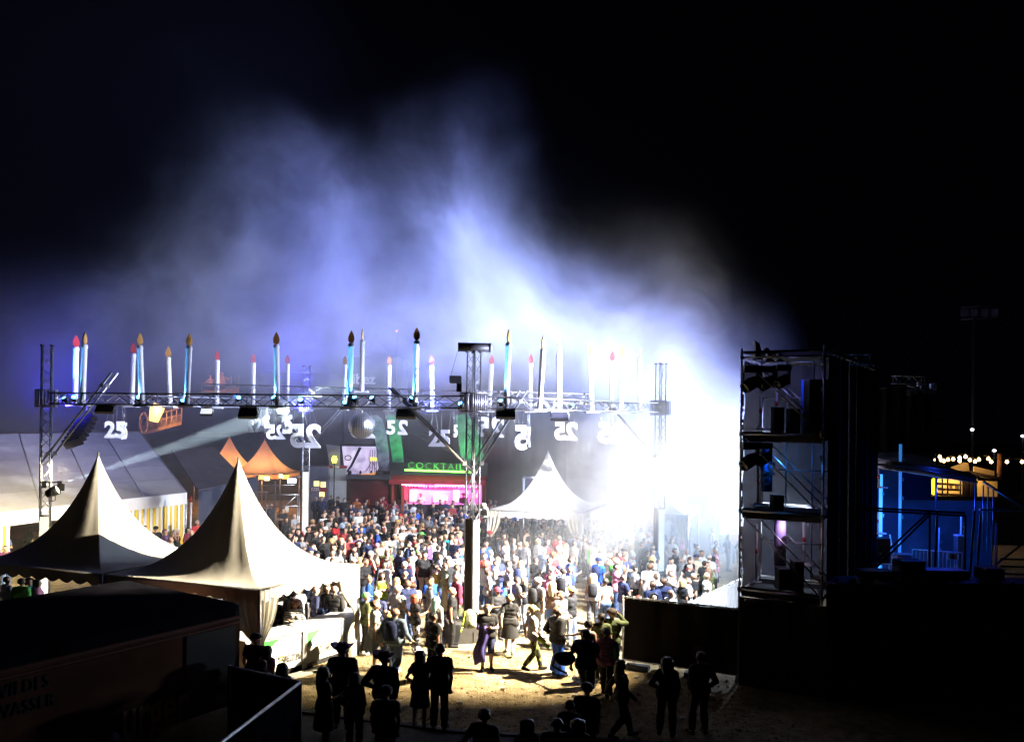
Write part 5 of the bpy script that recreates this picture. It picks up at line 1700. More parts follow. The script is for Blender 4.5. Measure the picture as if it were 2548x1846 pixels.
# right edge clutter: lit uprights and a pinkish table edge
rc = thing("stage_stair", "dim stage stair with railings at the right image edge", "stair", at(2490, 1450, 24))
for k in range(5):
    part("tread", MB().bar(at(2490, 1390 + 18 * k, 24), at(2570, 1392 + 19 * k, 24), 0.03, 6), M_alub, rc)
for px in (2470, 2478, 2482):
    part("post", MB().bar(at(px, 1300, 24), at(px - 4, 1470, 24), 0.018, 6), M_alu, rc)
tb = thing("side_table", "pinkish side table edge at the far right above the black hoarding", "table", at(2520, 1475, 23))
part("top", MB().prism([at(2498, 1466, 23), at(2560, 1470, 23), at(2560, 1480, 22.6), at(2498, 1474, 22.6)], V(0, 0, -0.04)), mat("pink_table", (0.5, 0.25, 0.3), 0.6), tb)
part("leg", MB().bar(at(2505, 1472, 22.8), at(2505, 1500, 22.8), 0.02, 5).bar(at(2555, 1476, 22.8), at(2555, 1504, 22.8), 0.02, 5), M_alub, tb)

# ------------------------------------------------------------------ warm hut with bulbs on the right
HD = 48
hh_ = thing("timber_hut", "warm-lit timber hut with shelves under the string of bulbs", "hut", V(at(2400, 1240, HD).x, HD, 0))
M_hutw = mat("hut_plaster", (0.55, 0.42, 0.22), 0.8, 0, 0.2, 1.5)
M_hutd = mat("hut_dark_wood", (0.06, 0.035, 0.02), 0.8, 0, 0.3, 3)
g0 = [at(2352, 1168, HD), at(2400, 1150, HD), at(2410, 1152, HD), at(2412, 1175, HD), at(2352, 1174, HD)]
part("gable_panel", MB().prism(g0, V(0, 0.1, 0)), M_hutw, hh_)
part("gable_panel", MB().prism([at(2424, 1160, HD), at(2475, 1172, HD), at(2474, 1184, HD), at(2424, 1178, HD)], V(0, 0.1, 0)), M_hutw, hh_)
part("back_wall", MB().prism([at(2322, 1190, HD + 1), at(2482, 1198, HD + 1), at(2482, 1245, HD + 1), at(2322, 1245, HD + 1)], V(0, 0.1, 0)), M_hutw, hh_)
for a, b in (((2330, 1203), (2392, 1206)), ((2330, 1216), (2392, 1219)), ((2330, 1229), (2400, 1232))):
    part("shelf", MB().bar(at(*a, HD), at(*b, HD), 0.07, 4), M_hutd, hh_)
for px in (2345, 2358, 2390, 2396, 2405, 2417, 2425):
    part("post", MB().bar(at(px, 1180, HD - 0.2), at(px, 1240, HD - 0.2), 0.05 if px < 2400 else 0.16, 4), M_hutd, hh_)
for px, w in ((2364, 6), (2377, 10)):
    part("shelf_goods", MB().prism([at(px, 1208, HD - .1), at(px + w, 1208, HD - .1), at(px + w, 1216, HD - .1), at(px, 1216, HD - .1)], V(0, 0.15, 0)), mat("pale_goods", (0.6, 0.5, 0.3), 0.7), hh_)
part("roof_beam", MB().bar(at(2340, 1182, HD - .3), at(2412, 1176, HD - .3), 0.12, 4).bar(at(2412, 1176, HD - .3), at(2490, 1192, HD - .3), 0.12, 4), M_hutd, hh_)
part("corner_mast", MB().bar(at(2487, 1128, HD - .5), at(2486, 1186, HD - .5), 0.12, 6), mat("lit_mast_wood", (0.3, 0.12, 0.04), 0.7), hh_)
part("lower_boards", MB().prism([at(2316, 1233, HD - .4), at(2420, 1236, HD - .4), at(2420, 1246, HD - .4), at(2316, 1244, HD - .4)], V(0, 0.2, 0)), mat("yellow_boards", (0.5, 0.36, 0.08), 0.7, 0, 0.2, 3), hh_)
part("ground_screen", MB().box(V(at(2440, 1250, HD).x, HD - 0.6, 1.2), (12.0, 0.2, 3.0)), M_drape, hh_)  # screen added to hide the ground that the hut lamps light
for x in (2352, 2385, 2440):
    bulb("hut_lamp", at(x, 1196, HD + 0.2), 55, (1.0, 0.62, 0.18), 0.1)
for x in (2380, 2450):
    bulb("gable_lamp", at(x, 1146, HD - 0.8), 14, (1.0, 0.6, 0.2), 0.1)
ys = at(2323, 1210, HD - 1)
o = thing("yellow_light_sign", "glowing yellow rounded light sign beside the hut", "light sign", ys)
pl_ = []
for k in range(20):
    a = 2 * PI * k / 20
    pl_.append(ys + V(0.17 * (abs(math.cos(a)) ** 0.7) * (1 if math.cos(a) > 0 else -1) * (1.15 if math.sin(a) < 0 else 0.95), 0, 0.46 * (abs(math.sin(a)) ** 0.8) * (1 if math.sin(a) > 0 else -1)))
part("glowing_face", MB().prism(pl_, V(0, -0.06, 0)), mat("yellow_sign_glow", (0.8, 0.7, 0.05), 0.4, emit=(1.0, 0.85, 0.03), estr=2.2), o)
part("backing", MB().prism([p + V(0, 0.02, 0) for p in pl_], V(0, 0.1, 0)), M_black, o)
o = thing("yellow_lens_sign", "small dim yellow oval light left of the glowing sign", "light", at(2284, 1192, HD))
part("lens", MB().lathe([(0.001, -0.2), (0.05, -0.1), (0.06, 0.1), (0.001, 0.22)], 10, at(2284, 1191, HD)), mat("dim_yellow", (0.5, 0.4, 0.05), 0.4, emit=(0.9, 0.7, 0.05), estr=0.8), o)
part("post", MB().bar(at(2284, 1198, HD), at(2284, 1240, HD), 0.04, 5), M_black, o)

sl = thing("string_lights", "festoon of warm bulbs strung over the timber hut", "string lights", at(2400, 1145, HD - 1))
BULB = [(810, 257), (855, 220), (866, 250), (852, 310), (895, 260), (935, 247), (985, 242), (1048, 228), (1048, 260), (1105, 218), (1147, 250), (1198, 265), (1235, 245), (1327, 237), (1355, 268), (1508, 268), (1655, 268), (335, 237), (645, 255)]
M_warmb = mat("warm_bulb", (0.9, 0.7, 0.4), 0.3, emit=(1.0, 0.62, 0.22), estr=14)
bp_ = []
for cx, cy_ in BULB:
    p = at(2120 + cx / 3.911, 1080 + cy_ / 3.911, HD - 1.5 + random.uniform(-0.4, 0.4))
    bp_.append(p)
    b = part("bulb", MB().lathe([(0.001, -0.1), (0.07, -0.07), (0.09, 0), (0.05, 0.07), (0.02, 0.1)], 10, p), M_warmb, sl)
    part("socket", MB().bar(p + V(0, 0, 0.1), p + V(0, 0, 0.17), 0.03, 6), M_black, b)
srt = sorted(bp_[:17], key=lambda p: p.x)
part("cable", MB().path([p + V(0, 0, 0.17) for p in srt], 0.01, 4), M_black, sl)
for px, py, lab in ((2474, 1121, "white street lamp above the hut's corner mast"), (2545, 1085, "white street lamp at the right image edge"), (2419, 1069, "tiny white mast lamp over the dark sky")):
    p = at(px, py, 55)
    o = thing("street_lamp", lab, "street lamp", V(p.x, p.y, 0), "street lamps far right")
    part("head", MB().lathe([(0.001, -0.07), (0.10, -0.05), (0.11, 0.05), (0.001, 0.09)], 8, p), mat("white_lamp_glow", (0.8, 0.8, 0.8), 0.3, emit=(0.9, 0.95, 1), estr=6 if px != 2419 else 1), o)
    part("pole", MB().bar(V(p.x, p.y, 0), p - V(0, 0, 0.05), 0.05, 6), M_black, o)
mp_ = at(2420, 1150, 58)
o = thing("dark_mast", "unlit lattice mast with a floodlight head against the black sky", "mast", V(mp_.x, mp_.y, 0))
part("pole", MB().bar(V(mp_.x, mp_.y, 0), at(2424, 775, 58), 0.1, 6), M_black, o)
mh = MB()
mh.bar(at(2392, 765, 58), at(2482, 760, 58), 0.06, 5).bar(at(2392, 795, 58), at(2482, 790, 58), 0.06, 5)
for px in (2400, 2424, 2450, 2474):
    mh.box(at(px, 778, 58), (0.4, 0.3, 0.5))
part("floodlight_head", mh, mat("dim_mast_metal", (0.05, 0.05, 0.07), 0.6), o)

# ------------------------------------------------------------------ food truck bottom left and near fence
TA, TBk = V(-6.1, 19.1, 0), V(-9.6, 13.85, 0)
ta = (TA - TBk).normalized()
tn = V(ta.y, -ta.x, 0)
tr = thing("food_truck", "dark parked sales trailer with printed side filling the lower left corner", "trailer", (TA + TBk) / 2)
tl_ = (TA - TBk).length
wdt = 4.4
rz = math.atan2(ta.y, ta.x)
cen = (TA + TBk) / 2 - tn * wdt / 2
M_tr = mat("trailer_side_print", (0.13, 0.055, 0.03), 0.8, 0, 0.35, 0.8, spec=0.05)
part("body", MB().box(cen + V(0, 0, 1.35), (tl_, wdt, 2.0), rz), M_tr, tr)
rfm = MB()
n8 = 8
edge_ = []
for sx, sy in ((1, 1), (1, -1), (-1, -1), (-1, 1)):
    for k in range(4):
        a = {(1, 1): 0, (-1, 1): PI / 2, (-1, -1): PI, (1, -1): 1.5 * PI}[(sx, sy)] + (PI / 2) * (3 - k if (sx, sy) in () else k) / 3
        edge_.append((sx * (tl_ / 2 + 0.05 - 0.25) + 0.25 * math.cos(a), sy * (wdt / 2 + 0.08 - 0.25) + 0.25 * math.sin(a)))
ang = sorted(edge_, key=lambda q: math.atan2(q[1], q[0]))
rq = Matrix.Rotation(rz, 3, 'Z')
ring = [cen + rq @ V(x, y, 0) for x, y in ang]
m_ = len(ring)
vs = [p + V(0, 0, 2.36) for p in ring] + [p + V(0, 0, 2.54) for p in ring] + [cen + (p - cen) * 0.97 + V(0, 0, 2.6) for p in ring]
fs = [(k, (k + 1) % m_, m_ + (k + 1) % m_, m_ + k) for k in range(m_)] + [(m_ + k, m_ + (k + 1) % m_, 2 * m_ + (k + 1) % m_, 2 * m_ + k) for k in range(m_)] + [tuple(range(2 * m_, 3 * m_)), tuple(range(m_ - 1, -1, -1))]
rfm.add(vs, fs)
part("roof", rfm, mat("trailer_roof", (0.012, 0.012, 0.018), 1.0, 0, 0.5, 1.5, spec=0.0), tr)
part("trim_rail", MB().box((TA + TBk) / 2 + tn * 0.02 + V(0, 0, 2.3), (tl_, 0.05, 0.06), rz).box((TA + TBk) / 2 + tn * 0.02 + V(0, 0, 2.18), (tl_, 0.04, 0.04), rz), mat("brown_trim", (0.16, 0.05, 0.03), 0.5), tr)
for k in (0.12, 0.62):
    part("side_panel", MB().box(TA.lerp(TBk, k) + tn * 0.012 + V(0, 0, 1.3), (tl_ * (0.2 if k < .5 else 0.68), 0.02, 1.66), rz), [M_black, M_tr][k > .5], tr)
part("wheel", MB().lathe([(0.001, 0), (0.3, 0), (0.33, 0.04), (0.33, 0.2), (0.001, 0.2)], 18, cen + tn * (wdt / 2 - 0.15) + V(0, 0, 0.33), mtx=Matrix(((ta.x, 0, tn.x), (ta.y, 0, tn.y), (0, 1, 0)))), M_black, tr)
M_let = mat("dark_lettering", (0.012, 0.010, 0.012), 0.7)


def side_text(s, px, py, size, m, bold, name="lettering", up=V(0, 0, 1), sx=1.0, spacing=1.0):
    p = on_line(px, TBk, TA)
    p.z = at(px, py, p.y).z
    p += tn * 0.03
    part(name, text_mb(s, size, 0.01, (p, ta, up), bold=bold, sx=sx, spacing=spacing), m, tr)


side_text("WILDES", 62, 1708, 0.34, M_let, 0.0, sx=0.75, spacing=1.15)
side_text("WASSER", 72, 1756, 0.34, M_let, 0.0, sx=0.75, spacing=1.15)
side_text("urger", 395, 1770, 1.25, mat("gold_lettering", (0.6, 0.3, 0.1), 0.6), 0.02, sx=0.55)

fe = thing("corner_fence", "dark sheeted fence corner with a bright top rail before the bar", "fence", V(-3.8, 15.4, 0))
FC, FL, FN = V(-3.8, 15.4, 0), V(-5.4, 16.3, 0), V(-4.75, 9.5, 0)
M_fs = mat("fence_sheet_blue", (0.005, 0.005, 0.008), 1.0, 0, 0.5, 2.5, spec=0.0)
for a, b in ((FC, FL), (FC, FN)):
    part("sheet", MB().sheet(lambda u, v, a=a, b=b: a.lerp(b, u) + V(0.02 * math.sin(u * 40 + v * 4), 0.02 * math.sin(u * 31 - v * 5), 0.05 + 1.93 * v), 24, 8), M_fs, fe)
    part("top_rail", MB().bar(a + V(0, 0, 2.0), b + V(0, 0, 2.0), 0.028, 8), M_galv, fe)
for p in (FC, FL, FC.lerp(FN, 0.5), FN):
    part("post", MB().bar(p, p + V(0, 0, 2.03), 0.03, 8), M_alub, fe)

# backpack on the ballast box
bp0 = at(1168, 1560, 25.2)
bp0.z = 0.585
o = thing("backpack", "grey camouflage backpack with neon strap on the near tower's ballast", "backpack", bp0)
part("bag", MB().lathe([(0.001, 0), (0.2, 0.0), (0.22, 0.15), (0.2, 0.36), (0.13, 0.5), (0.001, 0.55)], 14, bp0, mtx=Matrix(((1, 0, 0), (0, 0.7, 0), (0, 0, 1)))), mat("camo_cloth", (0.16, 0.17, 0.13), 0.9, 0, 0.6, 7, 0.5, 14), o)
part("pocket", MB().lathe([(0.001, 0), (0.13, 0.0), (0.14, 0.1), (0.1, 0.22), (0.001, 0.25)], 12, bp0 + V(0.08, -0.1, 0.03), mtx=Matrix(((1, 0, 0), (0, 0.6, 0), (0, 0, 1)))), mat("camo_cloth", (0.16, 0.17, 0.13)), o)
part("strap", MB().path([bp0 + V(-0.12, -0.12, 0.5), bp0 + V(-0.16, -0.17, 0.3), bp0 + V(-0.2, -0.2, 0.05), bp0 + V(-0.24, -0.3, -0.08)], 0.016, 5), mat("neon_strap", (0.55, 0.75, 0.05), 0.6), o)

# ------------------------------------------------------------------ people
COLR = {"white": (0.72, 0.72, 0.72), "lgrey": (0.5, 0.49, 0.47), "grey": (0.30, 0.30, 0.30), "dgrey": (0.09, 0.09, 0.10), "black": (0.013, 0.013, 0.015),
        "navy": (0.016, 0.022, 0.065), "blue": (0.03, 0.10, 0.55), "lblue": (0.38, 0.47, 0.66), "cyan": (0.03, 0.30, 0.62), "aqua": (0.42, 0.70, 0.70), "teal": (0.03, 0.28, 0.36),
        "jeans": (0.07, 0.11, 0.22), "denim": (0.20, 0.27, 0.36), "red": (0.45, 0.03, 0.035), "maroon": (0.16, 0.02, 0.04), "plum": (0.08, 0.02, 0.06), "purple": (0.13, 0.07, 0.22), "lilac": (0.42, 0.40, 0.62),
        "pink": (0.60, 0.22, 0.34), "orange": (0.65, 0.18, 0.05), "yellow": (0.72, 0.60, 0.16), "neon": (0.62, 0.80, 0.05), "green": (0.16, 0.55, 0.13), "sage": (0.36, 0.42, 0.30), "olive": (0.06, 0.075, 0.03),
        "beige": (0.55, 0.46, 0.34), "brown": (0.11, 0.06, 0.035), "slate": (0.18, 0.22, 0.30), "blond": (0.48, 0.34, 0.15), "dark": (0.025, 0.017, 0.012), "auburn": (0.22, 0.05, 0.025), "straw": (0.50, 0.36, 0.13),
        "-": (0.3, 0.3, 0.3), "stripe": (0.7, 0.7, 0.7), "bw": (0.5, 0.5, 0.5), "camo": (0.2, 0.2, 0.1)}
M_stripeS = mat_stripes("striped_jumper", (0.75, 0.75, 0.75), (0.015, 0.015, 0.015), 17, 2, 0.85)


def blotch(name, c1, c2, sc, pos=0.5):
    m, nt, p = nodes_of(name)
    N, L = nt.nodes, nt.links
    tc = N.new("ShaderNodeTexCoord")
    v = N.new("ShaderNodeTexVoronoi"); v.inputs["Scale"].default_value = sc
    n = N.new("ShaderNodeTexNoise"); n.inputs["Scale"].default_value = sc * 0.8; n.inputs["Detail"].default_value = 2
    L.new(tc.outputs["Object"], n.inputs["Vector"])
    r = N.new("ShaderNodeValToRGB"); r.color_ramp.interpolation = 'CONSTANT'
    r.color_ramp.elements[0].color = (*c1, 1); r.color_ramp.elements[1].color = (*c2, 1); r.color_ramp.elements[1].position = pos
    L.new(n.outputs[0], r.inputs[0]); L.new(r.outputs[0], p.inputs["Base Color"])
    p.inputs["Roughness"].default_value = 0.85
    return m


M_bw = blotch("black_white_print", (0.02, 0.02, 0.02), (0.75, 0.75, 0.75), 12)
M_camo = blotch("camouflage_cloth", (0.02, 0.02, 0.015), (0.28, 0.30, 0.05), 11, 0.52)
M_face = mat("face_dark", (0.05, 0.025, 0.02), 0.6)
M_lip = mat("lips", (0.30, 0.08, 0.07), 0.5)


def ell(mb, c, r, n=10):
    prof = [(0.001, -1)] + [(math.sin(PI * k / 7), -math.cos(PI * k / 7)) for k in range(1, 7)] + [(0.001, 1)]
    return mb.lathe(prof, n, c, mtx=Matrix(((r[0], 0, 0), (0, r[1], 0), (0, 0, r[2]))))


def rig(pose, sex, lod):
    """Rounded limbs (a, b, ra, rb, tag) of a figure 1.75 m tall looking along +X; tag is the body region."""
    m = sex == 'm'
    sh, hp = (0.185, 0.085) if m else (0.155, 0.09)
    P = []
    arms = {}
    for s in (1, -1):
        E, H = V(-0.035, s * (sh + 0.06), 1.13), V(0.04 + 0.05 * s, s * (sh + 0.045 + 0.012 * s), 0.87)
        if pose == 'hp' and s == 1: E, H = V(-0.10, s * (sh + 0.15), 1.16), V(0.05, s * (sh - 0.01), 1.02)
        if pose == 'dr' and s == -1: E, H = V(0.03, s * (sh + 0.07), 1.14), V(0.27, s * 0.13, 1.19)
        if pose == 'fi': E, H = V(0.22, s * (sh + 0.02), 1.27), V(0.32, s * 0.07, 1.62)
        if pose == 'cr': E, H = V(0.07, s * (sh + 0.09), 1.14), V(0.22, -s * 0.07, 1.18 + 0.03 * s)
        if pose == 'up' and s == 1: E, H = V(0.13, s * (sh + 0.09), 1.60), V(0.22, s * (sh + 0.05), 1.90)
        if pose == 'po': E, H = V(-0.12, s * (sh + 0.10), 1.14), V(0.07, s * (sh + 0.0), 0.95)
        if pose == 'ph': E, H = V(0.05, s * (sh + 0.06), 1.13), V(0.29, s * 0.05, 1.19)
        if pose == 'ch' and s == -1: E, H = V(0.20, s * (sh + 0.05), 1.20), V(0.15, s * 0.05, 1.50)
        if pose == 'sh' and s == -1: E, H = V(0.18, s * (sh + 0.10), 1.38), V(0.14, s * 0.09, 1.63)
        if pose == 'wa': E, H = V(-0.08 - 0.1 * s, s * (sh + 0.06), 1.14), V(0.06 - 0.2 * s, s * (sh + 0.06), 0.90)
        if pose == 're' and s == 1: E, H = V(0.12, s * (sh + 0.26), 1.30), V(0.22, s * (sh + 0.48), 1.24)
        arms[s] = (E, H)
    A = lambda *t: P.append(t)
    w = 1.0 if m else 0.9
    A(V(0, -0.085, 0.95), V(0, 0.085, 0.95), 0.122 if m else 0.128, 0.122 if m else 0.128, 'hips')
    A(V(0, -0.06, 1.02), V(0, 0.06, 1.02), 0.115, 0.115, 'hips')
    A(V(0.005, -0.055 * w, 1.13), V(0.005, 0.055 * w, 1.13), 0.112 * w, 0.112 * w, 'torso')
    A(V(0.005, -0.08 * w, 1.24), V(0.005, 0.08 * w, 1.24), 0.118 * w, 0.118 * w, 'torso')
    A(V(0.0, -0.10 * w, 1.34), V(0.0, 0.10 * w, 1.34), 0.112 * w, 0.112 * w, 'torso')
    A(V(-0.005, -sh + 0.04, 1.415), V(-0.005, sh - 0.04, 1.415), 0.068, 0.068, 'torso')
    A(V(-0.01, 0, 1.40), V(0.0, 0, 1.47), 0.085, 0.062, 'torso')
    if not m:
        for s in (1, -1):
            A(V(0.075, s * 0.065, 1.30), V(0.08, s * 0.065, 1.285), 0.06, 0.055, 'torso')
    A(V(0.0, 0, 1.44), V(0.015, 0, 1.56), 0.056 if m else 0.047, 0.052 if m else 0.044, 'neck')
    A(V(0.0, 0, 1.645), V(-0.015, 0, 1.65), 0.096, 0.096, 'head')
    A(V(0.035, 0, 1.60), V(0.055, 0, 1.565), 0.070, 0.050, 'head')
    A(V(0.088, 0, 1.635), V(0.104, 0, 1.61), 0.014, 0.019, 'head')
    for s in (1, -1):
        A(V(0.0, s * 0.092, 1.635), V(-0.01, s * 0.094, 1.61), 0.022, 0.018, 'head')
        E, H = arms[s]
        S_ = V(-0.005, s * sh, 1.41)
        A(S_, E, 0.055 if m else 0.046, 0.040 if m else 0.034, 'uarm')
        A(E, H, 0.039 if m else 0.033, 0.026 if m else 0.023, 'farm')
        d = (H - E).normalized()
        u = d.cross(V(0, 1, 0)).normalized() if abs(d.y) < 0.9 else V(0, 0, 1)
        w_ = d.cross(u)
        hb = H + d * 0.055
        if lod:
            A(H, hb + u * 0.012, 0.024, 0.024, 'hand')
            A(H + w_ * 0.015, hb + w_ * 0.022, 0.020, 0.018, 'hand')
            A(H - w_ * 0.015, hb - w_ * 0.022, 0.020, 0.018, 'hand')
            for q, ln in ((-0.030, 0.058), (-0.010, 0.072), (0.011, 0.068), (0.031, 0.05)):
                f0 = hb + w_ * q
                f1 = f0 + d * ln * 0.55 + u * 0.008
                f2 = f1 + d * ln * 0.4 + u * 0.03
                A(f0, f1, 0.0105, 0.0098, 'hand')
                A(f1, f2, 0.0098, 0.0085, 'hand')
            t0 = H + d * 0.02 + w_ * s * -0.024
            A(t0, t0 + d * 0.035 - w_ * s * 0.02 + u * 0.015, 0.013, 0.011, 'hand')
            A(t0 + d * 0.035 - w_ * s * 0.02 + u * 0.015, t0 + d * 0.062 - w_ * s * 0.018 + u * 0.03, 0.011, 0.009, 'hand')
        else:
            A(H, hb, 0.027, 0.030, 'hand')
            A(hb, hb + d * 0.06 + u * 0.02, 0.029, 0.02, 'hand')
        hip = V(0, s * hp, 0.93)
        K, N_ = V(0.025, s * (hp + 0.015), 0.50), V(-0.01, s * (hp + 0.025), 0.09)
        if pose == 'wa':
            K, N_ = (V(0.17, s * hp, 0.52), V(0.27, s * hp, 0.10)) if s == 1 else (V(0.02, s * hp, 0.50), V(-0.27, s * hp, 0.17))
        if pose in ('po', 'hp', 'dr', 'ch') and s == 1:
            K, N_ = V(0.07, s * (hp + 0.04), 0.50), V(0.05, s * (hp + 0.06), 0.09)
        A(hip, K, 0.088 if m else 0.092, 0.058, 'thigh')
        A(K, K.lerp(N_, 0.3), 0.056, 0.058, 'shin')
        A(K.lerp(N_, 0.3), N_, 0.058, 0.036, 'shin')
        tip = V(0.17, s * 0.02, -0.045) if not (pose == 'wa' and s == -1) else V(0.15, 0, -0.10)
        A(N_ + V(-0.03, 0, -0.04), N_ + tip, 0.042, 0.030, 'foot')
        A(N_, N_ + V(-0.01, 0, -0.04), 0.04, 0.04, 'foot')
    if pose == 'le':
        q = Matrix.Rotation(R(33), 3, 'Y')
        o = V(0, 0, 0.97)
        P = [((q @ (a - o) + o, q @ (b - o) + o, ra, rb, t) if t in ('torso', 'neck', 'head', 'uarm', 'farm', 'hand') else (a, b, ra, rb, t)) for a, b, ra, rb, t in P]
    return P


BODY = {}
_ri = {'hips': 0, 'torso': 1, 'neck': 2, 'head': 3, 'uarm': 4, 'farm': 5, 'hand': 6, 'thigh': 7, 'shin': 8, 'foot': 9}


def body(pose, sex, lod):
    key = (pose, sex, lod)
    if key in BODY:
        return BODY[key]
    P = rig(pose, sex, lod)
    mb = MB()
    for a, b, ra, rb, t in P:
        n = 10
        ell(mb, a, (ra, ra, ra), n)
        ell(mb, b, (rb, rb, rb), n)
        if (b - a).length > 0.004:
            mb.bar(a, b, ra, n, rb)
    me = mb.mesh("body_source")
    o = bpy.data.objects.new("body_source", me)
    COL.objects.link(o)
    r = o.modifiers.new("r", 'REMESH'); r.mode = 'VOXEL'; r.voxel_size = 0.0105 if lod else 0.021
    s_ = o.modifiers.new("s", 'SMOOTH'); s_.factor = 0.5; s_.iterations = 3 if lod else 2
    if lod:
        d_ = o.modifiers.new("d", 'DECIMATE'); d_.ratio = 0.35
    ev = o.evaluated_get(bpy.context.evaluated_depsgraph_get())
    out = bpy.data.meshes.new_from_object(ev)
    bpy.data.objects.remove(o)
    bpy.data.meshes.remove(me)
    out.name = "person_body"
    n = len(out.vertices)
    co = np.empty(n * 3); out.vertices.foreach_get("co", co); co = co.reshape(-1, 3)
    nor = np.empty(n * 3); out.vertices.foreach_get("normal", nor); nor = nor.reshape(-1, 3)
    best = np.full(n, 1e9); reg = np.zeros(n, int); tt = np.zeros(n)
    for a, b, ra, rb, t in P:
        A_, D_ = np.array(a), np.array(b - a)
        L2 = max(D_ @ D_, 1e-9)
        q = np.clip((co - A_) @ D_ / L2, 0, 1)
        dist = np.linalg.norm(co - A_ - q[:, None] * D_, axis=1) - (ra + (rb - ra) * q)
        c = dist < best
        best[c] = dist[c]; reg[c] = _ri[t]; tt[c] = q[c]
    fs = [tuple(p.vertices) for p in out.polygons]
    out.materials.append(M_skin); out.materials.append(M_face); out.materials.append(M_lip)
    # eyes, brows and mouth as small dark marks of the face
    hd = np.array([0.0, 0, 0])
    if pose != 'le':
        for p in out.polygons:
            c = co[list(p.vertices)].mean(0)
            if c[0] > 0.06 and 1.5 < c[2] < 1.70:
                if abs(abs(c[1]) - 0.036) < 0.015 and (abs(c[2] - 1.645) < 0.0075 or (lod and abs(c[2] - 1.668) < 0.005)):
                    p.material_index = 1
                elif abs(c[1]) < 0.024 and abs(c[2] - 1.567) < 0.007:
                    p.material_index = 2
    out.polygons.foreach_set("use_smooth", [True] * len(out.polygons))
    P_head = Matrix.Identity(3)
    BODY[key] = (out, co, nor, reg, tt, fs)
    return BODY[key]


COVER = {}


def cover(kind, pose, sex, lod):
    """A garment: its own shell standing off the body it covers."""
    key = (kind, pose, sex, lod)
    if key in COVER:
        return COVER[key]
    me, co, nor, reg, tt, fs = body(pose, sex, lod)
    R_ = lambda *n: np.isin(reg, [_ri[x] for x in n])
    off = np.full(len(co), 0.014)
    if kind in ('tee', 'lon', 'tan'):
        sel = R_('torso', 'hips') & (co[:, 2] > 0.86) | (R_('thigh') & (co[:, 2] > 0.88))
        if kind == 'tee': sel |= R_('uarm') & (tt < 0.62)
        if kind == 'lon': sel |= R_('uarm', 'farm')
        if kind == 'tan': sel &= co[:, 2] < 1.43
        off = off + np.where(R_('hips', 'thigh'), 0.016, 0.006) + np.where(R_('uarm'), 0.006, 0)
        off += 0.005 * np.sin(co[:, 2] * 34 + co[:, 1] * 20) * (R_('torso', 'hips'))
    elif kind in ('long', 'flare'):
        sel = R_('hips', 'thigh', 'shin') & (co[:, 2] < 1.0) & ((co[:, 2] > 0.09) | (pose == 'wa'))
        off = off + np.where(R_('shin'), 0.012 + 0.006 * np.sin(co[:, 2] * 50), 0.002)
        if kind == 'flare':
            off += np.where(R_('shin'), np.clip(0.5 - co[:, 2], 0, 0.5) * 0.17, 0)
    elif kind == 'short':
        sel = (R_('hips', 'thigh') & (co[:, 2] < 1.0)) | (R_('shin') & (co[:, 2] > 0.44))
        off = off + np.where(R_('thigh', 'shin'), 0.016, 0.002)
    elif kind == 'shoe':
        sel = R_('foot')
        off = np.full(len(co), 0.008)
    elif kind in ('s', 'm', 'l', 'u'):
        c = np.array([-0.008, 0, 1.645])
        if pose == 'le':
            q = np.array(Matrix.Rotation(R(33), 3, 'Y')); c = q @ (c - [0, 0, .97]) + [0, 0, .97]
        rel = co - c
        sel = R_('head') & ((rel[:, 2] > 0.045 - 0.25 * np.minimum(rel[:, 0], 0.02) * 0) & (rel[:, 0] < 0.078 - 0.0 * rel[:, 2]) | (rel[:, 2] > 0.062) | ((rel[:, 0] < -0.015) & (rel[:, 2] > -0.06)))
        off = np.full(len(co), 0.013 if kind == 's' else 0.022) + 0.005 * np.sin(co[:, 1] * 160) * np.cos(co[:, 0] * 120)
    keep = [f for f in fs if all(sel[i] for i in f)]
    idx = sorted({i for f in keep for i in f})
    mp = {i: k for k, i in enumerate(idx)}
    m = bpy.data.meshes.new(kind)
    m.from_pydata((co + nor * off[:, None])[idx].tolist() if idx else [], [], [tuple(mp[i] for i in f) for f in keep])
    m.polygons.foreach_set("use_smooth", [True] * len(m.polygons))
    m.update()
    COVER[key] = m
    return m


HEADW = {}


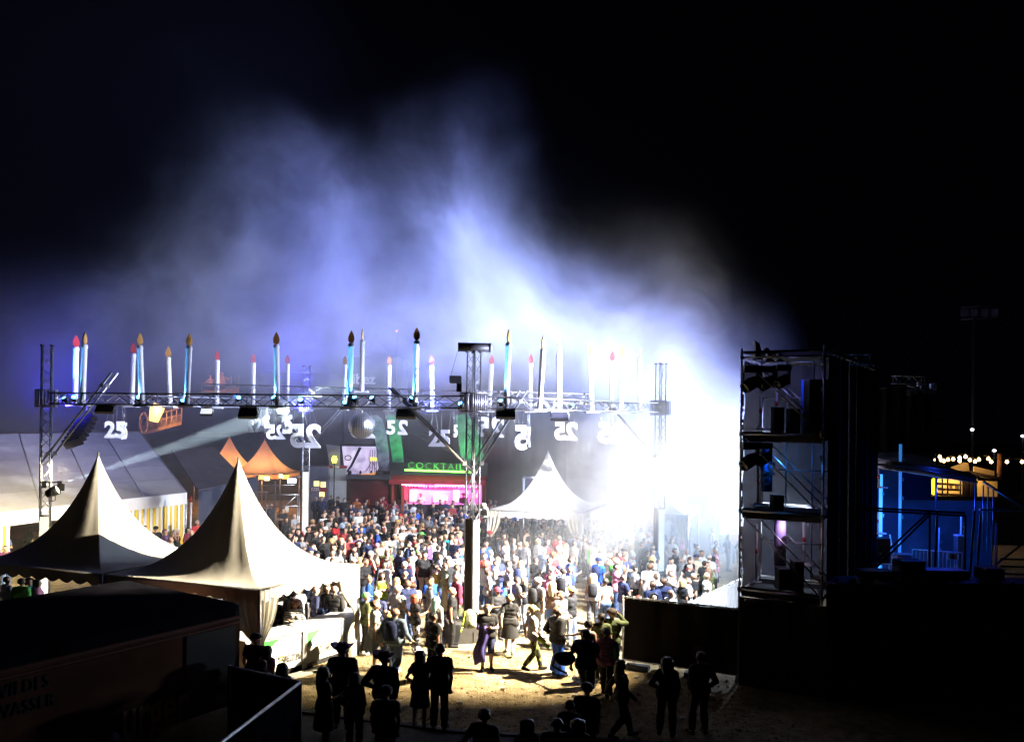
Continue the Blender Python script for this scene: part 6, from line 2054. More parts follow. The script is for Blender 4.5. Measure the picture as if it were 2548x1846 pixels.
def headwear(kind, pose):
    key = (kind, pose == 'le')
    if key in HEADW:
        return HEADW[key]
    mb = MB()
    c = V(-0.01, 0, 1.645)
    if kind == 'c':
        mb.lathe([(0.118, 0.02), (0.119, 0.045), (0.108, 0.085), (0.07, 0.122), (0.001, 0.135)], 18, c)
        vs = []
        for k in range(9):
            a = -1.0 + 2.0 * k / 8
            vs += [c + V(0.108 * math.cos(a), 0.108 * math.sin(a), 0.03), c + V(0.12 + 0.085 * math.cos(a * 0.8), 0.10 * math.sin(a), 0.012)]
        mb.add(vs, [(2 * k, 2 * k + 1, 2 * k + 3, 2 * k + 2) for k in range(8)], True)
        mb.add([v - V(0, 0, 0.008) for v in vs], [(2 * k, 2 * k + 2, 2 * k + 3, 2 * k + 1) for k in range(8)], True)
    elif kind in ('t', 'h'):
        w = 0.19 if kind == 't' else 0.205
        nseg = 28
        vs, fs = [], []
        prof = [(0.001, 0.165), (0.06, 0.17), (0.095, 0.135), (0.112, 0.05), (w * 0.7, 0.045), (w, 0.06), (w, 0.05), (w * 0.7, 0.034), (0.112, 0.036)]
        for r, z in prof:
            for k in range(nseg):
                a = 2 * PI * k / nseg
                curl = (0.09 if kind == 'h' else 0.03) * (abs(math.sin(a)) ** 2) * max(0, (r - 0.12) / (w - 0.12)) if r > 0.12 else 0
                dent = -0.03 * math.exp(-(math.sin(a) * r / 0.035) ** 2) if (z > 0.13) else 0
                vs.append(c + V(r * 1.08 * math.cos(a), r * math.sin(a), z + curl + dent))
        for j in range(len(prof) - 1):
            for k in range(nseg):
                fs.append((j * nseg + k, (j + 1) * nseg + k, (j + 1) * nseg + (k + 1) % nseg, j * nseg + (k + 1) % nseg))
        mb.add(vs, fs, True)
    elif kind == 'k':
        nseg = 18
        vs, fs = [], []
        for j in range(9):
            ph = PI * (0.02 + 0.62 * j / 8)
            for k in range(nseg):
                a = 2 * PI * k / nseg
                x = -math.cos(ph) * 0.135 - 0.0
                rr = math.sin(ph) * 0.135
                vs.append(c + V(x, rr * math.cos(a), rr * 1.12 * math.sin(a) + 0.005))
        for j in range(8):
            for k in range(nseg):
                fs.append((j * nseg + k, j * nseg + (k + 1) % nseg, (j + 1) * nseg + (k + 1) % nseg, (j + 1) * nseg + k))
        mb.add(vs, fs, True)
        mb.lathe([(0.10, -0.2), (0.125, -0.16), (0.115, -0.11)], 16, c)
    elif kind == 'longhair':
        vs, fs = [], []
        nu, nv = 16, 12
        for j in range(nv + 1):
            q = j / nv
            for i in range(nu + 1):
                a = -2.05 + 4.1 * i / nu
                r = 0.118 + 0.018 * math.sin(q * 3) - 0.02 * q
                wv = 0.010 * math.sin(i * 2.3 + q * 9)
                z = 0.10 - 0.46 * q + 0.02 * math.sin(i * 1.9)
                rr = r * min(1, 0.55 + q * 3.5) + wv
                vs.append(c + V(-math.cos(a) * rr * 0.95 - 0.01 - 0.03 * q, math.sin(a) * rr, z))
        for j in range(nv):
            for i in range(nu):
                k = j * (nu + 1) + i
                fs.append((k, k + 1, k + nu + 2, k + nu + 1))
        mb.add(vs, fs, True)
    elif kind == 'bob':
        vs, fs = [], []
        nu, nv = 16, 7
        for j in range(nv + 1):
            q = j / nv
            for i in range(nu + 1):
                a = -2.1 + 4.2 * i / nu
                rr = (0.122 + 0.012 * math.sin(q * 3)) * min(1, 0.6 + q * 3) + 0.006 * math.sin(i * 2.1)
                vs.append(c + V(-math.cos(a) * rr * 0.95 - 0.005, math.sin(a) * rr, 0.10 - 0.235 * q + 0.01 * math.sin(i * 1.9)))
        for j in range(nv):
            for i in range(nu):
                k = j * (nu + 1) + i
                fs.append((k, k + 1, k + nu + 2, k + nu + 1))
        mb.add(vs, fs, True)
    elif kind == 'bun':
        ell(mb, c + V(-0.085, 0, 0.095), (0.05, 0.05, 0.045), 12)
    elif kind == 'skirt':
        mb = MB()
        prof = [(0.15, 1.0), (0.165, 0.9), (0.19, 0.75), (0.215, 0.58), (0.22, 0.52)]
        nseg = 24
        vs, fs = [], []
        for j, (r, z) in enumerate(prof):
            for k in range(nseg):
                a = 2 * PI * k / nseg
                rr = r * (1 + 0.05 * math.sin(k * 2.6) * j / 4)
                vs.append(V(rr * 0.92 * math.cos(a), rr * 1.1 * math.sin(a), z))
        for j in range(4):
            for k in range(nseg):
                fs.append((j * nseg + k, (j + 1) * nseg + k, (j + 1) * nseg + (k + 1) % nseg, j * nseg + (k + 1) % nseg))
        mb.add(vs, fs, True)
    elif kind == 'pack':
        mb.lathe([(0.001, -0.24), (0.13, -0.23), (0.155, -0.1), (0.15, 0.12), (0.10, 0.22), (0.001, 0.24)], 14, V(-0.20, 0, 1.24), mtx=Matrix(((0.72, 0, 0), (0, 1, 0), (0, 0, 1))))
        for s in (1, -1):
            mb.path([V(-0.13, s * 0.09, 1.40), V(-0.03, s * 0.10, 1.492), V(0.09, s * 0.10, 1.40), V(0.13, s * 0.12, 1.25), V(0.02, s * 0.17, 1.12), V(-0.12, s * 0.12, 1.06)], 0.016, 5)
    if pose == 'le' and kind not in ('skirt',):
        q = Matrix.Rotation(R(33), 3, 'Y')
        mb.v = [tuple(q @ (Vector(v) - V(0, 0, .97)) + V(0, 0, .97)) for v in mb.v]
    HEADW[key] = mb.mesh(kind)
    return HEADW[key]


GNAME = {"tee": "shirt", "lon": "jacket", "tan": "tank_top", "long": "trousers", "flare": "trousers", "short": "shorts"}


def put(name, me, m, parent, color, own=False):
    if not me.materials:
        me.materials.append(m)
    o = bpy.data.objects.new(name, me)
    COL.objects.link(o)
    o.parent = parent
    o.color = (*color, 1)
    if own:
        o.material_slots[0].link = 'OBJECT'
        o.material_slots[0].material = m
    return o


def jit(c, k=0.15):
    f = 1 + random.uniform(-k, k)
    return tuple(min(1, x * f) for x in c)


def person(x, y, h, sex, hair, hc, top, tc, leg, lc, pose, yaw, label, group="people at the festival", pack=None, z=0.0):
    lod = 1 if y < 25.2 else 0
    me, *_ = body(pose, sex, lod)
    o = bpy.data.objects.new("person", me)
    COL.objects.link(o)
    s = h / 1.755
    bw = random.uniform(0.94, 1.12) * s * (1.06 if h > 1.84 else 1)
    o.location = (x, y, z)
    o.rotation_euler = (0, 0, R(yaw + random.uniform(-8, 8)))
    o.scale = (bw, bw, s)
    tag(o, label, "person", group)
    o.color = (*random.choice([(0.50, 0.30, 0.21), (0.46, 0.27, 0.19), (0.55, 0.35, 0.26), (0.38, 0.21, 0.14)]), 1)
    if top in ('tee', 'lon', 'tan'):
        own = tc == 'stripe'
        put(GNAME[top], cover(top, pose, sex, lod), M_stripeS if own else M_cloth, o, jit(COLR[tc]), own)
    if leg == 'skirt':
        put("skirt", headwear('skirt', ''), M_cloth, o, jit(COLR[lc]))
    else:
        own = lc in ('bw', 'camo')
        put(GNAME[leg], cover(leg, pose, sex, lod), {'bw': M_bw, 'camo': M_camo}.get(lc, M_cloth), o, jit(COLR[lc]), own)
    put("shoes", cover('shoe', pose, sex, lod), M_cloth, o, random.choice([COLR["white"], COLR["black"], COLR["black"], COLR["dgrey"]]))
    hcol = jit(COLR[hc], 0.25)
    if hair in ('s', 'm', 'l', 'u'):
        put("hair", cover(hair, pose, sex, lod), M_hair, o, hcol)
    if hair == 'l':
        put("long_hair", headwear('longhair', pose), M_hair, o, hcol)
    if hair == 'm':
        put("bob_hair", headwear('bob', pose), M_hair, o, hcol)
    if hair == 'u':
        put("hair_bun", headwear('bun', pose), M_hair, o, hcol)
    if hair == 'c':
        put("cap", headwear('c', pose), M_cloth, o, hcol)
    if hair in ('t', 'h'):
        put("hat", headwear(hair, pose), M_cloth, o, hcol)
    if hair == 'k':
        put("hood", headwear('k', pose), M_cloth, o, hcol)
    if pack:
        put("backpack", headwear('pack', pose), M_cloth, o, COLR[pack])
    return o


PEOPLE = [
(-7.87, 43.61, 1.9, 'm','s','dark','tee','white','long','jeans','st', -50, 'tall man in white T-shirt with dark oval print near the dark stall'),
(-9.63, 43.45, 1.77, 'm','b','-','tee','white','long','black','st', -50, 'bald man in white printed T-shirt right of the far tower'),
(-9.23, 43.72, 1.77, 'm','s','dark','tee','black','long','black','st', -40, 'man with sunglasses in black behind a grey-shirted one, back left'),
(-8.96, 42.05, 1.77, 'm','s','brown','tee','grey','long','jeans','cr', -50, 'man in grey top below the sunglasses wearer, back left'),
(-8.23, 41.92, 1.77, 'm','k','lblue','lon','lblue','long','jeans','po', -60, 'person in pale blue hoodie with the hood up'),
(-9.02, 40.37, 1.77, 'm','s','brown','tee','black','long','black','st', -30, 'brown-haired man in black top with white collar near the far tower'),
(-8.32, 40.07, 1.77, 'm','k','dark','lon','red','long','black','cr', -20, 'person in red jacket with dark hood up'),
(-7.05, 39.79, 1.82, 'm','s','grey','tee','blue','long','jeans','dr', -20, 'grey-haired man in blue football shirt with yellow patches'),
(-7.23, 41.82, 1.77, 'm','s','dark','tan','black','short','jeans','sh', -30, 'man with sunglasses raising a tanned bare arm to his face'),
(-7.8, 40.46, 1.68, 'f','l','blond','lon','beige','long','jeans','st', 100, 'long blond-haired woman in beige coat seen from behind'),
(-11.35, 53.32, 1.77, 'm','s','dark','lon','black','long','jeans','st', -40, 'man in black jacket with pale green print before the white wall panel'),
(-10.81, 52.58, 1.77, 'm','s','black','lon','black','long','jeans','st', 200, "man in plain black jacket before the white panel's right half"),
(-10.18, 51.56, 1.77, 'm','s','dark','lon','black','long','black','st', -80, "man in black jacket at the white panel's right edge"),
(-11.51, 51.28, 1.9, 'm','s','dark','lon','navy','long','black','st', -90, 'broad dark figure in navy before the pretzel booth'),
(-12.04, 52.1, 1.77, 'm','s','grey','lon','navy','long','black','st', -60, "hazy dark figure nearest the far tower's right side"),
(-9.48, 51.8, 1.77, 'm','s','dark','tee','orange','long','black','cr', -90, 'man in orange T-shirt with crossed arms at the dark stall'),
(-6.85, 49.61, 1.77, 'm','s','dark','tee','cyan','long','black','dr', 0, "man in bright cyan-blue T-shirt at the cocktail bar's left post"),
(-7.95, 50.05, 1.77, 'm','s','brown','lon','black','long','black','st', -60, 'brown-haired man in dark jacket before the reddish stall'),
(-6.3, 42.94, 1.77, 'm','b','-','tan','black','long','black','st', -40, 'bald man with bare shoulders in black tank top, back centre'),
(-6.98, 43.21, 1.68, 'f','m','grey','tee','black','long','black','st', 120, 'grey-blond woman in black seen from behind, back centre'),
(-6.46, 42.0, 1.77, 'm','s','grey','tee','white','long','jeans','le', 160, 'grey-haired man in white T-shirt bending forward, back centre'),
(-5.47, 40.88, 1.77, 'm','t','straw','tan','white','long','jeans','st', -10, 'person in straw cowboy hat and white tank top'),
(-5.7, 41.17, 1.68, 'f','m','brown','tan','black','long','jeans','st', 30, 'brown-haired woman in dark tank top beside the straw hat'),
(-4.87, 38.1, 1.85, 'm','c','white','tee','white','long','black','cr', -30, 'man with white headband and patterned white shirt, hand on chest'),
(-6.0, 37.93, 1.77, 'm','b','-','lon','blue','long','jeans','st', 10, 'bald man in blue plaid shirt facing the stage'),
(-6.47, 39.97, 1.77, 'm','s','brown','lon','black','long','black','st', -80, 'man in open dark jacket over a neon green print'),
(-5.84, 38.96, 1.68, 'f','m','auburn','tee','black','long','black','st', 20, 'auburn-haired woman carrying an olive backpack'),
(-8.43, 38.33, 1.77, 'm','c','white','tee','black','long','black','st', -20, 'man in white cap with reddish face left of the red jacket'),
(-8.56, 37.98, 1.77, 'm','s','brown','tee','white','long','jeans','st', 10, 'man in white shirt beside the white-capped man'),
(-7.5, 35.99, 1.77, 'm','s','black','lon','black','long','black','st', -20, 'man in sunglasses with a bright blue shoulder patch'),
(-7.77, 34.96, 1.85, 'm','s','black','lon','black','long','black','sh', -40, 'black-bearded man in black jacket holding up his hand'),
(-7.51, 35.53, 1.68, 'f','m','blond','tan','beige','long','jeans','ch', 30, 'blond woman raising thin bare arm before the bearded man'),
(-6.85, 34.2, 1.9, 'm','s','blond','tee','black','long','black','ch', 0, 'blond man in black T-shirt drinking from a raised cup'),
(-6.76, 35.59, 1.68, 'f','l','brown','lon','navy','long','black','st', 0, 'woman with long brown hair in dark jacket right of the drinker'),
(-6.6, 36.22, 1.77, 'm','s','dark','lon','purple','long','black','st', -60, 'smiling dark-haired man in purple shirt'),
(-6.26, 34.8, 1.68, 'f','m','black','tee','black','long','black','st', -50, 'black-haired woman in black below the smiling purple-shirted man'),
(-5.88, 34.84, 1.77, 'm','u','dark','tee','navy','long','jeans','st', 130, 'person with dark hair bun in navy shirt seen from behind'),
(-6.95, 33.16, 1.77, 'm','s','dark','tee','black','long','black','st', 0, "short-haired man in black T-shirt right at the tent's edge"),
(-7.23, 31.57, 1.77, 'm','c','black','tee','black','long','black','st', 10, "man in black cap low at the tent roof's edge"),
(-7.78, 33.28, 1.77, 'm','s','dark','lon','plum','long','black','ch', -20, "man with hand on chin nearest the far tower's foot"),
(-5.24, 36.11, 1.77, 'm','c','black','tee','white','long','jeans','st', -30, 'man in light shirt under a grey open jacket'),
(-4.98, 36.37, 1.77, 'm','s','white','lon','grey','long','black','st', -30, 'white-haired man in grey jacket'),
(-5.42, 34.37, 1.68, 'f','s','pink','tee','beige','long','jeans','st', 60, 'person with a pink headband'),
(-5.26, 34.7, 1.68, 'f','m','blond','lon','beige','long','jeans','st', -40, 'blond woman in cream top behind the green-trousered bald man'),
(-4.77, 32.6, 1.77, 'm','b','-','lon','olive','long','olive','st', 120, 'bald man in cream and olive seen from behind'),
(-4.68, 32.96, 1.75, 'f','u','dark','tee','navy','long','jeans','st', -50, 'woman with pinned-up hair in dark blue printed T-shirt'),
(-4.18, 32.09, 1.77, 'm','s','dark','tee','navy','long','black','po', 40, 'dark-haired man in navy T-shirt leaning in, mid crowd'),
(-5.52, 30.86, 1.68, 'f','l','blond','tee','grey','long','jeans','st', 150, "woman with curly blond hair right at the tent's eave"),
(-5.63, 30.21, 1.77, 'm','c','white','tee','black','long','black','st', -30, "man in black and white cap at the tent's eave"),
(-5.09, 29.67, 1.85, 'm','s','brown','lon','black','long','jeans','cr', -40, 'brown-haired man with a white chest print and grey sleeves by the tent corner'),
(-6.34, 30.16, 1.77, 'm','s','brown','tee','white','long','jeans','st', 0, 'brown-haired man peeking over the white tent roof'),
(-6.04, 29.89, 1.68, 'f','m','brown','tee','beige','long','jeans','st', 170, "brown-haired woman just showing over the tent roof's slope"),
(-9.78, 41.7, 1.68, 'f','m','blond','tan','black','long','black','dr', -40, 'blond woman with bare arm in black right beside the far tower'),
(-4.41, 38.11, 1.8, 'm','t','white','lon','white','long','jeans','st', 60, 'person in tall white and green party hat with navy backpack'),
(-3.89, 36.93, 1.77, 'm','c','green','tee','beige','long','jeans','st', -10, 'person in green and white trucker cap'),
(-3.54, 36.65, 1.77, 'm','c','dark','tan','white','long','jeans','st', 10, 'man with red headband in white tank top'),
(-5.01, 45.44, 1.85, 'm','s','brown','tee','blue','short','jeans','st', 140, 'man in royal blue T-shirt from behind near the cocktail bar'),
(-4.92, 42.27, 1.77, 'm','b','-','lon','black','long','black','st', 20, 'bald dark-dressed man touching the royal blue T-shirt'),
(-4.26, 40.82, 1.68, 'f','l','blond','tan','black','long','black','st', -40, 'long blond-haired woman in black top with a red motif'),
(-3.21, 41.76, 1.9, 'm','s','brown','tee','white','long','jeans','st', -80, "large man in plain white T-shirt at the crowd's back, near tower side"),
(-3.52, 39.56, 1.77, 'm','s','dark','tee','white','long','black','le', 150, 'man in white shirt bent forward beside the black cap'),
(-3.25, 39.8, 1.77, 'm','c','black','lon','black','long','black','st', -50, 'man in black cap with neon yellow chest bib'),
(-3.56, 39.2, 1.68, 'f','m','brown','lon','black','long','black','st', -60, 'brown-haired person in black jacket with a white badge'),
(-3.09, 40.22, 1.77, 'm','s','brown','tee','grey','long','jeans','st', -60, 'tanned man in grey T-shirt below the large white T-shirt'),
(-2.71, 39.05, 1.77, 'm','b','-','tee','black','long','black','st', 200, 'bald man in black T-shirt turned left near the tower'),
(-2.42, 42.42, 1.77, 'm','s','brown','lon','grey','long','jeans','cr', -90, 'man in grey hoodie just left of the near tower, far back'),
(-2.48, 39.33, 1.77, 'm','s','brown','tee','beige','long','jeans','st', -60, 'narrow-faced man between bald black T-shirt and the tower'),
(-2.83, 36.98, 1.68, 'f','m','blond','lon','teal','long','teal','st', -60, 'blond woman in white jacket over a teal top'),
(-2.54, 36.51, 1.77, 'm','s','brown','lon','white','long','jeans','st', 0, 'man in long white shirt right of the teal top'),
(-2.35, 37.64, 1.68, 'f','u','brown','tee','pink','long','jeans','st', -70, 'woman with sunglasses pushed up on her hair near the tower'),
(-2.28, 34.72, 1.85, 'm','b','-','tee','navy','long','jeans','st', 60, 'bald broad man in navy T-shirt from behind'),
(-2.1, 35.04, 1.77, 'm','b','-','tee','green','long','jeans','st', 60, 'bald man in bright green T-shirt from behind'),
(-1.87, 33.31, 1.8, 'm','c','black','tee','white','long','jeans','st', 10, "man in black cap and white T-shirt touching the tower's left side"),
(-4.1, 33.91, 1.77, 'm','s','dark','lon','navy','long','black','st', 10, 'dark-haired man in dark jacket below the party hat'),
(-3.72, 33.68, 1.77, 'm','s','blond','tee','green','long','jeans','st', 20, 'man in lime green shirt below the trucker cap'),
(-3.49, 33.97, 1.77, 'm','c','dark','tee','black','long','black','st', -30, 'man in dark cap and black T-shirt right of the lime shirt'),
(-3.35, 34.3, 1.77, 'm','c','dark','tee','purple','long','black','st', -20, 'man in dark cap and violet shirt looking down'),
(-3.77, 32.64, 1.68, 'f','m','dark','tee','white','long','jeans','st', -50, 'dark bobbed woman in white top, mid crowd'),
(-3.43, 31.63, 1.77, 'm','s','brown','tee','black','long','black','dr', 0, 'man in black T-shirt with colourful print, mid crowd'),
(-3.18, 31.36, 1.82, 'm','s','dark','tee','black','long','beige','st', -70, 'stocky man in black T-shirt tilting his head back'),
(-3.66, 29.3, 1.82, 'm','s','white','tee','navy','long','jeans','st', 80, 'white-haired man in broad dark blue T-shirt from behind'),
(-3.63, 30.42, 1.77, 'm','s','brown','tee','pink','long','jeans','st', 40, 'brown-haired man in pink T-shirt'),
(-2.6, 31.2, 1.77, 'm','s','brown','tee','lblue','long','jeans','st', 10, 'man in sunglasses and light blue shirt left of the flat cap'),
(-2.25, 30.62, 1.77, 'm','c','grey','tee','beige','long','jeans','st', 20, 'man in grey flat cap and cream T-shirt'),
(-2.02, 31.75, 1.77, 'm','s','brown','tee','white','long','jeans','st', -50, 'man in white checked shirt right of the flat cap'),
(-2.6, 29.59, 1.68, 'f','u','dark','tan','yellow','long','jeans','ch', 20, 'woman with tied dark hair in pale yellow top, hand at mouth'),
(-2.27, 29.4, 1.77, 'm','s','brown','tee','sage','long','beige','st', 20, 'brown-haired man in sage green shirt'),
(-1.84, 29.13, 1.77, 'm','s','brown','tee','white','long','jeans','st', 20, "brown-haired man in white T-shirt just left of the tower's dark casing"),
(-3.46, 27.78, 1.77, 'm','b','-','tee','black','long','black','st', 200, 'balding man facing left in black T-shirt with white motif'),
(-1.24, 38.97, 1.77, 'm','s','dark','lon','black','long','black','st', -50, 'dark-haired man with bright blue collar just right of the tower'),
(-0.93, 37.67, 1.77, 'm','c','red','lon','black','long','black','ch', -50, 'person in red cap and black jacket right of the tower'),
(-4.23, 27.88, 1.68, 'f','l','brown','tan','neon','long','lblue','cr', -60, 'long brown-haired woman in neon yellow tank top'),
(-4.36, 30.09, 1.72, 'f','u','dark','tee','black','long','black','sh', 20, 'dark-haired woman in black with sleeve patch, hands at her face'),
(-4.49, 26.92, 1.77, 'm','b','-','tee','blue','long','jeans','st', 10, 'bald man in blue and white striped shirt beside the tied curtain'),
(-3.64, 27.09, 1.68, 'f','l','blond','lon','grey','long','black','st', 90, 'long blond-haired woman in grey sweater from behind'),
(-3.3, 24.82, 1.88, 'm','c','grey','tee','grey','short','lgrey','wa', 60, 'man in grey cap and grey T-shirt with diagonal shoulder strap'),
(-3.15, 25.96, 1.82, 'm','s','brown','tee','navy','long','jeans','st', 100, 'brown-haired man in navy T-shirt from behind, before the red bob'),
(-3.03, 26.31, 1.7, 'm','s','brown','tee','white','long','jeans','st', 80, 'man in plain white shirt from behind right of the navy T-shirt'),
(-2.52, 26.91, 1.77, 'm','s','dark','tee','blue','long','jeans','st', -60, 'man in sunglasses and bright blue football shirt, mid front'),
(-2.49, 26.34, 1.77, 'm','s','blond','lon','dgrey','long','black','dr', 190, 'blond man in grey and black hooded jacket facing left'),
(-2.76, 24.6, 1.68, 'f','m','auburn','tee','black','long','bw','dr', 20, 'red-bobbed woman in black top and black-white patterned leggings'),
(-2.11, 24.27, 1.68, 'f','l','aqua','lon','grey','long','black','st', 60, 'woman with long pale turquoise hair and grey hoodie'),
(-1.72, 25.18, 1.77, 'm','s','blond','tee','black','long','black','st', 10, 'blond man in black T-shirt left of the maroon shirt'),
(-1.69, 26.9, 1.85, 'm','b','-','lon','maroon','short','olive','st', 20, 'bald man in maroon sweater and dark green shorts beside the tower'),
(-3.84, 24.47, 1.77, 'm','c','white','tee','navy','long','black','st', 80, 'man in white cap and navy T-shirt from behind near the curtain'),
(-3.63, 22.85, 1.88, 'm','s','brown','tee','white','short','grey','st', 10, 'man in white T-shirt with grey jacket tied round his waist'),
(-3.0, 22.1, 1.85, 'm','b','-','lon','denim','long','jeans','wa', 70, 'man in denim jacket with a black backpack'),
(-1.98, 21.89, 1.8, 'm','s','black','tee','black','long','black','st', 40, 'black-haired man in black T-shirt below the turquoise-haired woman'),
(-3.28, 22.77, 1.6, 'f','u','blond','tee','beige','long','jeans','st', 90, 'blond-bunned woman left of the black backpack'),
(-4.12, 24.24, 1.77, 'm','c','green','tee','olive','long','black','st', 30, "person in dark green at the tied curtain's right edge"),
(0.1, 40.29, 1.85, 'm','s','brown','tee','black','long','black','st', -80, 'man in black T-shirt with white chest print under the hazy tent'),
(0.71, 38.06, 1.85, 'm','s','dark','tan','black','long','black','st', 150, 'bearded man in black tank top turned left by the hazy tent'),
(0.75, 40.62, 1.77, 'm','s','grey','tee','grey','long','jeans','st', 10, 'grey-haired man in grey T-shirt under the hazy tent'),
(1.11, 43.44, 1.77, 'm','s','dark','lon','black','long','black','ch', -50, 'dark-haired guest deep under the hazy tent, drinking'),
(1.59, 40.16, 1.85, 'm','s','dark','tee','black','long','black','cr', -80, 'man in black sports shirt with white chest stripes'),
(1.76, 39.35, 1.68, 'f','t','straw','tan','beige','long','jeans','st', 160, 'person in straw hat and striped vest under the hazy tent'),
(2.1, 36.56, 1.77, 'm','b','-','tee','red','long','jeans','st', -90, "bald man in red T-shirt at the haze's edge"),
(-0.81, 41.15, 1.85, 'm','s','brown','tee','black','long','black','sh', -30, "man in black with raised arm under the hazy tent's left curtain"),
(-0.29, 37.45, 1.68, 'f','m','dark','tee','black','long','black','st', -50, 'dark-haired woman in black, right of the red cap'),
(0.12, 35.65, 1.77, 'm','s','brown','tee','grey','long','black','st', 20, 'short-haired man in grey T-shirt below the white chest print'),
(0.64, 34.58, 1.77, 'm','s','blond','tee','white','long','jeans','st', 30, 'blond man in white with a red shoulder strap, centre right'),
(1.15, 34.91, 1.85, 'm','s','blond','lon','white','short','olive','st', 20, 'heavy man in white long shirt and olive shorts'),
(1.32, 32.97, 1.77, 'm','s','white','tee','lblue','long','black','st', 30, 'white-haired man in pale blue checked shirt and black trousers'),
(1.63, 31.93, 1.77, 'm','c','orange','tee','red','long','jeans','dr', -60, 'man in orange cap and red shirt, centre right'),
(2.26, 34.78, 1.68, 'f','l','blond','tee','beige','long','jeans','st', 150, "long blond-haired woman at the haze's edge seen from behind"),
(1.91, 32.89, 1.77, 'm','b','-','tee','white','long','jeans','st', -30, 'bald man in white beside the orange cap'),
(2.21, 30.86, 1.77, 'm','s','dark','tee','blue','long','jeans','dr', 20, 'dark-haired man in mid-blue shirt reaching forward'),
(-0.45, 30.58, 1.82, 'm','b','-','tee','navy','long','jeans','cr', -50, 'man in sunglasses and dark polo with folded arms right of the tower'),
(-0.22, 31.56, 1.77, 'm','s','black','lon','dgrey','long','black','st', 20, 'black-haired man in grey and black jacket, right of the folded arms'),
(-0.75, 32.44, 1.77, 'm','b','-','tee','lblue','long','jeans','st', 20, 'bald man in light blue T-shirt right of the tower'),
(-1.0, 34.58, 1.77, 'm','s','brown','tee','blue','long','black','st', -60, 'bearded man in blue T-shirt with green motif by the tower'),
(-0.02, 28.43, 1.82, 'm','b','-','tee','lilac','long','jeans','st', 20, 'bald man in lilac T-shirt and jeans'),
(0.22, 26.94, 1.8, 'm','s','dark','tee','dgrey','long','grey','ph', 20, 'dark-haired man in black and grey raglan shirt holding a phone'),
(0.43, 27.46, 1.68, 'f','l','blond','tee','black','long','lgrey','ph', -140, 'blond woman in black T-shirt and grey leggings facing the raglan shirt'),
(0.4, 30.52, 1.68, 'f','m','blond','tee','white','long','jeans','st', 40, 'fair-haired woman in white top carrying a blue denim backpack'),
(1.79, 28.41, 1.82, 'm','s','dark','tee','slate','long','jeans','st', 70, 'dark-haired man in slate T-shirt with small black and white backpack'),
(2.06, 28.75, 1.82, 'm','b','-','lon','navy','long','lblue','st', 170, 'bald man in long navy shirt beside the slate T-shirt'),
(1.32, 27.55, 1.77, 'm','s','dark','tee','pink','long','jeans','st', -20, 'dark-haired man in pink shirt left of the slate T-shirt'),
(0.89, 26.43, 1.85, 'm','c','white','tee','dgrey','long','grey','st', 40, 'man in white cap and charcoal T-shirt with dark backpack'),
(1.35, 26.78, 1.68, 'f','l','blond','tan','brown','short','jeans','ph', 60, 'long blond-haired woman in brown top and denim shorts'),
(-0.41, 26.87, 1.75, 'm','s','dark','tee','blue','short','white','le', 10, 'man in blue jersey and white shorts leaning forward by the tower'),
(-0.38, 25.98, 1.62, 'm','c','maroon','tee','black','long','black','ph', -60, 'youth in maroon cap before the leaning jersey'),
(-0.91, 30.33, 1.68, 'f','m','auburn','tee','white','long','jeans','st', 30, 'auburn-haired woman in white right against the tower'),
(-0.75, 28.69, 1.68, 'f','u','brown','tee','white','long','jeans','st', 20, 'brown-haired woman in white behind the leaning blue jersey'),
(2.75, 27.96, 1.72, 'f','l','blond','tan','white','long','dgrey','st', 80, 'blond woman with bare back, grey leggings and small black backpack'),
(3.04, 26.94, 1.78, 'm','s','dark','bare','-','long','jeans','wa', 100, 'shirtless man in blue jeans from behind'),
(3.69, 27.5, 1.8, 'm','s','dark','tee','navy','short','lblue','cr', 20, 'dark-haired man in navy T-shirt and pale shorts near the fence'),
(3.83, 30.32, 1.82, 'm','c','white','tee','white','long','black','ph', 20, 'man in white cap, white T-shirt and black trousers'),
(3.76, 31.81, 1.77, 'm','s','grey','tee','beige','long','jeans','st', 30, 'grey-haired man in cream shirt, right of centre'),
(3.23, 30.78, 1.77, 'm','c','navy','tee','blue','long','jeans','st', 60, 'man in navy cap with a white and red backpack'),
(3.36, 33.78, 1.68, 'f','l','blond','tee','white','long','black','st', -40, 'blond woman in white facing the camera, right of centre'),
(4.42, 26.15, 1.85, 'm','s','brown','lon','navy','long','black','st', 110, 'man in navy hoodie from behind just over the fence'),
(4.9, 26.85, 1.82, 'm','s','brown','tee','navy','long','black','ph', 60, 'brown-haired man in navy T-shirt over the fence'),
(4.32, 25.29, 1.62, 'f','k','dark','lon','navy','long','black','st', -90, 'woman with dark hair framing her face peeking over the fence'),
(3.86, 25.22, 1.6, 'm','s','auburn','tee','white','long','jeans','st', -20, "red-haired child-sized head at the fence's left end"),
(4.81, 29.0, 1.92, 'm','s','brown','tee','white','long','jeans','st', 70, 'tall man in white T-shirt standing in the glare'),
(5.36, 31.91, 1.68, 'f','m','blond','tee','aqua','long','jeans','st', 60, 'person in pale turquoise top within the glare'),
(4.98, 35.59, 1.85, 'm','s','brown','tee','grey','long','jeans','st', 20, "man in grey T-shirt at the haze's edge pointing right"),
(5.02, 34.81, 1.68, 'f','m','blond','tee','white','long','jeans','dr', 0, 'fair woman in white raising a hand in the haze'),
(3.67, 33.35, 1.77, 'm','b','-','tee','white','long','jeans','st', 60, 'bald man in white from behind, right of the blond woman'),
(1.85, 25.44, 1.78, 'm','c','yellow','lon','black','long','lblue','po', -40, 'man in yellow-banded cap and black hoodie with pale jeans'),
(3.63, 38.36, 1.77, 'm','s','dark','lon','navy','long','jeans','st', 40, 'dark-haired man in navy just inside the haze'),
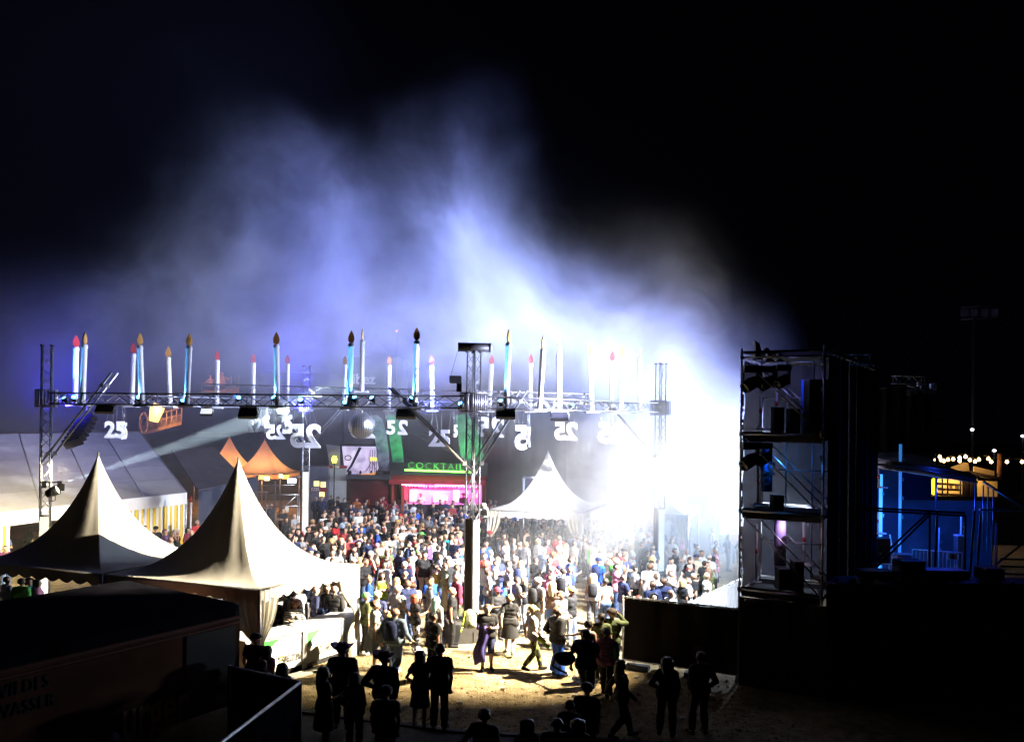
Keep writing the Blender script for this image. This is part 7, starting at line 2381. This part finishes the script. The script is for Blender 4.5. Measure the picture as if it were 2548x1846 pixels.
(3.27, 37.21, 1.77, 'm','s','dark','tee','sage','long','jeans','dr', 30, 'dark-haired man in sage shirt reaching forward in the haze'),
(2.93, 36.72, 1.77, 'm','s','brown','tee','slate','long','jeans','st', 40, 'man in slate shirt left of the sage shirt, in the haze'),
(2.77, 37.32, 1.77, 'm','s','grey','tee','lblue','long','black','st', 50, 'grey-haired man in pale shirt in the haze by the tent post'),
(1.51, 24.98, 1.75, 'm','s','brown','lon','dgrey','long','black','st', -40, 'man in charcoal zip hoodie with sunglasses on his head'),
(0.01, 24.37, 1.76, 'f','s','blond','tee','black','skirt','black','wa', 80, 'short-haired blond person in black dress with neon yoke walking away'),
(-0.6, 22.9, 1.8, 'm','s','brown','tee','black','short','navy','ph', -80, 'man in black T-shirt and shorts holding a purple jacket'),
(0.63, 22.85, 1.78, 'm','c','yellow','tee','lgrey','long','camo','wa', 15, 'man with yellow headscarf, pale T-shirt and camouflage trousers'),
(1.28, 22.44, 1.85, 'm','s','brown','lon','black','flare','blue','po', 40, 'man in black hoodie and flared bright blue trousers'),
(2.4, 22.0, 1.8, 'm','s','dark','tee','olive','long','black','st', 90, 'dark-haired man in dark green T-shirt from behind left of the fence'),
(2.71, 22.39, 1.82, 'm','c','dark','lon','olive','long','olive','sh', 60, "person in cap and olive jacket right at the fence's end"),
(2.02, 21.52, 1.72, 'f','u','dark','tan','black','long','black','re', 70, 'woman with pinned hair in black tank top stretching out an arm'),
(1.83, 20.13, 1.85, 'm','s','dark','tee','navy','short','black','wa', 60, 'man in navy T-shirt and black shorts striding with a dark bag'),
(2.38, 20.79, 1.72, 'f','s','grey','tee','pink','long','black','wa', 80, 'grey-haired person in pinkish top with a green shoulder bag'),
(6.08, 27.91, 1.8, 'm','b','-','tee','black','long','black','st', 20, 'bald man in black T-shirt near the white barricade'),
(4.89, 25.59, 1.7, 'm','s','brown','tee','white','long','jeans','st', 30, 'brown-haired man in white T-shirt right behind the fence rail'),
(5.59, 27.22, 1.72, 'f','m','blond','tee','black','long','black','st', 40, 'fair-haired woman in black T-shirt before the barricade'),
(5.84, 27.63, 1.7, 'f','s','brown','tee','white','long','jeans','cr', -20, 'brown-haired woman in pale printed top before the barricade'),
(6.54, 28.04, 1.8, 'm','b','-','tee','white','long','jeans','dr', 10, 'bald man in white T-shirt nearest the barricade'),
(2.42, 18.12, 1.7, 'f','l','dark','lon','black','long','black','wa', 20, 'woman with long dark hair walking right as a black silhouette'),
(3.44, 18.31, 1.72, 'f','l','black','lon','black','long','black','hp', 70, 'nearly black silhouette standing before the fence, left of a pair'),
(4.18, 18.42, 1.82, 'm','s','black','lon','black','long','black','po', 100, 'nearly black silhouette before the fence, right of a pair'),
(1.15, 15.77, 1.62, 'm','s','dark','lon','black','long','black','st', 80, 'dark silhouette with short hair below the striding man'),
(1.53, 16.5, 1.7, 'm','c','black','tee','black','long','black','st', 70, "dark capped silhouette overlapping the striding man's legs"),
(0.84, 14.5, 1.75, 'm','b','-','tee','black','long','black','st', 80, "bald head silhouette low at the frame's bottom"),
(1.2, 14.61, 1.68, 'f','m','plum','tee','black','long','black','st', 90, 'rounded hair silhouette with purple rim at the bottom frame'),
(-0.41, 14.74, 1.8, 'm','s','black','tee','black','long','black','hp', 60, 'broad-shouldered silhouette low in the bottom middle'),
(0.32, 14.53, 1.7, 'f','m','black','tee','black','long','black','st', 100, 'bobbed-hair silhouette cut by the bottom frame edge'),
(-3.75, 17.17, 1.75, 'f','l','dark','tee','black','skirt','black','dr', 30, 'dark-clad woman with long hair bent arm, beside the fence corner'),
(-3.65, 18.51, 1.85, 'm','h','purple','lon','black','long','black','st', 80, 'silhouette in purple-rimmed cowboy hat before the beer bar'),
(-2.64, 17.89, 1.85, 'm','h','plum','lon','black','long','black','hp', 70, 'silhouette in wide cowboy hat right of the purple-rimmed one'),
(-2.34, 16.1, 1.72, 'm','c','black','tee','black','long','black','st', 80, 'capped silhouette nearest the camera, front left'),
(-1.95, 18.57, 1.72, 'f','l','dark','tee','black','skirt','black','hp', 70, 'slim silhouette in short black dress with bare legs'),
(-1.51, 18.42, 1.93, 'm','s','black','tee','black','long','black','st', 75, 'tall silhouette in black T-shirt and three-quarter trousers'),
(-3.11, 17.09, 1.68, 'f','l','brown','lon','black','long','black','po', 80, 'long light-haired silhouette below the purple cowboy hat'),
(-6.01, 23.65, 1.66, 'f','l','auburn','lon','stripe','long','black','cr', -80, 'bartender with red hair in black and white striped sweater'),
(-6.71, 24.26, 1.8, 'm','s','brown','tee','black','long','jeans','le', -90, 'guest in black T-shirt bending over the brown back counter'),
(-6.21, 24.8, 1.85, 'm','s','brown','tee','white','long','blue','st', 160, 'man in white shirt with royal blue apron at the back counter'),
(-5.75, 25.0, 1.8, 'm','s','brown','lon','navy','long','lblue','up', 20, 'man in navy jacket reaching up under the valance'),
(-5.16, 24.88, 1.85, 'm','b','-','lon','black','long','black','st', 80, 'large balding man in black jacket from behind under the tent'),
(-6.28, 24.44, 1.8, 'm','s','dark','lon','dgrey','long','black','st', 100, 'dark jacketed guest beside the blue apron'),
(-5.56, 25.7, 1.7, 'f','m','dark','tee','black','long','black','st', -60, 'dark-haired guest squeezed between navy jacket and black jacket'),
(-5.1, 25.52, 1.8, 'm','s','brown','tee','lblue','long','jeans','st', 60, "guest in light denim blue under the valance's right end"),
(-5.48, 19.16, 1.62, 'f','l','brown','tee','pink','long','black','st', 60, 'girl with long light-brown hair at the left bar counter'),
(-5.88, 19.59, 1.78, 'm','c','black','tee','navy','long','black','st', 80, 'dark figure in black cap at the left bar counter'),
(-5.38, 18.48, 1.5, 'f','m','dark','tee','black','long','black','st', 50, 'dark-haired child silhouette before the long-haired girl'),
(-4.75, 17.72, 1.66, 'f','l','black','lon','black','long','black','cr', 80, 'round dark head silhouette over the fence before the bar lettering'),
(-16.51, 38.12, 1.77, 'm','s','dark','lon','black','long','black','st', 30, 'dark-clothed man behind the tent slope, left of the printed hoodie'),
(-15.88, 37.79, 1.77, 'm','c','black','lon','black','long','black','st', -60, 'man in black cap and printed hoodie by the striped wall'),
(-15.11, 36.91, 1.77, 'm','s','brown','tee','purple','long','jeans','fi', 20, 'man in violet shirt filming with raised phone by the striped wall'),
(-14.87, 37.6, 1.68, 'f','m','white','tan','black','long','black','ch', -20, 'white-blond woman drinking by the striped wall'),
(-14.59, 38.2, 1.68, 'f','m','dark','lon','maroon','long','black','st', -20, 'dark-haired woman below the marker pole'),
(-14.63, 39.34, 1.9, 'm','s','grey','lon','red','long','jeans','dr', -30, 'grey-haired man in red sweater raised above others by the marker pole'),
(-13.92, 36.83, 1.77, 'm','b','-','tee','black','long','black','st', 10, 'bald man just before the red sweater'),
(-13.99, 34.75, 1.77, 'm','b','-','tee','sage','long','jeans','st', 20, 'bald man in sage top in the gap between the tent roofs'),
(-13.65, 33.51, 1.77, 'm','s','dark','tee','grey','long','jeans','st', 20, 'dark-haired man lowest in the gap between the tent roofs'),
(-21.06, 35.13, 1.77, 'm','s','brown','tee','lblue','long','jeans','cr', -60, 'man in blue and yellow T-shirt at the left image edge'),
(-21.31, 37.39, 1.68, 'f','m','brown','lon','black','long','black','st', 100, "dark woman in the hall tent's doorway beside the dim tower"),
(-20.22, 35.9, 1.77, 'm','b','-','tee','beige','long','jeans','st', 20, 'bald man left of the dim tower'),
(-19.16, 32.04, 1.77, 'm','s','dark','tee','plum','long','jeans','st', -30, 'dark-haired man below the blue and yellow T-shirt'),
(-13.64, 47.99, 1.77, 'm','s','grey','tee','black','long','black','st', -50, 'grey-haired man in black staff shirt by the tube scaffold'),
(-13.8, 47.65, 1.77, 'm','s','dark','lon','black','long','black','st', -50, 'dark man left of the grey-haired staff man'),
(-12.29, 45.49, 1.77, 'm','b','-','tee','black','long','black','cr', -80, 'bald man in black with folded arms under the scaffold notice'),
(-11.09, 43.23, 1.77, 'm','b','-','tee','grey','long','jeans','dr', -30, 'balding man in grey T-shirt below the scaffold'),
(-11.24, 42.27, 1.68, 'f','m','brown','tee','black','long','black','st', -40, 'brown-haired woman left of the grey T-shirt under the scaffold'),
(-9.62, 36.76, 1.77, 'm','c','black','tee','black','long','black','st', 10, 'man in black cap above the tent roof, left of the far tower'),
(-9.4, 37.33, 1.77, 'm','k','black','lon','black','long','black','po', -50, "person in black hoodie hood up left of the far tower's foot"),
(-11.1, 40.92, 1.68, 'f','u','dark','lon','navy','long','black','st', 20, "dark-haired woman partly hidden by the tent peak's slope"),
(-15.55, 26.08, 1.77, 'm','s','dark','lon','lilac','long','black','st', 60, "person in pale lilac seen below the dark tent's eave, far left"),
(-14.95, 26.26, 1.68, 'f','m','dark','tee','cyan','long','black','st', -60, "person in cyan top seen below the dark tent's eave"),
(-14.62, 26.13, 1.68, 'f','m','dark','tee','pink','long','black','dr', 20, "person in pink top seen below the dark tent's eave"),
(-14.96, 25.85, 1.77, 'm','s','dark','lon','green','long','black','st', 90, "dark green-clothed person below the dark tent's eave"),
]


def clear(x, y, others, r=0.5):
    return all((x - a) ** 2 + (y - b) ** 2 > r * r for a, b in others)


spots = [(p[0], p[1]) for p in PEOPLE]
n_named = len(PEOPLE)
for p in PEOPLE:
    lab = p[12]
    pk = None
    if "backpack" in lab:
        pk = "olive" if "olive" in lab else ("navy" if "navy" in lab or "denim" in lab else "black")
    person(*p[:12], lab, pack=pk)

person(at(1047, 1240, 55.3).x, 55.3, 1.78, 'm', 's', 'dark', 'tee', 'white', 'long', 'black', 'dr', -80, "bar worker in white shirt at the pink hatch's left side")
person(at(1153, 1240, 55.3).x, 55.3, 1.8, 'm', 't', 'dark', 'tee', 'plum', 'long', 'black', 'st', -90, "bar worker in dark hat inside the pink hatch, right side")

# the rest of the crowd one can tell apart
CUT = (" at ", " before ", " near ", " right ", " left ", " from ", " in the ", " beside ", " below ", " under ", " with ", " facing", " over ", " behind", " just", " touching", ", ", " walking", " standing", " seen", " turned", " by ", " between", " reaching", " leaning", " against", " holding", " wearing", " and ", " pulled", " carrying", " bending", " raising")


def short_name(l):
    k = min([l.find(c) for c in CUT if l.find(c) > 8] + [len(l)])
    return " ".join(l[:k].split()[:8])


shorts = [short_name(p[12]) for p in PEOPLE]
named_once = [i for i in range(n_named) if shorts.count(shorts[i]) == 1]
labels = set(p[12] for p in PEOPLE)
TOPN = {"tee": "T-shirt", "lon": "long-sleeved top", "tan": "tank top"}
HN = {"s": "short-haired", "b": "bald", "l": "long-haired", "m": "bob-haired", "u": "tied-haired", "c": "capped", "k": "hooded"}
CN = {"lgrey": "light grey", "dgrey": "charcoal", "lblue": "pale blue", "aqua": "pale turquoise", "neon": "neon yellow", "sage": "sage green"}


def crowd_area(x, y):
    px = CX + FPX * x / y
    if y < 28.5 and px < 1400: return False
    if abs(x - TC.x) < 0.9 and abs(y - TC.y) < 0.9: return False
    if x < -3.2 and y < 27 : return False
    if y < 26.5: return False
    if 1380 < px < 1560 and y < 28: return False
    u = (x - 5.15) / (8.2 - 5.15) if True else 0
    if x > 4.6 + (y - 25.4) * 0.66: return False
    if x < -10.5 and y < 40: return False
    return True


extra, tries = 0, 0
far_pts = []
while extra < 64 and tries < 6000:
    tries += 1
    y = random.uniform(26.6, 47)
    x = random.uniform(-11, 8.5)
    if random.random() < 0.35:
        y = random.uniform(28, 38); x = random.uniform(1.0, 8.0)
    if not crowd_area(x, y) or not clear(x, y, spots, 0.52):
        continue
    sex = random.choice("mmf")
    hair = random.choice("sssbcm") if sex == 'm' else random.choice("lmul")
    if hair == 'm' and sex == 'm': hair = 's'
    hc = random.choice(["dark", "brown", "brown", "blond", "grey", "black"]) if hair != 'c' else random.choice(["black", "white", "red", "navy"])
    top = random.choice(["tee", "tee", "tee", "lon", "tan"])
    tc = random.choice(["white", "white", "black", "black", "black", "navy", "grey", "lblue", "red", "olive", "blue", "beige", "dgrey", "maroon", "green", "slate", "pink"])
    pose = random.choice(["st", "hp", "dr", "cr", "po", "ch", "fi", "sh", "ph", "up" if random.random() < 0.4 else "st"])
    near = sorted(named_once, key=lambda i: (PEOPLE[i][0] - x) ** 2 + (PEOPLE[i][1] - y) ** 2)[:4]
    done = False
    for i in near:
        dx, dy = x - PEOPLE[i][0] * y / PEOPLE[i][1], y - PEOPLE[i][1]
        rel = ("just right of" if dx > 0 else "just left of") if abs(dx) > 0.35 else ("right behind" if dy > 0 else "right in front of")
        lab = "%s %s in %s %s %s the %s" % (HN[hair], "man" if sex == 'm' else "woman", CN.get(tc, tc), TOPN[top], rel, shorts[i])
        if lab not in labels and len(lab.split()) <= 16:
            done = True
            break
    if not done:
        continue
    labels.add(lab)
    spots.append((x, y))
    person(x, y, random.uniform(1.68, 1.86) if sex == 'm' else random.uniform(1.58, 1.74), sex, hair, hc, top, tc, random.choice(["long", "long", "long", "short"]), random.choice(["black", "jeans", "jeans", "dgrey", "beige"]), pose, random.gauss(-5, 35), lab)
    extra += 1

# the far mass of guests before the bars and in the glare: one body of people
cm = {}
vs_all, fs_all, mi_all = [], [], []
mats_c = [M_skin2 := mat("far_skin", (0.46, 0.28, 0.2), 0.6), mat("far_black", (0.015, 0.015, 0.018), 0.9), mat("far_white", (0.6, 0.6, 0.6), 0.9), mat("far_navy", (0.03, 0.04, 0.1), 0.9), mat("far_red", (0.3, 0.04, 0.05), 0.9), mat("far_hair", (0.04, 0.025, 0.02), 0.7), mat("far_grey", (0.2, 0.2, 0.22), 0.9), mat("far_jeans", (0.07, 0.1, 0.2), 0.9)]
npl = 0
tries = 0
while npl < 225 and tries < 16000:
    tries += 1
    if npl >= 85:
        x, y = random.uniform(-10.5, 7.5), random.uniform(29.5, 46)
        if not crowd_area(x, y) or (1385 < CX + FPX * x / y < 1540 and y < 32): continue
    elif npl < 58:
        x, y = random.uniform(-10.5, -0.8), random.uniform(44, 53)
    else:
        x, y = random.uniform(2.0, 12.5), random.uniform(36.5, 47)
        if y < 42 and x < 8: continue
    if not clear(x, y, spots, 0.40): continue
    spots.append((x, y))
    me, co, nor, reg, tt, fs = body(random.choice(["st", "cr", "dr", "po"]), random.choice("mmf"), 0)
    a = R(random.gauss(-20, 50))
    s = random.uniform(0.93, 1.06)
    c_, s_ = math.cos(a) * s, math.sin(a) * s
    off = len(vs_all)
    tc, lc = random.choice([1, 1, 1, 2, 3, 4, 6]), random.choice([1, 7, 7])
    grow = np.where(np.isin(reg, [0, 1, 4, 7, 8]), 0.014, 0.0) + np.where((reg == 3) & (co[:, 2] > 1.68), 0.014, 0)
    c2 = co + nor * grow[:, None]
    for v in c2:
        vs_all.append((x + c_ * v[0] - s_ * v[1], y + s_ * v[0] + c_ * v[1], v[2] * s))
    for f in fs:
        r_ = reg[f[0]]
        zc_ = co[f[0]][2]
        k = 0
        if r_ == 1 or (r_ == 0 and zc_ > 0.95) or (r_ == 4): k = tc
        elif r_ in (0, 7, 8): k = lc
        elif r_ == 9: k = 1
        elif r_ == 3 and (zc_ > 1.69 or co[f[0]][0] < -0.03): k = 5
        mi_all.append(k)
        fs_all.append(tuple(i + off for i in f))
    npl += 1
me = bpy.data.meshes.new("crowd")
me.from_pydata(vs_all, [], fs_all)
for m in mats_c:
    me.materials.append(m)
me.polygons.foreach_set("material_index", mi_all)
me.polygons.foreach_set("use_smooth", [True] * len(me.polygons))
me.update()
o = bpy.data.objects.new("crowd", me)
COL.objects.link(o)
o["kind"] = "stuff"
o["label"] = "dim mass of guests standing before the bars and in the glare"

# things people carry
for p in PEOPLE:
    x, y, h, lab = p[0], p[1], p[2], p[12]
    if "holding a purple jacket" in lab:
        j = MB()
        j.sheet(lambda u, v: V(x + 0.06 - 0.30 * u + 0.05 * math.sin(v * 7), y - 0.30 + 0.07 * math.sin(u * 9 + v * 4), 1.28 - 0.95 * v - 0.1 * u * v) + V(-0.12 * v, 0, 0), 12, 14)
        single("held_jacket", j, mat("purple_nylon", (0.04, 0.03, 0.14), 0.4, 0, 0.2, 6), "shiny purple jacket hanging from the hands of the man in shorts", "jacket", (x - .2, y - .3, 0.35))
    if "yellow headscarf" in lab:
        j = MB()
        j.sheet(lambda u, v: V(x + 0.16 + 0.26 * v + 0.05 * math.sin(u * 12), y - 0.22 + 0.12 * u, 0.95 - 0.24 * v + 0.05 * math.sin(u * 10 + v * 6)), 10, 8)
        single("held_cloth", j, mat("neon_cloth", (0.5, 0.7, 0.03), 0.8), "neon yellow cloth held at the camouflage trousers' waist", "cloth", (x + .2, y - .2, 0.75))
    if "striding with a dark bag" in lab:
        t = thing("carry_bag", "black strapped bag swinging beside the striding man", "bag", V(x - 0.55, y - 0.05, 0.95))
        b = MB(); ell(b, V(x - 0.5, y - 0.05, 1.15), (0.26, 0.16, 0.17), 12)
        part("bag", b, M_black, t)
        part("strap", MB().path([V(x - 0.25, y, 1.3), V(x - 0.72, y - .1, 1.28), V(x - 0.8, y - .1, 1.0), V(x - 0.62, y - .1, 0.88), V(x - 0.45, y - .1, 0.82)], 0.028, 5), M_black, t)
    if "green shoulder bag" in lab:
        b = MB(); ell(b, V(x + 0.24, y - 0.06, 1.15), (0.10, 0.2, 0.26), 12)
        single("shoulder_bag", b, mat("green_bag", (0.03, 0.2, 0.08), 0.6), "green bag slung on the grey-haired person's shoulder", "bag", (x + .24, y - .06, 0.9))
    if "jacket tied round his waist" in lab:
        j = MB()
        n = 22
        for q in range(n):
            a0_, a1_ = 2 * PI * q / n, 2 * PI * (q + 1) / n
            def pt(a, z, r): return V(x + r * 1.0 * math.cos(a), y + r * 1.1 * math.sin(a), z)
            w0, w1 = 0.03 * math.sin(q * 2.1), 0.03 * math.sin((q + 1) * 2.1)
            zb0, zb1 = 0.55 + 0.08 * math.sin(q * 1.1), 0.55 + 0.08 * math.sin((q + 1) * 1.1)
            j.add([pt(a0_, 1.06, .18), pt(a1_, 1.06, .18), pt(a1_, zb1, .25 + w1), pt(a0_, zb0, .25 + w0)], [(0, 1, 2, 3)], True)
        single("waist_jacket", j, mat("grey_jersey", (0.26, 0.27, 0.27), 0.85, 0, 0.15, 8), "grey jacket knotted round the waist of the white T-shirt man", "jacket", (x, y, 0.55))
    if "tall white and green party hat" in lab:
        pass

# ------------------------------------------------------------------ drifting stage smoke
def smoke():
    m = bpy.data.materials.new("stage_smoke")
    m.use_nodes = True
    nt = m.node_tree
    N, L = nt.nodes, nt.links
    N.remove(N["Principled BSDF"])
    out = N["Material Output"]
    pv = N.new("ShaderNodeVolumePrincipled")
    pv.inputs["Color"].default_value = (0.93, 0.93, 0.96, 1)
    pv.inputs["Anisotropy"].default_value = 0.0
    L.new(pv.outputs[0], out.inputs["Volume"])
    m.cycles.volume_step_rate = 0.6
    geo = N.new("ShaderNodeNewGeometry")

    def math_(op, a, b=None, c=None, clamp=False):
        n = N.new("ShaderNodeMath")
        n.operation = op
        n.use_clamp = clamp
        for k, q in enumerate((a, b, c)):
            if q is None: continue
            if hasattr(q, "is_linked"): L.new(q, n.inputs[k])
            else: n.inputs[k].default_value = q
        return n.outputs[0]

    def smooth(v, lo, hi, a=0.0, b=1.0):
        n = N.new("ShaderNodeMapRange")
        n.interpolation_type = 'SMOOTHSTEP'
        L.new(v, n.inputs[0])
        for k, q in ((1, lo), (2, hi), (3, a), (4, b)):
            n.inputs[k].default_value = q
        return n.outputs[0]

    warp = N.new("ShaderNodeTexNoise")
    warp.inputs["Scale"].default_value = 0.085
    warp.inputs["Detail"].default_value = 3.0
    warp.inputs["Roughness"].default_value = 0.55
    L.new(geo.outputs["Position"], warp.inputs["Vector"])
    wv = N.new("ShaderNodeVectorMath"); wv.operation = 'SUBTRACT'; wv.inputs[1].default_value = (0.5, 0.5, 0.5)
    L.new(warp.outputs["Color"], wv.inputs[0])
    ws = N.new("ShaderNodeVectorMath"); ws.operation = 'SCALE'; ws.inputs["Scale"].default_value = 14.0
    L.new(wv.outputs[0], ws.inputs[0])
    wp = N.new("ShaderNodeVectorMath"); wp.operation = 'ADD'
    L.new(geo.outputs["Position"], wp.inputs[0]); L.new(ws.outputs[0], wp.inputs[1])
    sp = N.new("ShaderNodeSeparateXYZ"); L.new(geo.outputs["Position"], sp.inputs[0])
    sw = N.new("ShaderNodeSeparateXYZ"); L.new(wp.outputs[0], sw.inputs[0])
    X, Y, Z = sw.outputs[0], sw.outputs[1], sw.outputs[2]
    # height the smoke climbs to, along the stage-to-left direction
    fc = N.new("ShaderNodeFloatCurve")
    cv = fc.mapping.curves[0]
    pts = [(-34, 7), (-22, 12.5), (-16, 16), (-10, 20), (-6, 17.5), (-2.2, 19.5), (-0.3, 21), (1.8, 17.5), (4, 16.2), (8, 13.6), (12, 11), (15.5, 8), (20, 2)]
    x0, x1, zt = -34.0, 20.0, 30.0
    while len(cv.points) < len(pts):
        cv.points.new(0.5, 0.5)
    for q, (a, b) in zip(cv.points, pts):
        q.location = ((a - x0) / (x1 - x0), b / zt)
        q.handle_type = 'AUTO_CLAMPED'
    fc.mapping.update()
    L.new(math_('MULTIPLY_ADD', X, 1 / (x1 - x0), -x0 / (x1 - x0), True), fc.inputs["Value"])
    top = math_('MULTIPLY', fc.outputs[0], zt)
    over = math_('SUBTRACT', top, Z)
    env = math_('POWER', smooth(over, -0.5, 11.0), 1.25)
    left = math_('MULTIPLY', smooth(X, -26.0, 1.0, 0.16, 1.0), smooth(X, 5.0, 14.0, 1.0, 0.75))
    lump = N.new("ShaderNodeTexNoise")
    lump.inputs["Scale"].default_value = 0.20
    lump.inputs["Detail"].default_value = 6.0
    lump.inputs["Roughness"].default_value = 0.66
    L.new(wp.outputs[0], lump.inputs["Vector"])
    fine = N.new("ShaderNodeTexNoise")
    fine.inputs["Scale"].default_value = 0.55
    fine.inputs["Detail"].default_value = 5.0
    fine.inputs["Roughness"].default_value = 0.7
    fine.inputs["Distortion"].default_value = 0.6
    L.new(wp.outputs[0], fine.inputs["Vector"])
    lm = math_('MULTIPLY', smooth(lump.outputs[0], 0.36, 0.68, 0.22, 1.6), smooth(fine.outputs[0], 0.32, 0.68, 0.45, 1.5))
    dens = math_('MULTIPLY', math_('MULTIPLY', env, left), lm)
    low = math_('ADD', smooth(Z, 6.5, 12.0, 0.0, 1.0), smooth(X, -2.5, 9.0, 0.0, 0.9), None, True)
    dens = math_('MULTIPLY', dens, low)
    # thick low smoke rolling off the stage
    px = math_('SUBTRACT', X, 9.5); pz = math_('SUBTRACT', Z, 3.5); py = math_('SUBTRACT', Y, 36.0)
    r2 = math_('ADD', math_('ADD', math_('MULTIPLY', math_('MULTIPLY', px, px), 0.030), math_('MULTIPLY', math_('MULTIPLY', pz, pz), 0.045)), math_('MULTIPLY', math_('MULTIPLY', py, py), 0.016))
    core = smooth(r2, 0.05, 1.6, 1.0, 0.0)
    total = math_('ADD', math_('MULTIPLY', dens, 0.075), math_('MULTIPLY', core, 0.090))
    total = math_('ADD', total, math_('MULTIPLY', smooth(sp.outputs[2], 7.0, 14.0, 1.0, 0.03), smooth(sp.outputs[0], -10.0, -7.5, 0.0048, 0.0011)))
    # the smoke hangs beyond the near beams of the ring
    cl = math_('MINIMUM', math_('MAXIMUM', math_('MULTIPLY_ADD', sp.outputs[0], 0.40, 0.4), 0.0), 2.6)
    near = smooth(math_('SUBTRACT', math_('MULTIPLY_ADD', sp.outputs[0], 0.03, sp.outputs[1]), cl), 27.4, 31.2)
    side = math_('MULTIPLY_ADD', sp.outputs[1], -0.51, math_('MULTIPLY_ADD', sp.outputs[0], 0.86, 0.86 * -6.0 + 0.51 * 22.1))
    fade = math_('MAXIMUM', smooth(side, -5.5, 2.5, 1.0, 0.0), math_('MULTIPLY', smooth(sp.outputs[2], 8.6, 10.6), smooth(side, 0.0, 4.5, 1.0, 0.0)))
    total = math_('MULTIPLY', total, fade)
    L.new(math_('MULTIPLY', total, near), pv.inputs["Density"])
    bx = MB().box(V(-10.5, 44.5, 13.5), (48, 37, 31))
    o = part("smoke", bx, m)
    o["kind"] = "stuff"
    o["label"] = "bluish white stage smoke drifting up and left over the crowd"
    return o


smoke()
